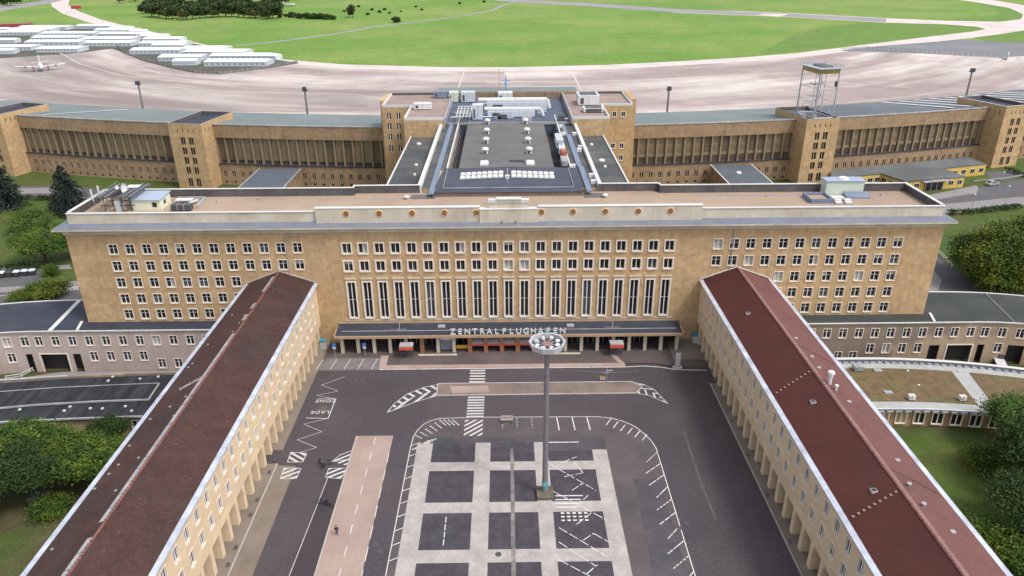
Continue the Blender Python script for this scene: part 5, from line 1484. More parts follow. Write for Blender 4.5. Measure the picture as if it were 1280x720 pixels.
# right annexe with planted roof
an2 = thing('annexe', (85, 120, LOW), 'low annexe right of the right wing with brown planted roof', 'building')
rear = [(53.4, 128.4), (66.3, 128.4), (76, 128.2), (84, 127.6), (92, 126.4), (100.5, 124.3), (110, 120.8), (118, 116.8)]
front = [(53.4, 112.2), (66, 111.7), (75, 111.5), (85.2, 110.9), (94, 109.6), (102, 107.4), (108, 105.2)]
z0 = -.3
ow = [(front[1][0] - 4 + 3.25 * k) for k in range(10)]
m = MB(); m.prism([(x, y + .25) for x, y in front] + [(x, y - .2) for x, y in rear[::-1]], LOW, -.5); m.build('wall', M('ochre_annexe_wall', (.36, .255, .15), var=.12, scale=.2, stain=.1), an2)
m = MB(); m.prism(front + rear[::-1], -.5, z0); rfr = m.build('roof', PALE_PATH, an2)
fsp = lambda x: 111.75 - .0052 * max(0, x - 68) ** 2
rsp = lambda x: 128.5 - .0052 * max(0, x - 70) ** 2
def bed(x0, x1, lean, parent):
    m = MB(); n = 8; lo, hi = [], []
    for k in range(n + 1):
        x = x0 + (x1 - x0) * k / n
        lo.append((x + lean, fsp(x + lean) + 2.5)); hi.append((x, rsp(x) - 2.6))
    m.prism(lo + hi[::-1], z0, z0 + .09)
    return m.build('planted_bed', SEDUM, parent)
bed(60, 86.5, -1.7, rfr); bed(89.6, 104, -2.0, rfr)
m = MB()
rp_ = [(x, rsp(x)) for x in range(54, 118, 4)]; fp_ = [(x, fsp(x) - .1) for x in range(54, 108, 4)]
m.wall(rp_, z0, z0 + .75, .5); m.wall(fp_, z0 - .2, z0 + .1, .4)
m.split('parapet', ZINC, an2)
m = MB(); m.wall([(x, y) for x, y in rp_], z0 + .751, z0 + .85, .75); m.wall([(x, y + .15) for x, y in fp_], z0 + .101, z0 + .16, .25); m.split('coping', COPING, an2)
m = MB()
for k in range(40):
    x = 56 + k * 1.35; m.box(x, x + .8, rsp(x) - .72, rsp(x) - .38, z0, z0 + .3)
m.split('cable_tray', LEAD, rfr)
m = MB()
for k in range(26):
    x = 64.5 + k * 1.6; m.box(x, x + 1.1, fsp(x) - .62, fsp(x) - .42, z0 - .3, z0 - .02)
m.split('gutter_panel', LEAD, an2)
f6, p6, _ = win_meshes(1.8, 2.25, .15, trans=(), mw=.1, depth=.16)
for k in range(10):
    x = 67.6 + 3.2 * k
    if x > 100: break
    q = obj('window', f6, an2, (x, fsp(x) + .06, -2.15), atan2(fsp(x + .5) - fsp(x - .5), 1)); obj('pane', p6, q, W[q])
for (x, y), l in zip(((73.61, 114.65), (82.67, 114.21)), ('small white air unit on the planted roof, nearer the right wing', 'small white air unit on the planted roof by the pale cross path')):
    ahu('roof_fan', x - .55, x + .55, y - .45, y + .45, z0, z0 + 1.1, l, 'air unit', WHITE, 2)
ahu('roof_fan', 67.6, 69.2, 124.6, 126.2, z0, z0 + 1.1, 'round grey fan on the planted roof beside the right wing', 'air unit', STEEL, 2)
for x, y in ((72.2, 124.9), (78, 124.7), (88, 124.5), (77.5, 119.5), (70.5, 117)):
    obj('rooflight', skm, rfr, (x, y, z0)) if x < 75 else obj('roof_vent', vbm, rfr, (x, y, z0))

# yellow annexe by the right outer hangar
ya = thing('yellow_annexe', (150, 250, 0), 'yellow single storey annexe with flat grey roof under the right hangar', 'building')
yp = [(114.05, 252.70), (171.12, 269.21), (172.64, 259.89), (153.79, 254.58), (156.27, 244.84), (133.21, 239.95), (129.79, 249.15), (110.46, 243.80)]
m = MB(); m.prism(yp, 0, 3.6); m.build('wall', YELLOW, ya)
cxy = (sum(x for x, y in yp) / 8, sum(y for x, y in yp) / 8)
m = MB(); m.prism([(x + (x - cxy[0]) * .012, y + (y - cxy[1]) * .03) for x, y in yp], 3.6, 4.0); m.build('roof', M('grey_flat_felt', (.105, .11, .115), var=.18, scale=.1, c2=(.15, .17, .17), c2amt=.6, c2scale=.06, rough=.85), ya)
wy_ = MB(); wy_.box(-1.0, 1.0, -.1, .02, -.75, .75); wyf = wy_.mesh('window', FRAME_W)
wp_ = MB(); wp_.box(-.9, -.06, -.13, -.05, -.65, .65); wp_.box(.06, .9, -.13, -.05, -.65, .65); wpp = wp_.mesh('pane', GLASS)
def along(a, b, n, z, f, p, nm='window', skip=()):
    for k in range(n):
        if k in skip: continue
        t = (k + .5) / n; an = atan2(b[1] - a[1], b[0] - a[0])
        q = obj(nm, f, ya, (a[0] + (b[0] - a[0]) * t, a[1] + (b[1] - a[1]) * t, z), an); obj('pane', p, q, W[q])
along(yp[3], yp[2], 5, 2.0, wyf, wpp); along(yp[5], yp[4], 7, 2.0, wyf, wpp, skip=(2, 3, 4)); along(yp[7], yp[6], 7, 2.0, wyf, wpp)
along(yp[6], yp[5], 3, 2.0, wyf, wpp)
a, b = Vector(yp[5]), Vector(yp[4]); d = (b - a).normalized(); nn = Vector((d.y, -d.x)); c = a + (b - a) * .5
m = MB(); m.obox(c + nn * .15, 3.4, .15, 0, 3.1, atan2(d.y, d.x)); m.build('shop_front', GLASS, ya)
m = MB(); m.obox(c + nn * .9, 5.0, .9, 3.2, 3.45, atan2(d.y, d.x))
for k in (-3.4, -1.1, 1.1, 3.4): m.obox(c + nn * .34 + d * k, .1, .06, 0, 3.15, atan2(d.y, d.x))
m.build('porch', STEEL, ya)
m = MB(); m.obox(c + nn * 1.85, 2.6, .06, 3.46, 4.05, atan2(d.y, d.x)); m.build('sign_board', CREAM, ya)

# ------------------------------------------------------------------ roads and lawns beside the block
struct('service_road', MB().sheet([(-182.29, 255.31), (-173.58, 255.56), (-157.73, 256.38), (-140.88, 252.30), (-134.78, 239.83), (-149.39, 240.94), (-164.83, 242.08), (-173.87, 241.88)], .01), ROADD)
struct('service_road_lane', MB().sheet([(-180.35, 252.21), (-171.22, 253.45), (-157.21, 254.05), (-151.37, 251.36), (-151.58, 247.66), (-167.34, 246.91), (-177.20, 247.20)], .016), ROADL)
struct('lawn_path', MB().sheet([(-134.87, 181.45), (-115.15, 182.70), (-113.07, 179.79), (-132.83, 178.18)], .012), ROADL)
struct('bin_yard', MB().sheet([(-132.83, 178.18), (-120.08, 180.10), (-115.71, 169.92), (-126.67, 168.28)], .011), ROADD)
struct('side_pavement', MB().sheet([(-127.56, 168.05), (-115.56, 169.66), (-107.03, 172.31), (-104.23, 168.89), (-113.70, 166.36), (-125.75, 165.16)], .014), ROADL)
struct('side_street', MB().sheet([(-126.78, 165.19), (-113.84, 166.61), (-103.44, 169.38), (-92.60, 149.77), (-117.38, 150.31)], .010), ROADD)
hm3 = MB(); hatch([(-120.11, 163.82), (-119.12, 165.99), (-105.67, 168.67), (-104.65, 166.89), (-117.06, 164.23)], 1.2, .9, .42, .018, hm3); hm3.line([(-123.35, 162.94), (-120.11, 163.82), (-116.99, 164.11), (-104.48, 166.76)], .15, .018)
struct('street_hatching', hm3, PAINT)
struct('service_road', MB().sheet([(135.86, 229.87), (157.61, 238.69), (161.72, 244.45), (196.59, 259.98), (176.70, 230.35), (170.69, 234.12), (143.85, 227.33), (133.17, 224.68)], .01), ROADD)
struct('yard_pavement', MB().sheet([(135.03, 233.94), (157.22, 244.59), (162.47, 247.07), (161.72, 244.45), (157.32, 238.20), (135.86, 229.87)], .016), ROADL)
struct('side_pavement', MB().sheet([(133.75, 225.79), (144.10, 227.78), (170.69, 234.12), (180.67, 236.28), (175.16, 228.06), (165.09, 225.36), (138.66, 217.95), (129.06, 216.73)], .013), ROADL)
struct('yard_asphalt', MB().sheet([(175.34, 263.60), (187.60, 266.23), (191.19, 261.62), (177.13, 252.05), (171.79, 253.60)], .012), ROADD)
struct('service_road', MB().sheet([(111.53, 182.88), (115.29, 184.37), (114.69, 171.58), (112.72, 151.75), (95.61, 152.13)], .01), ROADD)
struct('yard_pavement', MB().sheet([(104.71, 169.71), (108.76, 173.15), (107.75, 167.57), (101.93, 159.22), (98.67, 158.05)], .016), ROADL)
struct('low_yard', MB().sheet([(-130, 100), (-54, 127), (-54, 134.2), (-92, 134.2), (-130, 122)], LOW + .01), ROADL)
struct('low_yard', MB().sheet([(130, 100), (112, 119), (92, 127), (54, 128.6), (54, 134.2), (96, 134.2), (130, 122)], LOW + .01), ROADD)
struct('lawn_slope', MB().sheet([(124.44, 199.18), (131.68, 198.99), (125.13, 190.72), (118.15, 183.03), (115.72, 184.04)], .008), M('dark_green_lawn', (.045, .085, .016), var=.25, scale=.3))  # slope in a slightly darker green than the lawn
struct('low_lawn', MB().sheet([(-53, 60), (-53, 110), (-100, 108), (-100, 60)], LOW + .008), EARTH)
struct('low_lawn', MB().sheet([(54, 60), (54, 111), (110, 104), (110, 60)], LOW + .008), GRASS_N)
struct('garden_plate', MB().sheet([(77.48, 100.39), (79.32, 100.50), (79.11, 98.18), (77.27, 97.79)], LOW + .05), ROADL)

# ------------------------------------------------------------------ trees
import numpy as np
def leaf_mesh(name, blobs, n, size, mats, seed, clump=14, flat=.5, spread=.9):
    """leaf-sized faces in clumps, spread through the shell of several overlapping lobes"""
    rg = np.random.default_rng(seed)
    vol = np.array([b[3] * b[4] * b[5] for b in blobs]) ** .75
    nc = n // clump
    pick = rg.choice(len(blobs), nc, p=vol / vol.sum())
    B = np.array(blobs)[pick]
    d = rg.normal(size=(nc, 3)); d /= np.linalg.norm(d, axis=1)[:, None]
    low = d[:, 2] < -.35
    d[low, 2] *= -.6
    rr = rg.uniform(.35, 1.08, nc) ** .5
    cc = B[:, :3] + d * B[:, 3:6] * rr[:, None]
    pts = np.repeat(cc, clump, axis=0) + rg.normal(size=(nc * clump, 3)) * spread * np.array([1, 1, .55])
    N = len(pts)
    nr = rg.normal(size=(N, 3)) + np.repeat(d, clump, axis=0) * .6 + np.array([0, 0, flat]); nr /= np.linalg.norm(nr, axis=1)[:, None]
    t = np.cross(nr, rg.normal(size=(N, 3))); t /= np.linalg.norm(t, axis=1)[:, None]
    b = np.cross(nr, t)
    s = rg.uniform(.55, 1.25, N)[:, None] * size
    V = np.empty((N, 4, 3))
    V[:, 0] = pts - t * s; V[:, 1] = pts - b * s * .55; V[:, 2] = pts + t * s; V[:, 3] = pts + b * s * .55
    me = bpy.data.meshes.new(name)
    me.vertices.add(N * 4); me.vertices.foreach_set('co', V.ravel())
    me.loops.add(N * 4); me.loops.foreach_set('vertex_index', np.arange(N * 4, dtype=np.int32))
    me.polygons.add(N); me.polygons.foreach_set('loop_start', np.arange(0, N * 4, 4, dtype=np.int32))
    me.polygons.foreach_set('loop_total', np.full(N, 4, dtype=np.int32))
    me.materials.append(mats)
    me.update(calc_edges=True); me.validate()
    return me
def trunk_mesh(h, r, seed, limbs=6, spread=3):
    rg = random.Random(seed); m = MB()
    m.tube((0, 0, -.3), (0, 0, h * .45), r, r * .7); m.tube((0, 0, h * .45), (.2, .1, h * .8), r * .7, r * .2)
    for k in range(limbs):
        a = 2 * pi * k / limbs + rg.random(); z = h * (.25 + .35 * rg.random())
        m.tube((0, 0, z), (spread * cos(a), spread * sin(a), z + h * .3), r * .4, r * .1, n=6)
    return m.mesh('trunk', BARK)
def tree_proto(name, cat, group, R, H, n, size, leafm, seed, lobes=9, base=.28):
    rg = random.Random(seed)
    bl = [(0, 0, H * .62, R * .62, R * .62, H * .34)]
    for k in range(lobes):
        a = 2 * pi * k / lobes + rg.random() * .7; q = R * (.45 + .25 * rg.random()); z = H * (base + .12 + .5 * rg.random())
        s = R * (.32 + .2 * rg.random())
        bl.append((q * cos(a), q * sin(a), z, s, s, s * .8))
    t = local_thing(name, name, cat, group)
    obj('crown', leaf_mesh('crown', bl, n, size, leafm, seed), t, (0, 0, 0)); obj('trunk', trunk_mesh(H * .8, R * .06, seed, spread=R * .5), t, (0, 0, 0))
    return Placer(t)
GA = 'trees in the low gardens'
tA = tree_proto('broadleaf_tree', 'tree', GA, 6.2, 11.5, 30000, .23, LEAF, 1)
tB = tree_proto('broadleaf_tree', 'tree', GA, 5.2, 10.5, 26000, .22, LEAF, 2, lobes=7)
tD = tree_proto('broadleaf_tree', 'tree', GA, 5.4, 10.0, 26000, .22, LEAF_D, 3)
tY = tree_proto('maple_tree', 'tree', 'yellow green trees right of the terminal', 10.5, 16.5, 60000, .31, LEAF_Y, 4, lobes=18, base=-.06)
tS = tree_proto('shrub', 'shrub', 'shrubs around the terminal', 3.0, 3.6, 8000, .2, LEAF, 5, lobes=7, base=.1)
tSY = tree_proto('shrub', 'shrub', 'shrubs around the terminal', 4.2, 4.4, 10000, .22, LEAF_Y, 6, lobes=8, base=.1)
tA.put((-80.5, 99.0, LOW), 0, 'large green tree by the left annexe front, nearest the left picture edge', (1, 1, .8))
tA.put((-85.5, 92.5, LOW), 2.1, 'large green tree cut by the left picture edge, in front of the annexe trees', (1, 1, .85))
tB.put((-73.0, 100.5, LOW), .8, 'mid green tree in front of the left annexe, middle of the left garden', (1, 1, .78))
tB.put((-66.4, 98.0, LOW), 2.9, 'bright green tree closest to the left wing roof', (1, 1, .8))
tD.put((-75.5, 95.0, LOW), .3, 'dark tree standing in the left garden above the small shed', (1, 1, .85))
tD.put((-81, 86.5, LOW), 1.6, 'dark tree at the left picture edge beside the garden lawn')
tD.put((-67.8, 106.0, LOW), 4.0, 'dark tree touching the eaves of the left annexe', (.55, .55, .68))
tS.put((-70.6, 91.0, LOW), 0, 'low round shrub beside the shed in the left garden', (.8, .8, .75))
tA.put((87.5, 103.5, LOW), 1.2, 'tall green tree in front of the planted roof annexe, right garden')
tD.put((83.0, 94.5, LOW), .9, 'dark tree right of the garden lawn, below the tall green one', (1.15, 1.15, 1.1))
tD.put((77.0, 84.0, LOW), 3.3, 'dark tree hanging over the right wing eaves')
tS.put((72.2, 77.3, LOW), 1.1, 'leafy shrub at the foot of the right garden, by the picture bottom', (1.2, 1.2, 1.1))
tS.put((69.0, 83.2, LOW), 2.7, 'leafy shrub under the right wing beside the garden stair', (.9, .9, .9))
tS.put((79.0, 100.2, LOW), 4.0, 'leafy shrub at the edge of the right garden lawn', (.9, .9, .9))
tY.put((118.0, 165.0, 0), 0, 'huge yellow green tree behind the right low office', (.95, .95, .95))
tY.put((131.0, 172.0, 0), 2.2, 'huge yellow green tree behind another, at the right picture edge')
tB.put((-122.0, 184.0, 0), .2, 'spreading garden tree on the lawn left of the terminal', (1.25, 1.25, .8))
tB.put((-113.0, 188.5, 0), 1.9, 'smaller tree on the lawn hugging the terminal corner', (.9, .9, .85))
tSY.put((-109.0, 161.5, 0), 0, 'yellow green bush behind the left low office roof')
tSY.put((-113.8, 160.3, 0), 2.0, 'yellow green bush left of a bigger one by the hatched street', (.75, .75, .6))
tS.put((-140.5, 209, 0), .5, 'dark round bush at the left edge of the lawn', (1.6, 1.6, .8))
tS.put((-115.8, 175.6, 0), 2.5, 'small bush at the end of the hedge behind the bins', (.55, .55, .75))
tS.put((-146.8, 219.5, 0), 2.5, 'low bush under the leftmost spruce', (1.4, 1.4, .7))
# spruces
def spruce(H, R, seed):
    rg = np.random.default_rng(seed); P = []; D = []
    for k in range(330):
        z = H * (.06 + .94 * (k / 330) ** .9); rad = R * (1 - z / H) ** .62 * rg.uniform(.7, 1.15); a = rg.uniform(0, 2 * pi)
        m_ = max(8, int(34 * rad / R))
        for j in range(m_):
            t = (j + rg.uniform()) / m_
            P.append((cos(a) * rad * t + rg.normal() * .16, sin(a) * rad * t + rg.normal() * .16, z - rad * .35 * t * t + rg.normal() * .1)); D.append((cos(a), sin(a), -.35))
    P = np.array(P); D = np.array(D); N = len(P)
    t = D + rg.normal(size=(N, 3)) * .5; t /= np.linalg.norm(t, axis=1)[:, None]
    b = np.cross(t, rg.normal(size=(N, 3))); b /= np.linalg.norm(b, axis=1)[:, None]
    s = rg.uniform(.3, .55, N)[:, None]
    V = np.stack([P - t * s, P - b * s * .4, P + t * s, P + b * s * .4], 1)
    me = bpy.data.meshes.new('foliage')
    me.from_pydata(V.reshape(-1, 3).tolist(), [], [(i, i + 1, i + 2, i + 3) for i in range(0, N * 4, 4)])
    me.materials.append(NEEDLE)
    return me
t = local_thing('spruce_tree', 'spruce', 'tree', 'spruces by the service road')
obj('foliage', spruce(14.0, 7.4, 3), t, (0, 0, 0))
m = MB(); m.tube((0, 0, -.2), (0, 0, 13), .3, .05); obj('trunk', m.mesh('trunk', BARK), t, (0, 0, 0))
P = Placer(t)
P.put((-160.5, 231.5, 0), 0, 'dark spruce at the left picture edge below the corner stair tower')
P.put((-140.0, 230.0, 0), 1.4, 'dark spruce beside the left end of the terminal roof')
P.put((-137.0, 224.0, 0), 3.0, 'smaller dark spruce pressed against the first one by the terminal roof', (.72, .72, .7))
# hedges
def hedge(a, b, w_, h, label, seed, leafm=LEAF_D):
    L = sqrt((b[0] - a[0]) ** 2 + (b[1] - a[1]) ** 2); n = max(2, int(L / 1.6))
    bl = [(a[0] + (b[0] - a[0]) * k / n, a[1] + (b[1] - a[1]) * k / n, h * .5, 1.1, w_ * .6, h * .5) for k in range(n + 1)]
    o_ = (a[0], a[1], 0)
    me = leaf_mesh('hedge', [(x - a[0], y - a[1], z, p, q, r_) for x, y, z, p, q, r_ in bl], int(L * 110), .26, leafm, seed, spread=.35)
    return tag(obj('hedge', me, None, o_), label, 'hedge')
a, b = [(-163.43, 239.73), (-149.91, 239.57)]
hedge(a, b, 2.0, 1.6, 'long clipped hedge between the lawn and the service road', 21)
a, b = [(-131.73, 178.15), (-120.73, 179.42)]
hedge(a, b, 2.2, 2.4, 'dark hedge behind the row of bins', 22)
for i, (a, b, lb) in enumerate(((*[(136.50, 216.53), (141.80, 216.80)], 'first dark shrub hedge on the lawn edge, nearest the terminal corner'), (*[(143.19, 217.19), (151.90, 219.52)], 'middle dark shrub hedge on the lawn edge right of the terminal'), (*[(153.65, 220.12), (160.36, 221.69)], 'last dark shrub hedge on the lawn edge, farthest right'), (*[(183.71, 263.94), (186.19, 255.13)], 'green hedge in front of the far right stair tower'))):
    hedge(a, b, 2.4, 1.6, lb, 30 + i)
# far wood and field trees
def far_proto(name, group, leafm, seed, R=6.5, H=13):
    rg = random.Random(seed)
    bl = [(rg.uniform(-.5, .5) * R, rg.uniform(-.5, .5) * R, H * (.3 + .45 * rg.random()), R * .55, R * .55, H * .26) for k in range(7)]
    t = local_thing(name, name, 'tree', group)
    obj('crown', leaf_mesh('crown', bl, 1500, .9, leafm, seed, clump=6, spread=1.0), t, (0, 0, 0)); obj('trunk', trunk_mesh(H * .7, .4, seed, limbs=3), t, (0, 0, 0))
    return Placer(t)
LEAF_F2 = M('far_olive_foliage', (.07, .072, .025), var=.4, scale=.15)
far = [far_proto('broadleaf_tree', 'trees of the far wood', LEAF_F, 40), far_proto('broadleaf_tree', 'trees of the far wood', LEAF_D, 41), far_proto('broadleaf_tree', 'trees of the far wood', LEAF_F2, 42, 5.5, 10)]
random.seed(9)
wood = [(-477.96, 1061.59), (-446.06, 1006.90), (-431.33, 993.46), (-416.98, 980.36), (-403.99, 967.67), (-399.67, 978.93), (-382.40, 954.57), (-378.89, 965.61), (-374.29, 976.82), (-370.61, 988.37), (-362.41, 987.68), (-358.56, 999.49), (-350.28, 998.79), (-342.02, 998.09), (-333.76, 997.39), (-322.62, 984.35), (-315.50, 983.75), (-304.74, 971.06), (-300.28, 982.48), (-286.32, 958.02), (-282.71, 969.23), (-275.72, 968.65), (-507.45, 1137.14), (-482.29, 1104.52), (-465.69, 1088.47), (-449.56, 1072.86), (-433.86, 1057.68), (-429.51, 1071.07), (-414.11, 1055.93), (-409.52, 1069.28), (-404.82, 1082.96), (-394.73, 1082.04), (-389.78, 1096.04), (-379.58, 1095.11), (-369.40, 1094.17), (-354.51, 1078.40), (-344.49, 1077.49), (-334.49, 1076.58), (-324.50, 1075.68), (-310.46, 1060.41), (-305.67, 1073.97), (-546.89, 1242.62), (-515.83, 1203.72), (-493.60, 1184.42), (-478.83, 1182.98), (-464.10, 1181.54), (-449.40, 1180.11), (-441.05, 1196.33), (-426.19, 1194.87), (-411.36, 1193.40), (-396.57, 1191.94), (-381.81, 1190.49), (-361.85, 1171.58), (-347.37, 1170.17), (-338.94, 1186.25), (-335.18, 1221.16), (-583.04, 1345.94), (-551.64, 1321.42), (-526.92, 1318.77), (-499.55, 1315.84), (-472.29, 1312.92), (-445.14, 1310.01), (-418.10, 1307.12), (-391.17, 1304.23), (-370.18, 1322.82), (-617.60, 1287.96), (-620.80, 1328.82), (-600.04, 1306.06), (-348.60, 1341.93), (-340.36, 1363.15), (-768.58, 1228.67), (-767.00, 1246.46), (-780.65, 1295.07), (-795.37, 1347.52), (-804.48, 1392.18), (-849.76, 1353.34), (-846.37, 1374.55)]
for k, (x, y) in enumerate(wood):
    s = random.uniform(.95, 1.45)
    kind = far[(0, 1, 0, 2, 0, 1, 2)[k % 7]]
    kind.put((x, y, 0), random.random() * 6, 'tree of the dark wood beyond the airfield, one of many alike', (s * 1.15, s * 1.15, s * random.uniform(.8, 1.1)))
bush = far_proto('bush', 'bushes on the airfield', LEAF_D, 44, 4.5, 5.5)
for k, ((x, y), s) in enumerate(zip([(-260.85, 979.18), (-249.81, 966.50), (-239.45, 959.88), (-229.23, 953.34), (-220.41, 952.61), (-210.38, 946.17), (-203.58, 945.61), (-123.34, 901.68), (-164.57, 1047.35), (-181.13, 1091.52), (-163.34, 1089.87), (-172.92, 1008.56), (-148.79, 1032.45), (-137.52, 1058.74), (-112.43, 1085.15), (-277.00, 980.53), (-272.18, 992.17), (-66.70, 1212.01), (-30.98, 1245.98), (-214.52, 1065.72), (-211.35, 1156.91), (-126.85, 1148.67)], [1.1, 1, 1.1, 1.1, 1.1, 1, .8, 1, .5, .5, .5, .5, .4, .3, .4, .6, .6, .5, .5, .4, .5, .4])):
    bush.put((x, y, 0), k * 1.1, 'round dark bush on the far airfield grass, one of many alike', (s, s, s))
pop = far_proto('poplar_tree', 'poplars on the airfield', LEAF_F, 45, 3.5, 17)
pop.put((*(-184.59, 966.91), 0), 0, 'tall slim dark tree standing alone on the far grass')
pop.put((*(-190.80, 979.26), 0), 2, 'shorter slim tree leaning against the lone tall one', (.9, .9, .75))

# ------------------------------------------------------------------ things on the front block roof
q = thing('rooftop_hut', (-72.5, 147, 27.35), 'pale yellow rooftop hut with blue grey sheet roof, left end of the terminal roof', 'hut')
m = MB(); m.box(-75.4, -69.7, 144.6, 149.6, 27.35, 29.5); m.build('wall', PALE_HUT, q)
m = MB(); m.raw([(-75.6, 144.3, 29.5), (-69.5, 144.3, 29.5), (-69.5, 149.9, 29.75), (-75.6, 149.9, 29.75), (-75.6, 144.3, 29.65), (-69.5, 144.3, 29.65), (-69.5, 149.9, 29.9), (-75.6, 149.9, 29.9)], [(0, 3, 2, 1), (4, 5, 6, 7), (0, 1, 5, 4), (1, 2, 6, 5), (2, 3, 7, 6), (3, 0, 4, 7)])
m.build('roof', M('pale_blue_sheet', (.33, .39, .50), var=.08, rough=.5), q)
m = MB(); m.box(-71.3, -70.4, 144.52, 144.6, 28.1, 29.0); m.box(-69.7, -69.63, 146.3, 147.1, 28.2, 29.0); m.build('window', GLASS, q)
q = thing('roof_enclosure', (-65, 147.5, 27.35), 'open topped grey enclosure beside the pale yellow hut on the terminal roof', 'enclosure')
m = MB(); m.wall([(-69, 151.2), (-63.2, 151.2), (-62.6, 145.5)], 27.35, 28.1, .3); m.build('wall', LEAD, q)
m = MB(); m.box(-68.6, -65.2, 148.8, 150.4, 27.9, 28.1); m.obox((-64.8, 147.3), .25, 2.2, 27.9, 28.15, -.3); m.split('cover', COPING, q)
ahu('roof_chiller', -67.3, -63.4, 143.6, 145.2, 27.35, 28.7, 'dark roof unit with rounded top in front of the open grey enclosure', 'air unit', STEEL_D, 3)
q = thing('antenna_rack', (-78, 147.5, 27.35), 'dark steel antenna rack with white dishes on the left end of the terminal roof', 'antenna')
m = MB()
for x in (-80.7, -78.8, -77, -75.3):
    for y in (144.2, 147.2, 150.4):
        m.tube((x, y, 27.35), (x, y, 30.5), .07, n=6)
        m.tube((x, y, 27.5), (x + (.9 if x < -76 else -.9), y, 30.3), .045, n=5)
for y in (144.2, 147.2, 150.4):
    for z in (28.6, 30.4): m.box(-81.5, -74.6, y - .08, y + .08, z - .08, z + .08)
m.build('frame', STEEL_D, q)
m = MB()
for x0, n_ in ((-81.6, 5), (-77.4, 6)):
    for k in range(n_):
        x = x0 + k * .55
        m.box(x, x + .34, 142.8, 152.4, 30.52, 30.66)
m.split('grating', STEEL_D, q)
m = MB()
for x in (-80.9, -79.6, -76.1, -74.9): m.tube((x, 143, 30.75), (x, 152.3, 30.75), .06, n=6)
m.tube((-84.4, 148.2, 29.3), (-79.4, 148.6, 32.3), .06, n=6); m.build('rail', STEEL, q)
m = MB(); m.lathe(0, 0, [(.05, 0), (.55, .08), (.85, .3)], 16, closed=False)
dish = m.mesh('dish', WHITE)
for x, y, z, a in ((-77.8, 147.0, 31.3, 1.35), (-79.3, 147.4, 31.5, 1.2)):
    d_ = obj('dish', dish, q, (x, y, z)); d_.rotation_euler = (radians(88), 0, a)
    d_.scale = (1.0, 1.3, 1) if x > -79 else (.55, .6, .8)
m = MB(); m.box(-79.2, -78.6, 149.6, 150.2, 30.7, 31.0); m.box(-78.4, -75.9, 149.3, 151.2, 30.7, 30.82); m.split('white_panel', WHITE, q)
m = MB(); m.box(-78.5, -77.5, 143.9, 144.6, 27.35, 29.5); m.box(-77.2, -76.7, 144.2, 144.7, 27.6, 28.9); m.split('equipment_box', COPING, q)
for x, y, l in ((-84.6, 147.6, 'white panel antenna on the left parapet of the terminal roof, nearer one'), (-84.5, 150.2, 'white panel antenna on the left parapet of the terminal roof, rear one')):
    q = thing('panel_antenna', (x, y, 27.35), l, 'antenna')
    m = MB(); m.tube((x, y, 27.35), (x, y, 30.3), .06); m.build('pole', STEEL, q)
    m = MB(); m.box(x - .15, x + .15, y - .25, y - .07, 28.6, 31.0); m.build('panel', WHITE, q)
q = thing('rooftop_hut', (71.3, 151.5, 27.35), 'pale green rooftop hut with blue roof and white dome, right end of the terminal roof', 'hut')
m = MB(); m.box(67.3, 75.2, 150.4, 153.2, 27.36, 30.4); m.build('wall', MINT, q)
m = MB(); m.box(67.1, 75.4, 150.2, 153.4, 30.4, 30.6); m.build('roof', M('blue_sheet_roof', (.30, .36, .47), var=.08, rough=.5), q)
m = MB(); m.lathe(71.2, 151.8, [(1.1, 30.6), (1.0, 30.85), (.6, 31.05)], 16); m.build('dome', DOME, q)
q = thing('roof_hatch', (73.6, 149.3, 27.35), 'low blue sloping roof cover in front of the pale green hut', 'hatch')
m = MB(); m.raw([(71, 148.3, 27.35), (76, 148.3, 27.35), (76, 150.2, 27.35), (71, 150.2, 27.35), (71, 148.3, 27.6), (76, 148.3, 27.6), (76, 150.2, 28.3), (71, 150.2, 28.3)], [(0, 3, 2, 1), (4, 5, 6, 7), (0, 1, 5, 4), (1, 2, 6, 5), (2, 3, 7, 6), (3, 0, 4, 7)]); m.build('cover', BLUE_STEEL, q)
m = MB(); m.box(68.2, 70.8, 148.4, 150.1, 27.36, 27.5); m.build('pad', COPING, q)
q = thing('roof_trough', (64.5, 147.6, 27.35), 'blue grey open roof box left of the pale green hut', 'enclosure')
m = MB(); m.wall([(62.4, 149.8), (62.4, 145.3), (66.8, 145.3), (66.8, 149.8), (62.4, 149.8)], 27.35, 28.3, .3); m.build('wall', BLUE_STEEL, q)
m = MB(); m.box(62.6, 66.6, 145.5, 149.6, 27.36, 27.8); m.build('floor', GRAVEL, q)
for k, (x, y) in enumerate(((67.9, 145.0), (69.9, 145.0), (68.4, 146.6), (70.4, 146.6))):
    q = thing('rooflight', (x, y, 27.35), ('near left', 'near right', 'far left', 'far right')[k] + ' white dome of the four rooflights in front of the green hut', 'rooflight', 'four domes before the green hut')
    m = MB(); m.box(x - .75, x + .75, y - .55, y + .55, 27.35, 27.6); m.build('kerb', LEAD, q)
    m = MB(); m.box(x - .65, x + .65, y - .45, y + .45, 27.6, 27.8); m.build('dome', DOME, q)
for x, l in ((82.0, 'white vent cap by the right end of the terminal front parapet'), (-45.8, 'white vent cap behind the step of the left front parapet'), (-20.8, 'white vent cap on the gravel left of the dark vestibule roof'), (20.9, 'white vent cap on the gravel right of the dark vestibule roof')):
    q = thing('vent_cap', (x, 140.5 if abs(x) > 40 else 150.5, 27.35), l, 'vent'); y = W[q][1]
    m = MB(); m.lathe(x, y, [(.35, 27.35), (.35, 27.8)], 10); m.build('pipe', LEAD, q)
    m = MB(); m.lathe(x, y, [(.6, 27.8), (.6, 28.0), (.25, 28.2)], 10); m.build('cap', WHITE, q)

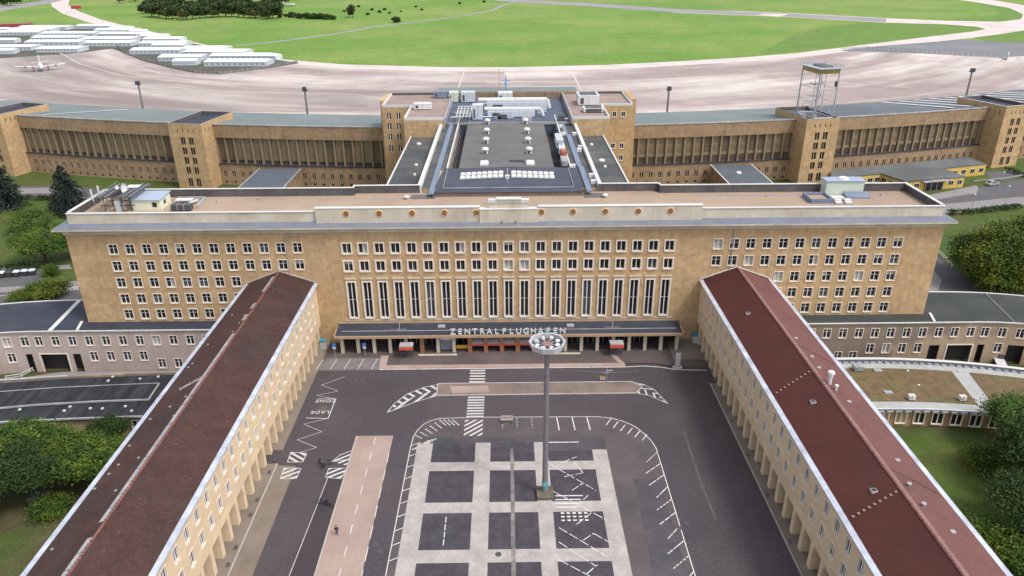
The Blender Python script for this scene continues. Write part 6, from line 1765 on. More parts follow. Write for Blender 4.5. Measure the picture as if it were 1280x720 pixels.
# ------------------------------------------------------------------ tall forecourt light mast
mx, my = 5.5, 89.9
q = thing('light_mast', (mx, my, 0), 'tall slim light mast with a white ten sided lamp ring in the forecourt', 'light mast')
m = MB(); m.box(4.25, 6.7, 88.2, 90.9, 0, .55); m.build('planter', PLANTER, q)
m = MB(); m.tube((mx, my, .5), (mx, my, 25.2), .42, .36, 14); m.build('pole', MAST_M, q)
m = MB(); m.box(mx - .3, mx + .3, my - .5, my - .4, 1.6, 2.2); m.build('plate', M('teal_plate', (.10, .42, .45), var=.1), q)
m = MB(); m.tube((mx, my, .55), (mx, my, 2.6), .46, .45, 14); m.build('sleeve', M('teal_grey_sleeve', (.15, .23, .26), var=.2), q)
m = MB()
n = 10; ro, ri, ro2 = 2.55, 2.3, 2.35
def ringpt(r, k, z): a = 2 * pi * (k + .5) / n - pi / 2; return (mx + r * cos(a), my + r * sin(a), z)
for k in range(n):
    m.face(ringpt(ro2, k, 25.3), ringpt(ro2, k + 1, 25.3), ringpt(ro, k + 1, 26.15), ringpt(ro, k, 26.15))
    m.face(ringpt(ro, k, 26.15), ringpt(ro, k + 1, 26.15), ringpt(ri, k + 1, 26.15), ringpt(ri, k, 26.15))
    m.face(ringpt(ri, k + 1, 25.4), ringpt(ri, k, 25.4), ringpt(ri, k, 26.15), ringpt(ri, k + 1, 26.15))
    m.face(ringpt(ro2, k + 1, 25.3), ringpt(ro2, k, 25.3), ringpt(.3, k, 24.9), ringpt(.3, k + 1, 24.9))
m.build('lamp_ring', M('grey_ring_enamel', (.46, .46, .50), var=.06, rough=.4), q)
m = MB()
m.face(*[ringpt(ri, k, 25.4) for k in range(n)])
m.build('ring_floor', STEEL_D, q)
m = MB(); m.lathe(mx, my, [(.75, 25.41), (.75, 25.75), (.35, 25.8)], 8); m.build('hub', M('rusty_hub', (.26, .15, .12), var=.4, scale=3), q)
m = MB()
for k in range(n):
    a = 2 * pi * k / n; m.tube((mx, my, 25.6), (mx + 2.3 * cos(a), my + 2.3 * sin(a), 25.6), .06, n=5)
m.build('spoke', STEEL, q)
fm_ = MB(); fm_.box(-.26, .26, -.22, .22, 0, .4); fme = fm_.mesh('floodlight', WHITE)
for k in range(8):
    a = 2 * pi * (k + .5) / 8
    fl = obj('floodlight', fme, q, (mx + 1.55 * cos(a), my + 1.55 * sin(a), 25.62), a); fl.rotation_euler = (.4, 0, a)
m = MB(); m.tube((mx - .3, my, 25.6), (mx - .3, my, 28.2), .04, n=6); m.build('lightning_rod', STEEL, q)

# ------------------------------------------------------------------ floodlight masts on the apron edge
fmast = local_thing('floodlight_mast', 'mast', 'light mast', 'floodlight masts along the apron')
m = MB(); m.tube((0, 0, 0), (0, 0, 29.3), .55, .34, 10); obj('pole', m.mesh('pole', MAST_M), fmast, (0, 0, 0))
m = MB(); m.box(-.9, .9, -.7, .7, 28.6, 29.1); m.box(-.8, -.1, -.9, -.3, 29.1, 30.3); m.box(.1, .8, -.9, -.3, 29.1, 30.3); m.box(-.5, .5, .2, .8, 29.1, 30.2); obj('lamp_head', m.mesh('lamp_head', STEEL_D), fmast, (0, 0, 0))
P = Placer(fmast)
for (px, Y, zt), l in zip((((-147.20, 27.63)[0], 308, (-147.62, 27.94)[1]), ((-76.55, 27.53)[0], 292, (-76.69, 27.68)[1]), ((63.00, 26.95)[0], 291, (63.00, 26.95)[1]), ((194.87, 28.72)[0], 318, (195.13, 29.04)[1])),
    ('apron floodlight mast behind the left outer hangar', 'apron floodlight mast behind the left inner hangar', 'apron floodlight mast behind the right inner hangar', 'apron floodlight mast beside the far right stair tower')):
    P.put((px, Y, 0), 0, l, (1, 1, zt / 30.3))

# ------------------------------------------------------------------ camp of white halls beside the apron
hall_p = []
def camp_hall():
    t = local_thing('camp_hall', 'hall', 'hall', 'white halls of the camp')
    m = MB(); m.box(-.5, .5, 0, 10, 0, 3.0); obj('wall', m.mesh('wall', TENT_W), t, (0, 0, 0))
    m = MB(); m.raw([(-.505, -.2, 3.0), (.505, -.2, 3.0), (.505, 5, 4.3), (-.505, 5, 4.3), (.505, 10.2, 3.0), (-.505, 10.2, 3.0)], [(0, 1, 2, 3), (3, 2, 4, 5), (0, 3, 5), (1, 4, 2)]); obj('roof', m.mesh('roof', TENT_R), t, (0, 0, 0))
    m = MB()
    for k in range(11): m.box(-.47 + k * .09, -.43 + k * .09, -.06, -.01, 1.0, 2.1)
    obj('window_row', m.mesh('window_row', M('grey_hall_window', (.30, .33, .36), var=.5, scale=.1)), t, (0, 0, 0))
    return Placer(t)
P = camp_hall()
A_ = [(-460.79, 850.28), (-424.40, 847.63), (-515.99, 839.56), (-464.28, 837.16), (-542.40, 822.08), (-516.61, 820.27), (-511.23, 812.39), (-466.41, 811.73), (-509.06, 784.70), (-463.82, 783.94), (-452.71, 770.62), (-400.89, 768.26), (-416.54, 800.88), (-375.66, 798.03), (-393.75, 762.20), (-354.31, 758.47), (-475.02, 715.58), (-445.08, 713.69), (-440.85, 732.34), (-396.21, 730.48), (-424.47, 693.50), (-374.90, 691.36), (-434.09, 657.35), (-397.19, 656.83), (-385.08, 643.07), (-350.80, 642.68), (-420.51, 632.53), (-398.75, 634.38), (-386.84, 718.83), (-340.20, 716.85), (-367.11, 684.50), (-325.79, 683.78)]
B_ = [(-412.10, 826.53), (-390.59, 825.00), (-375.00, 789.12), (-360.03, 789.43), (-372.48, 763.12), (-344.41, 761.24), (-344.41, 741.76), (-318.57, 741.25), (-328.18, 712.13), (-294.78, 711.11), (-316.69, 677.82), (-276.93, 676.40), (-299.49, 664.00), (-272.05, 662.35), (-301.55, 627.55), (-261.59, 626.99), (-263.34, 637.68), (-228.09, 635.63), (-254.12, 616.31), (-204.07, 612.64), (-260.26, 583.15), (-227.95, 582.15), (-240.20, 560.20), (-223.26, 560.01), (-223.64, 588.80), (-179.22, 586.38), (-215.38, 554.72), (-170.22, 552.36), (-179.01, 586.36), (-172.46, 584.47)]
rows = ['rearmost white camp hall, alone by the taxiway bend', 'white camp hall in the second row from the back, left part', 'white camp hall cut by the left edge, back rows', 'white camp hall just before the second back row, left part',
        'white camp hall in the third row, cut by the left edge', 'white camp hall in the third row, centre of the left camp', 'white camp hall in the third row, toward the taxiway', 'white camp hall in the fourth row, toward the taxiway',
        'white camp hall in the middle row, cut by the left edge', 'white camp hall in the middle row behind the longest front one', 'white camp hall of the middle left, one row from the front', 'white camp hall in the near left corner, second from the front',
        'white camp hall in the front row above the parked airliner', 'white camp hall in the front row, cut by the left edge', 'white camp hall in the middle of the camp, rear of two', 'white camp hall in the middle of the camp with two dark doors']
rows2 = ['white camp hall at the top of the right camp, farthest back', 'short white camp hall second from the back, right camp', 'white camp hall third from the back, right camp', 'white camp hall fourth from the back, nearest the taxiway',
         'white camp hall in the centre right, rear of a pair', 'white camp hall in the centre right, front of a pair', 'half hidden white camp hall in the centre right', 'long white camp hall along the fence, centre right',
         'white camp hall rear row of the right end group', 'long white camp hall second row of the right end group', 'white camp hall front left of the right end group', 'short white camp hall nearest the apron, right end group',
         'white camp hall third row of the right end group', 'longest white camp hall, front of the right end group', 'small white camp box at the right tip of the camp']
random.seed(2)
for pts, labs in ((A_, rows), (B_, rows2)):
    for k, lab in enumerate(labs):
        a, b = pts[2 * k], pts[2 * k + 1]
        L = sqrt((b[0] - a[0]) ** 2 + (b[1] - a[1]) ** 2)
        P.put(((a[0] + b[0]) / 2, (a[1] + b[1]) / 2, 0), atan2(b[1] - a[1], b[0] - a[0]), lab, (L, 1.75 if L > 30 else 1.0, 1.0))
q = thing('red_hall', (*(-560.10, 885.79), 0), 'dark red long hut behind the left white camp halls', 'hall')
(ax, ay), (bx, by) = [(-557.34, 866.91), (-527.45, 878.61)]
m = MB(); m.prism([(ax, ay), (bx, by), (bx, by + 9), (ax, ay + 9)], 0, 3.2); m.build('wall', M('dark_red_cladding', (.30, .05, .07), var=.2), q)
m = MB(); m.prism([(ax, ay - .3), (bx, by - .3), (bx, by + 9.3), (ax, ay + 9.3)], 3.2, 3.6); m.build('roof', M('dull_red_roof', (.34, .12, .13), var=.2), q)
q = thing('red_container', (*(-623.02, 1163.89), 0), 'red container unit on the grass beside the bending taxiway', 'container'); X, Y = W[q][:2]
m = MB(); m.box(X - 6, X + 6, Y - 3, Y + 3, 0, 4.2); m.build('body', M('red_container_paint', (.42, .05, .06), var=.15), q)
m = MB()
for k in range(3): m.box(X - 4.5 + k * 3.4, X - 2.9 + k * 3.4, Y - 3.05, Y - 3, .3, 3.0)
m.build('door', STEEL_D, q)
fe = thing('camp_fence', (*(-234.81, 567.69), 0), 'pale mesh fence along the front edge of the camp', 'fence')
pts = [(-341.05, 689.21), (-317.75, 648.13), (-296.64, 616.28), (-270.49, 582.47), (-233.81, 543.48), (-208.17, 519.93), (-190.49, 515.52), (-176.05, 529.21), (-152.21, 569.63)]
m = MB(); m.wall(pts, .3, 1.5, .08); m.build('mesh_panel', M('fence_mesh', (.17, .17, .17), var=.2), fe)
m = MB()
for a, b in zip(pts[:-1], pts[1:]):
    for k in range(5): m.box(a[0] + (b[0] - a[0]) * k / 5 - .12, a[0] + (b[0] - a[0]) * k / 5 + .12, a[1] + (b[1] - a[1]) * k / 5 - .12, a[1] + (b[1] - a[1]) * k / 5 + .12, 0, 2.1)
m.split('post', LEAD, fe)
fe = thing('apron_fence', (*(324.71, 590.65), 0), 'long pale construction fence along the dark tarmac on the right', 'fence')
pts = [(269.33, 618.03), (292.82, 627.25), (324.54, 599.52), (345.38, 580.66), (366.80, 565.73)]
m = MB(); m.wall(pts, 1.6, 2.0, .1); m.wall(pts, .2, .5, .1); m.build('rail', LEAD, fe)
m = MB()
for a, b in zip(pts[:-1], pts[1:]):
    n_ = int(sqrt((b[0] - a[0]) ** 2 + (b[1] - a[1]) ** 2) / 3.5)
    for k in range(n_): x = a[0] + (b[0] - a[0]) * k / n_; y = a[1] + (b[1] - a[1]) * k / n_; m.box(x - .2, x + .2, y - .1, y + .1, 0, 2.1)
m.split('post', COPING, fe)
q = thing('white_board', (*(367.26, 560.83), 0), 'white slanted board at the end of the long construction fence', 'board'); X, Y = W[q][:2]
m = MB(); m.prism([(X - 4, Y - 6), (X - 3.6, Y - 6), (X + 4.4, Y + 7), (X + 4, Y + 7)], .4, 4.5); m.build('panel', WHITE, q)
m = MB(); m.box(X - 3.6, X - 3.3, Y - 5, Y - 4.6, 0, 4); m.box(X + 3, X + 3.3, Y + 4, Y + 4.4, 0, 4); m.build('post', STEEL, q)

# ------------------------------------------------------------------ four engined airliner
def airliner():
    t = local_thing('airliner', 'airliner', 'aircraft', None)
    sil = M('silver_white_skin', (.72, .74, .77), rough=.3, metal=.25, var=.05)
    m = MB()
    prof = [(0, .05, 3.2), (.5, .7, 3.1), (1.6, 1.2, 3.1), (3.5, 1.45, 3.2), (12, 1.45, 3.2), (17, 1.25, 3.45), (21, .75, 3.8), (24.5, .2, 4.2)]
    rings = []
    for y, r, z in prof: rings.append([(r * cos(2 * pi * k / 14), y, z + r * sin(2 * pi * k / 14)) for k in range(14)])
    V = [p for rg_ in rings for p in rg_]
    m.raw(V, [(j * 14 + k, (j + 1) * 14 + k, (j + 1) * 14 + (k + 1) % 14, j * 14 + (k + 1) % 14) for j in range(len(prof) - 1) for k in range(14)])
    obj('fuselage', m.mesh('fuselage', sil, smooth=True), t, (0, 0, 0))
    def slab(mm, pts, th):
        mm.raw([(x, y, z - th) for x, y, z in pts] + [(x, y, z + th) for x, y, z in pts], [(3, 2, 1, 0), (4, 5, 6, 7), (0, 1, 5, 4), (1, 2, 6, 5), (2, 3, 7, 6), (3, 0, 4, 7)])
    for s in (-1, 1):
        m = MB(); slab(m, [(0, 7.2, 2.6), (s * 15.5, 9.4, 4.0), (s * 15.5, 11, 4.0), (0, 12, 2.6)], .18); obj('wing', m.mesh('wing', sil), t, (0, 0, 0))
        m = MB(); slab(m, [(0, 21.3, 4.2), (s * 5.6, 22.4, 4.5), (s * 5.6, 23.8, 4.5), (0, 24.2, 4.2)], .1); obj('tailplane', m.mesh('tailplane', sil), t, (0, 0, 0))
        for x in (4.4, 9.2):
            z = 2.6 + 1.4 * x / 15.5
            m = MB(); m.tube((s * x, 5.6, z), (s * x, 9.5, z), .68, .5, 12); m.tube((s * x, 5.2, z), (s * x, 5.6, z), .3, .66, 12); e = obj('engine', m.mesh('engine', LEAD), t, (0, 0, 0))
            m = MB()
            for k in range(3):
                a = 2 * pi * k / 3 + x; m.tube((s * x, 5.1, z), (s * x + 1.9 * cos(a), 5.1, z + 1.9 * sin(a)), .13, .08, 5)
            obj('propeller', m.mesh('propeller', STEEL_D), e, (0, 0, 0))
        m = MB(); m.tube((s * 4.4, 8.2, .5), (s * 4.4, 8.2, 2.4), .16)
        m.tube((s * 4.4 - .35, 8.2, .55), (s * 4.4 + .35, 8.2, .55), .55, n=12); obj('landing_gear', m.mesh('landing_gear', STEEL_D), t, (0, 0, 0))
    m = MB(); m.tube((0, 2.2, .4), (0, 2.2, 2.4), .12); m.tube((-.15, 2.2, .4), (.15, 2.2, .4), .4, n=12); obj('landing_gear', m.mesh('landing_gear', STEEL_D), t, (0, 0, 0))
    m = MB(); m.raw([(-.12, 20, 4.2), (.12, 20, 4.2), (.12, 24.6, 4.2), (-.12, 24.6, 4.2), (-.08, 22.6, 9.2), (.08, 22.6, 9.2), (.08, 24.8, 9.2), (-.08, 24.8, 9.2)], [(0, 3, 2, 1), (4, 5, 6, 7), (0, 1, 5, 4), (1, 2, 6, 5), (2, 3, 7, 6), (3, 0, 4, 7)]); obj('fin', m.mesh('fin', sil), t, (0, 0, 0))
    m = MB(); m.box(-.9, .9, 1.0, 1.9, 3.75, 4.15); obj('cockpit_window', m.mesh('cockpit_window', GLASS), t, (0, 0, 0))
    return Placer(t)
P = airliner()
P.put((*(-317.72, 530.80), 0), .53, 'white four engined propeller airliner parked alone on the apron')
P.put((*(-309.71, 1183.37), 0), 1.3, 'tiny white aircraft parked beside the far wood', (.8, .8, .8))

# ------------------------------------------------------------------ vehicles and small things
def car(name, label, cat, paint, van=False):
    t = local_thing(name, label, cat)
    Lh = 2.15 if not van else 2.7
    if not van: prof = [(-2.1, .3), (-2.12, .75), (-1.95, .9), (-1.1, 1.0), (-.4, 1.45), (1.2, 1.48), (1.85, 1.05), (2.1, .95), (2.12, .35)]
    else: prof = [(-2.7, .35), (-2.7, 1.0), (-2.4, 1.15), (-1.9, 2.0), (-.9, 2.05), (-.85, 1.0), (2.7, 1.0), (2.7, .35)]
    def loft(pr, hw, inset):
        m = MB(); n_ = len(pr)
        sec = []
        for x, sc_ in ((-hw, 1), (-hw + .12, 1), (hw - .12, 1), (hw, 1)):
            e = inset if abs(x) == hw else 0
            sec.append([(x + (e if x < 0 else -e) * max(0, (z - .9)) * .5, y * (1 - .01 * (abs(x) == hw)), z - (.03 if abs(x) == hw else 0)) for y, z in pr])
        V = [p for s_ in sec for p in s_]
        Fq = [(j * n_ + k, j * n_ + (k + 1) % n_, (j + 1) * n_ + (k + 1) % n_, (j + 1) * n_ + k) for j in range(3) for k in range(n_)]
        m.raw(V, Fq + [tuple(range(n_))[::-1], tuple(range(3 * n_, 4 * n_))])
        return m
    obj('body', loft(prof, .87 if not van else .95, .3).mesh('body', paint), t, (0, 0, 0))
    m = MB()
    if not van:
        m.raw([(-.66, -1.08, 1.02), (.66, -1.08, 1.02), (.62, -.45, 1.44), (-.62, -.45, 1.44)], [(0, 1, 2, 3)]); m.raw([(-.64, 1.25, 1.46), (.64, 1.25, 1.46), (.66, 1.84, 1.08), (-.66, 1.84, 1.08)], [(0, 1, 2, 3)])
        for s in (-1, 1): m.box(s * .80, s * .885, -.7, 1.35, 1.0, 1.38)
    else:
        m.raw([(-.8, -2.42, 1.2), (.8, -2.42, 1.2), (.75, -1.95, 1.95), (-.75, -1.95, 1.95)], [(0, 1, 2, 3)])
        for s in (-1, 1): m.box(s * .88, s * .965, -1.9, -1.0, 1.25, 1.8)
    obj('window', m.mesh('window', GLASS), t, (0, 0, .02))
    for s in (-1, 1):
        for y in (-Lh * .62, Lh * .6):
            m = MB(); m.tube((s * .72, y, .33), (s * .92, y, .33), .33, n=14); wv = obj('wheel', m.mesh('wheel', RUBBER), t, (0, 0, 0))
            m = MB(); m.tube((s * .9, y, .33), (s * .935, y, .33), .19, n=10); obj('rim', m.mesh('rim', STEEL), wv, (0, 0, 0))
        m = MB(); m.box(s * .5, s * .78, -Lh - .0, -Lh + .12, .6, .78); obj('headlight', m.mesh('headlight', DOME), t, (0, 0, 0))
    if van:
        m = MB(); m.box(-.95, .95, -.8, 2.7, 1.0, 1.12); obj('load_bed', m.mesh('load_bed', COPING), t, (0, 0, 0))
    return Placer(t)
car('parked_car', 'car', 'car', CAR_S).put((*(167.87, 247.07), 0), radians(112), 'silver hatchback on the road right of the yellow annexe', (1.1, 1.15, 1.1))
car('flatbed_truck', 'truck', 'truck', STEEL_D, True).put((*(101.86, 133.07), LOW), radians(160), 'dark small truck with pale flat bed by the right gateway', (1, .8, 1))
# bins
bn = local_thing('wheeled_bin', 'bin', 'bin', 'bins in front of the dark hedge')
m = MB(); m.raw([(-.55, -.4, .12), (.55, -.4, .12), (.55, .4, .12), (-.55, .4, .12), (-.68, -.52, 1.15), (.68, -.52, 1.15), (.68, .52, 1.15), (-.68, .52, 1.15)], [(0, 3, 2, 1), (4, 5, 6, 7), (0, 1, 5, 4), (1, 2, 6, 5), (2, 3, 7, 6), (3, 0, 4, 7)])
obj('body', m.mesh('body', BIN_G), bn, (0, 0, 0))
m = MB(); m.raw([(-.7, -.55, 1.15), (.7, -.55, 1.15), (.7, .55, 1.2), (-.7, .55, 1.2), (-.66, -.5, 1.25), (.66, -.5, 1.25), (.66, .5, 1.42), (-.66, .5, 1.42)], [(0, 3, 2, 1), (4, 5, 6, 7), (0, 1, 5, 4), (1, 2, 6, 5), (2, 3, 7, 6), (3, 0, 4, 7)])
lid = obj('lid', m.mesh('lid', BIN_B), bn, (0, 0, 0))
m = MB()
for x in (-.5, .5): m.tube((x - .06, .3, .12), (x + .06, .3, .12), .12, n=8)
obj('wheel', m.mesh('wheel', RUBBER), bn, (0, 0, 0))
P = Placer(bn)
for k, ((x, y), lt_, mt) in enumerate(zip([(-127.81, 174.51), (-126.08, 174.82), (-124.34, 175.13), (-122.62, 175.66), (-120.87, 175.97)], ('pale lidded bin, leftmost of the row before the hedge', 'grey lidded bin, second from the left before the hedge', 'bright blue lidded bin in the middle of the row', 'white lidded bin right of the bright blue one', 'dark blue lidded bin, rightmost of the row before the hedge'), (BIN_W, BIN_G, BIN_B, BIN_W, BIN_B))):
    r = P.put((x, y, 0), .05, lt_, (1.05, 1.05, 1.15))
    for c_ in r.children:
        if c_.name.startswith('lid') and mt is not BIN_B:
            c_.data = c_.data.copy(); c_.data.materials[0] = mt
# person on the walkway
def skin(name, pts, edges, radii, mat, sub=1):
    me = bpy.data.meshes.new(name); me.from_pydata(pts, edges, [])
    ob = bpy.data.objects.new(name, me); col.objects.link(ob)
    sk_ = ob.modifiers.new('skin', 'SKIN'); sb_ = ob.modifiers.new('sub', 'SUBSURF'); sb_.levels = sb_.render_levels = sub
    for v, r_ in zip(me.skin_vertices[0].data, radii): v.radius = r_ if isinstance(r_, tuple) else (r_, r_)
    me.skin_vertices[0].data[0].use_root = True
    dg = bpy.context.evaluated_depsgraph_get()
    out = bpy.data.meshes.new_from_object(ob.evaluated_get(dg)); bpy.data.objects.remove(ob)
    out.materials.clear(); out.materials.append(mat); out.polygons.foreach_set('use_smooth', [True] * len(out.polygons))
    return out
px, py = (-24.18, 81.39)
pe = thing('person', (px, py, .1), 'person in dark navy jacket walking along the tan walkway', 'person')
pts = [(0, 0, .95), (0, 0, 1.15), (0, 0, 1.38), (0, 0, 1.5), (0, -.02, 1.6), (0, -.02, 1.72), (.18, 0, 1.4), (.25, .05, 1.12), (.24, -.06, .88), (.25, -.1, .8), (-.18, 0, 1.4), (-.25, -.03, 1.12), (-.24, .1, .88), (-.25, .13, .8),
       (.1, 0, .9), (.11, -.1, .5), (.11, -.18, .1), (.11, -.3, .04), (-.1, 0, .9), (-.11, .06, .5), (-.11, .22, .12), (-.11, .12, .04)]
ed = [(0, 1), (1, 2), (2, 3), (3, 4), (4, 5), (2, 6), (6, 7), (7, 8), (8, 9), (2, 10), (10, 11), (11, 12), (12, 13), (0, 14), (14, 15), (15, 16), (16, 17), (0, 18), (18, 19), (19, 20), (20, 21)]
rd = [(.16, .11), (.15, .11), (.17, .11), .06, .09, .085, .07, .05, .04, .045, .07, .05, .04, .045, .09, .065, .045, .04, .09, .065, .045, .04]
obj('body', skin('body', pts, ed, rd, SKIN), pe, (px, py, .1))
jp = [(0, 0, .93), (0, 0, 1.15), (0, 0, 1.4), (.18, 0, 1.41), (.255, .05, 1.12), (.24, -.05, .93), (-.18, 0, 1.41), (-.255, -.03, 1.12), (-.24, .09, .93)]
obj('jacket', skin('jacket', jp, [(0, 1), (1, 2), (2, 3), (3, 4), (4, 5), (2, 6), (6, 7), (7, 8)], [(.19, .14), (.18, .14), (.19, .135), .09, .07, .06, .09, .07, .06], NAVY), pe, (px, py, .1))
tp = [(0, 0, .95), (.1, 0, .88), (.11, -.1, .5), (.11, -.18, .12), (-.1, 0, .88), (-.11, .06, .5), (-.11, .21, .14)]
obj('trousers', skin('trousers', tp, [(0, 1), (1, 2), (2, 3), (0, 4), (4, 5), (5, 6)], [(.16, .12), .11, .08, .06, .11, .08, .06], DENIM), pe, (px, py, .1))
m = MB(); m.lathe(px, py + .02, [(.06, 1.72), (.105, 1.78), (.1, 1.86), (.05, 1.91)], 10); m.build('hair', HAIR, pe)
# bicycles lying about in the dark lane
bk = local_thing('bicycle', 'bicycle', 'bicycle', 'bicycles standing in the dark lane')
for y in (-.52, .52):
    m = MB()
    for k in range(16):
        a0, a1 = 2 * pi * k / 16, 2 * pi * (k + 1) / 16
        m.tube((0, y + .33 * cos(a0), .34 + .33 * sin(a0)), (0, y + .33 * cos(a1), .34 + .33 * sin(a1)), .03, n=5)
    for k in range(4): m.tube((0, y + .33 * cos(k * pi / 4), .34 + .33 * sin(k * pi / 4)), (0, y - .33 * cos(k * pi / 4), .34 - .33 * sin(k * pi / 4)), .008, n=4)
    obj('wheel', m.mesh('wheel', RUBBER), bk, (0, 0, 0))
m = MB()
for a, b in (((0, .52, .34), (0, .08, .36)), ((0, .08, .36), (0, .2, .86)), ((0, .52, .34), (0, .18, .78)), ((0, .18, .78), (0, -.36, .82)), ((0, .08, .36), (0, -.38, .74)), ((0, -.52, .34), (0, -.36, .95))): m.tube(a, b, .03, n=6)
obj('frame', m.mesh('frame', STEEL_D), bk, (0, 0, 0))
m = MB(); m.box(-.08, .08, .08, .34, .86, .93); obj('saddle', m.mesh('saddle', RUBBER), bk, (0, 0, 0))
m = MB(); m.tube((-.28, -.32, 1.0), (.28, -.32, 1.0), .022, n=6); obj('handlebar', m.mesh('handlebar', STEEL_D), bk, (0, 0, 0))
P = Placer(bk)
for (x, y), a, l in zip([(-29.86, 97.13), (-28.94, 97.01), (-27.57, 87.84), (-26.66, 87.48)], (.6, -.9, 1.3, 1.0), ('dark bicycle in the far pair beside the walkway, left one', 'dark bicycle in the far pair beside the walkway, right one', 'dark bicycle in the near pair beside the walkway, left one', 'dark bicycle in the near pair beside the walkway, right one')):
    P.put((x, y, .02), a, l, (1.25, 1.25, 1.15))
# barrier board, small signs, pillars by the terminal
x, y = (-0.18, 108.41)
q = thing('barrier_board', (x, y, 0), 'white barrier board with red marks on the car park line', 'barrier')
m = MB(); m.box(x - 1.05, x + 1.05, y - .04, y + .04, .55, 1.45); m.build('panel', PAINT_N, q)
m = MB()
for k in range(5): m.box(x - .9 + k * .38, x - .68 + k * .38, y - .055, y - .041, 1.0, 1.3)
m.build('red_mark', RUSTRED, q)
m = MB(); m.box(x - .9, x - .6, y - .35, y + .35, 0, .15); m.box(x + .6, x + .9, y - .35, y + .35, 0, .15); m.box(x - .78, x - .7, y - .04, y + .04, .15, .55); m.box(x + .7, x + .78, y - .04, y + .04, .15, .55); m.build('foot', STEEL_D, q)
(x, y) = (18.80, 121.33)
q = thing('direction_sign', (x, y, .1), 'slim sign post with two arms on the traffic island', 'sign')
m = MB(); m.tube((x, y, .1), (x, y, 3.0), .06); m.build('post', STEEL, q)
m = MB(); m.box(x - .2, x + 1.1, y - .03, y + .03, 2.5, 2.75); m.box(x - .6, x + .5, y - .03, y + .03, 2.1, 2.3); m.build('arm', LEAD, q)
(x, y) = (18.11, 121.92)
q = thing('guide_beacon', (x, y, .1), 'low orange and white beacon board beside the slim sign post', 'beacon')
m = MB(); m.box(x - .5, x + .5, y - .05, y + .05, .7, 1.0); m.build('orange_band', ORANGE, q)
m = MB(); m.box(x - .5, x + .5, y - .05, y + .05, .3, .699); m.box(x - .4, x - .3, y - .04, y + .04, .0, .3); m.box(x + .3, x + .4, y - .04, y + .04, .0, .3); m.build('white_board', PAINT_N, q)
(x, y) = (33.35, 126.39)
q = thing('information_stele', (x, y, .1), 'grey white information stele on the kerb right of the canopy', 'stele')
m = MB(); m.box(x - .5, x + .5, y - .12, y + .12, .3, 3.3); m.build('panel', LEAD, q)
m = MB(); m.box(x - .9, x + .9, y - .4, y + .4, 0, .3); m.build('base', KERB, q)
m = MB()
for k in range(5): m.box(x - .38, x + .38, y - .135, y - .121, .7 + k * .5, 1.0 + k * .5)
m.build('text_block', PAINT_N, q)
for (x, y), l in zip([(-34.92, 132.38), (-28.84, 132.42)], ('blue parking sign on a post by the bays, left one', 'blue parking sign on a post by the bays, right one')):
    q = thing('parking_sign', (x, y, .13), l, 'sign', 'parking signs by the bays')
    m = MB(); m.tube((x, y, .13), (x, y, 3.0), .06); m.build('post', STEEL, q)
    m = MB(); m.box(x - .38, x + .38, y - .07, y - .03, 2.25, 3.0); m.build('blue_panel', BLUE_SIGN, q)
    m = MB(); m.box(x - .34, x + .34, y - .07, y - .03, 1.7, 2.2); m.build('white_panel', PAINT_N, q)
for (x, y), l in zip([(-37.98, 135.61), (39.12, 136.57)], ('blue and white service box in the left corner beside the wing', 'blue and white service box in the right corner beside the wing')):
    q = thing('service_box', (x, y, .13), l, 'box', 'service boxes in the forecourt corners')
    m = MB(); m.box(x - .55, x + .55, y - .35, y + .35, .13, 1.7); m.build('body', PAINT_N, q)
    m = MB(); m.box(x - .6, x + .6, y - .4, y + .4, 1.7, 2.1); m.build('blue_top', M('teal_blue_top', (.04, .28, .42), var=.1), q)
# street lamps, railings, yard barrier
sl_ = local_thing('street_lamp', 'lamp', 'street lamp', 'street lamps of the service roads')
m = MB(); m.tube((0, 0, 0), (0, 0, 6.2), .09, .06); obj('pole', m.mesh('pole', STEEL), sl_, (0, 0, 0))
m = MB(); m.lathe(0, 0, [(.1, 6.1), (.32, 6.25), (.3, 6.5), (.1, 6.6)], 10); obj('lamp_head', m.mesh('lamp_head', DOME), sl_, (0, 0, 0))
P = Placer(sl_)
for (x, y), l in zip([(142.79, 216.61), (158.36, 224.82), (166.67, 241.00), (150.74, 239.19), (-53.32, 256.63)], ('street lamp on the lawn edge nearest the terminal corner', 'street lamp on the pavement at the right picture edge', 'street lamp beside the silver car', 'street lamp on the yard before the yellow annexe', 'street lamp between the left connecting block and the departure hall')):
    P.put((x, y, 0), 0, l)
q = thing('road_railing', (*(113.25, 177.60), 0), 'white tubular railing beside the road right of the terminal', 'railing')
pts = [(116.09, 185.64), (114.66, 176.67), (113.52, 173.76)]
m = MB(); m.wall(pts, .95, 1.1, .1); m.wall(pts, .45, .55, .08); m.build('rail', COPING, q)
m = MB()
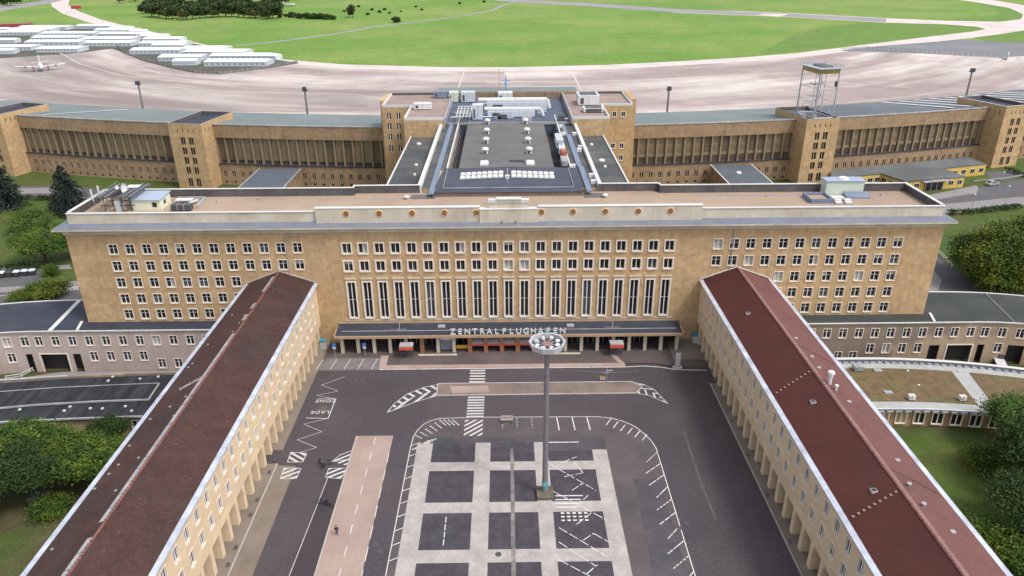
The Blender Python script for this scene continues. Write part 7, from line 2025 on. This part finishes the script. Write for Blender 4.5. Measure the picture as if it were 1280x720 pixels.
for a, b in zip(pts[:-1], pts[1:]):
    for k in range(6): x, y = a[0] + (b[0] - a[0]) * k / 6, a[1] + (b[1] - a[1]) * k / 6; m.tube((x, y, 0), (x, y, 1.05), .05, n=6)
m.build('post', COPING, q)
q = thing('guard_rail', (*(167.11, 250.49), 0), 'grey guard rail behind the silver car', 'railing')
pts = [(162.86, 249.74), (165.08, 250.22), (176.26, 253.19), (189.33, 258.75)]
m = MB(); m.wall(pts, .6, .95, .12); m.build('rail', LEAD, q)
m = MB()
for a, b in zip(pts[:-1], pts[1:]):
    for k in range(6): x, y = a[0] + (b[0] - a[0]) * k / 6, a[1] + (b[1] - a[1]) * k / 6; m.tube((x, y, 0), (x, y, .9), .06, n=6)
m.build('post', LEAD, q)
q = thing('yard_barrier', (*(-99.81, 133.93), LOW), 'white barrier frame in the yard before the left gateway', 'barrier')
pts = [(-101.64, 130.96), (-98.99, 131.89), (-98.05, 134.37)]
m = MB(); m.wall(pts, LOW + .9, LOW + 1.05, .1); m.wall(pts, LOW + .45, LOW + .55, .1); m.build('rail', COPING, q)
m = MB()
for x, y in pts: m.tube((x, y, LOW), (x, y, LOW + 1.05), .07, n=6)
m.build('post', COPING, q)
q = thing('garden_shed', (-73.2, 93.5, LOW), 'small dark shed under the trees of the left garden', 'shed')
m = MB(); m.box(-74.6, -72, 92.4, 94.4, LOW, LOW + 1.7); m.build('wall', STEEL_D, q)
m = MB(); m.box(-74.8, -71.8, 92.2, 94.6, LOW + 1.7, LOW + 1.85); m.build('roof', FELT_GREY, q)
x, y = (70.48, 90.26)
q = thing('garden_stair', (56.5, 85.5, LOW), 'grey outside stair with railing behind the right wing', 'stair')
m = MB()
for k in range(8): m.box(54.2, 56.6, 83 + k * .35, 86.5, LOW + k * .25, LOW + (k + 1) * .25)
m.build('step', LEAD, q)
m = MB()
for k in range(6): m.tube((56.5, 83.2 + k * .6, LOW + k * .4), (56.5, 83.2 + k * .6, LOW + 1.2 + k * .4), .05, n=6)
m.tube((56.5, 83.2, LOW + 1.2), (56.5, 86.2, LOW + 3.2), .05, n=6); m.build('handrail', COPING, q)
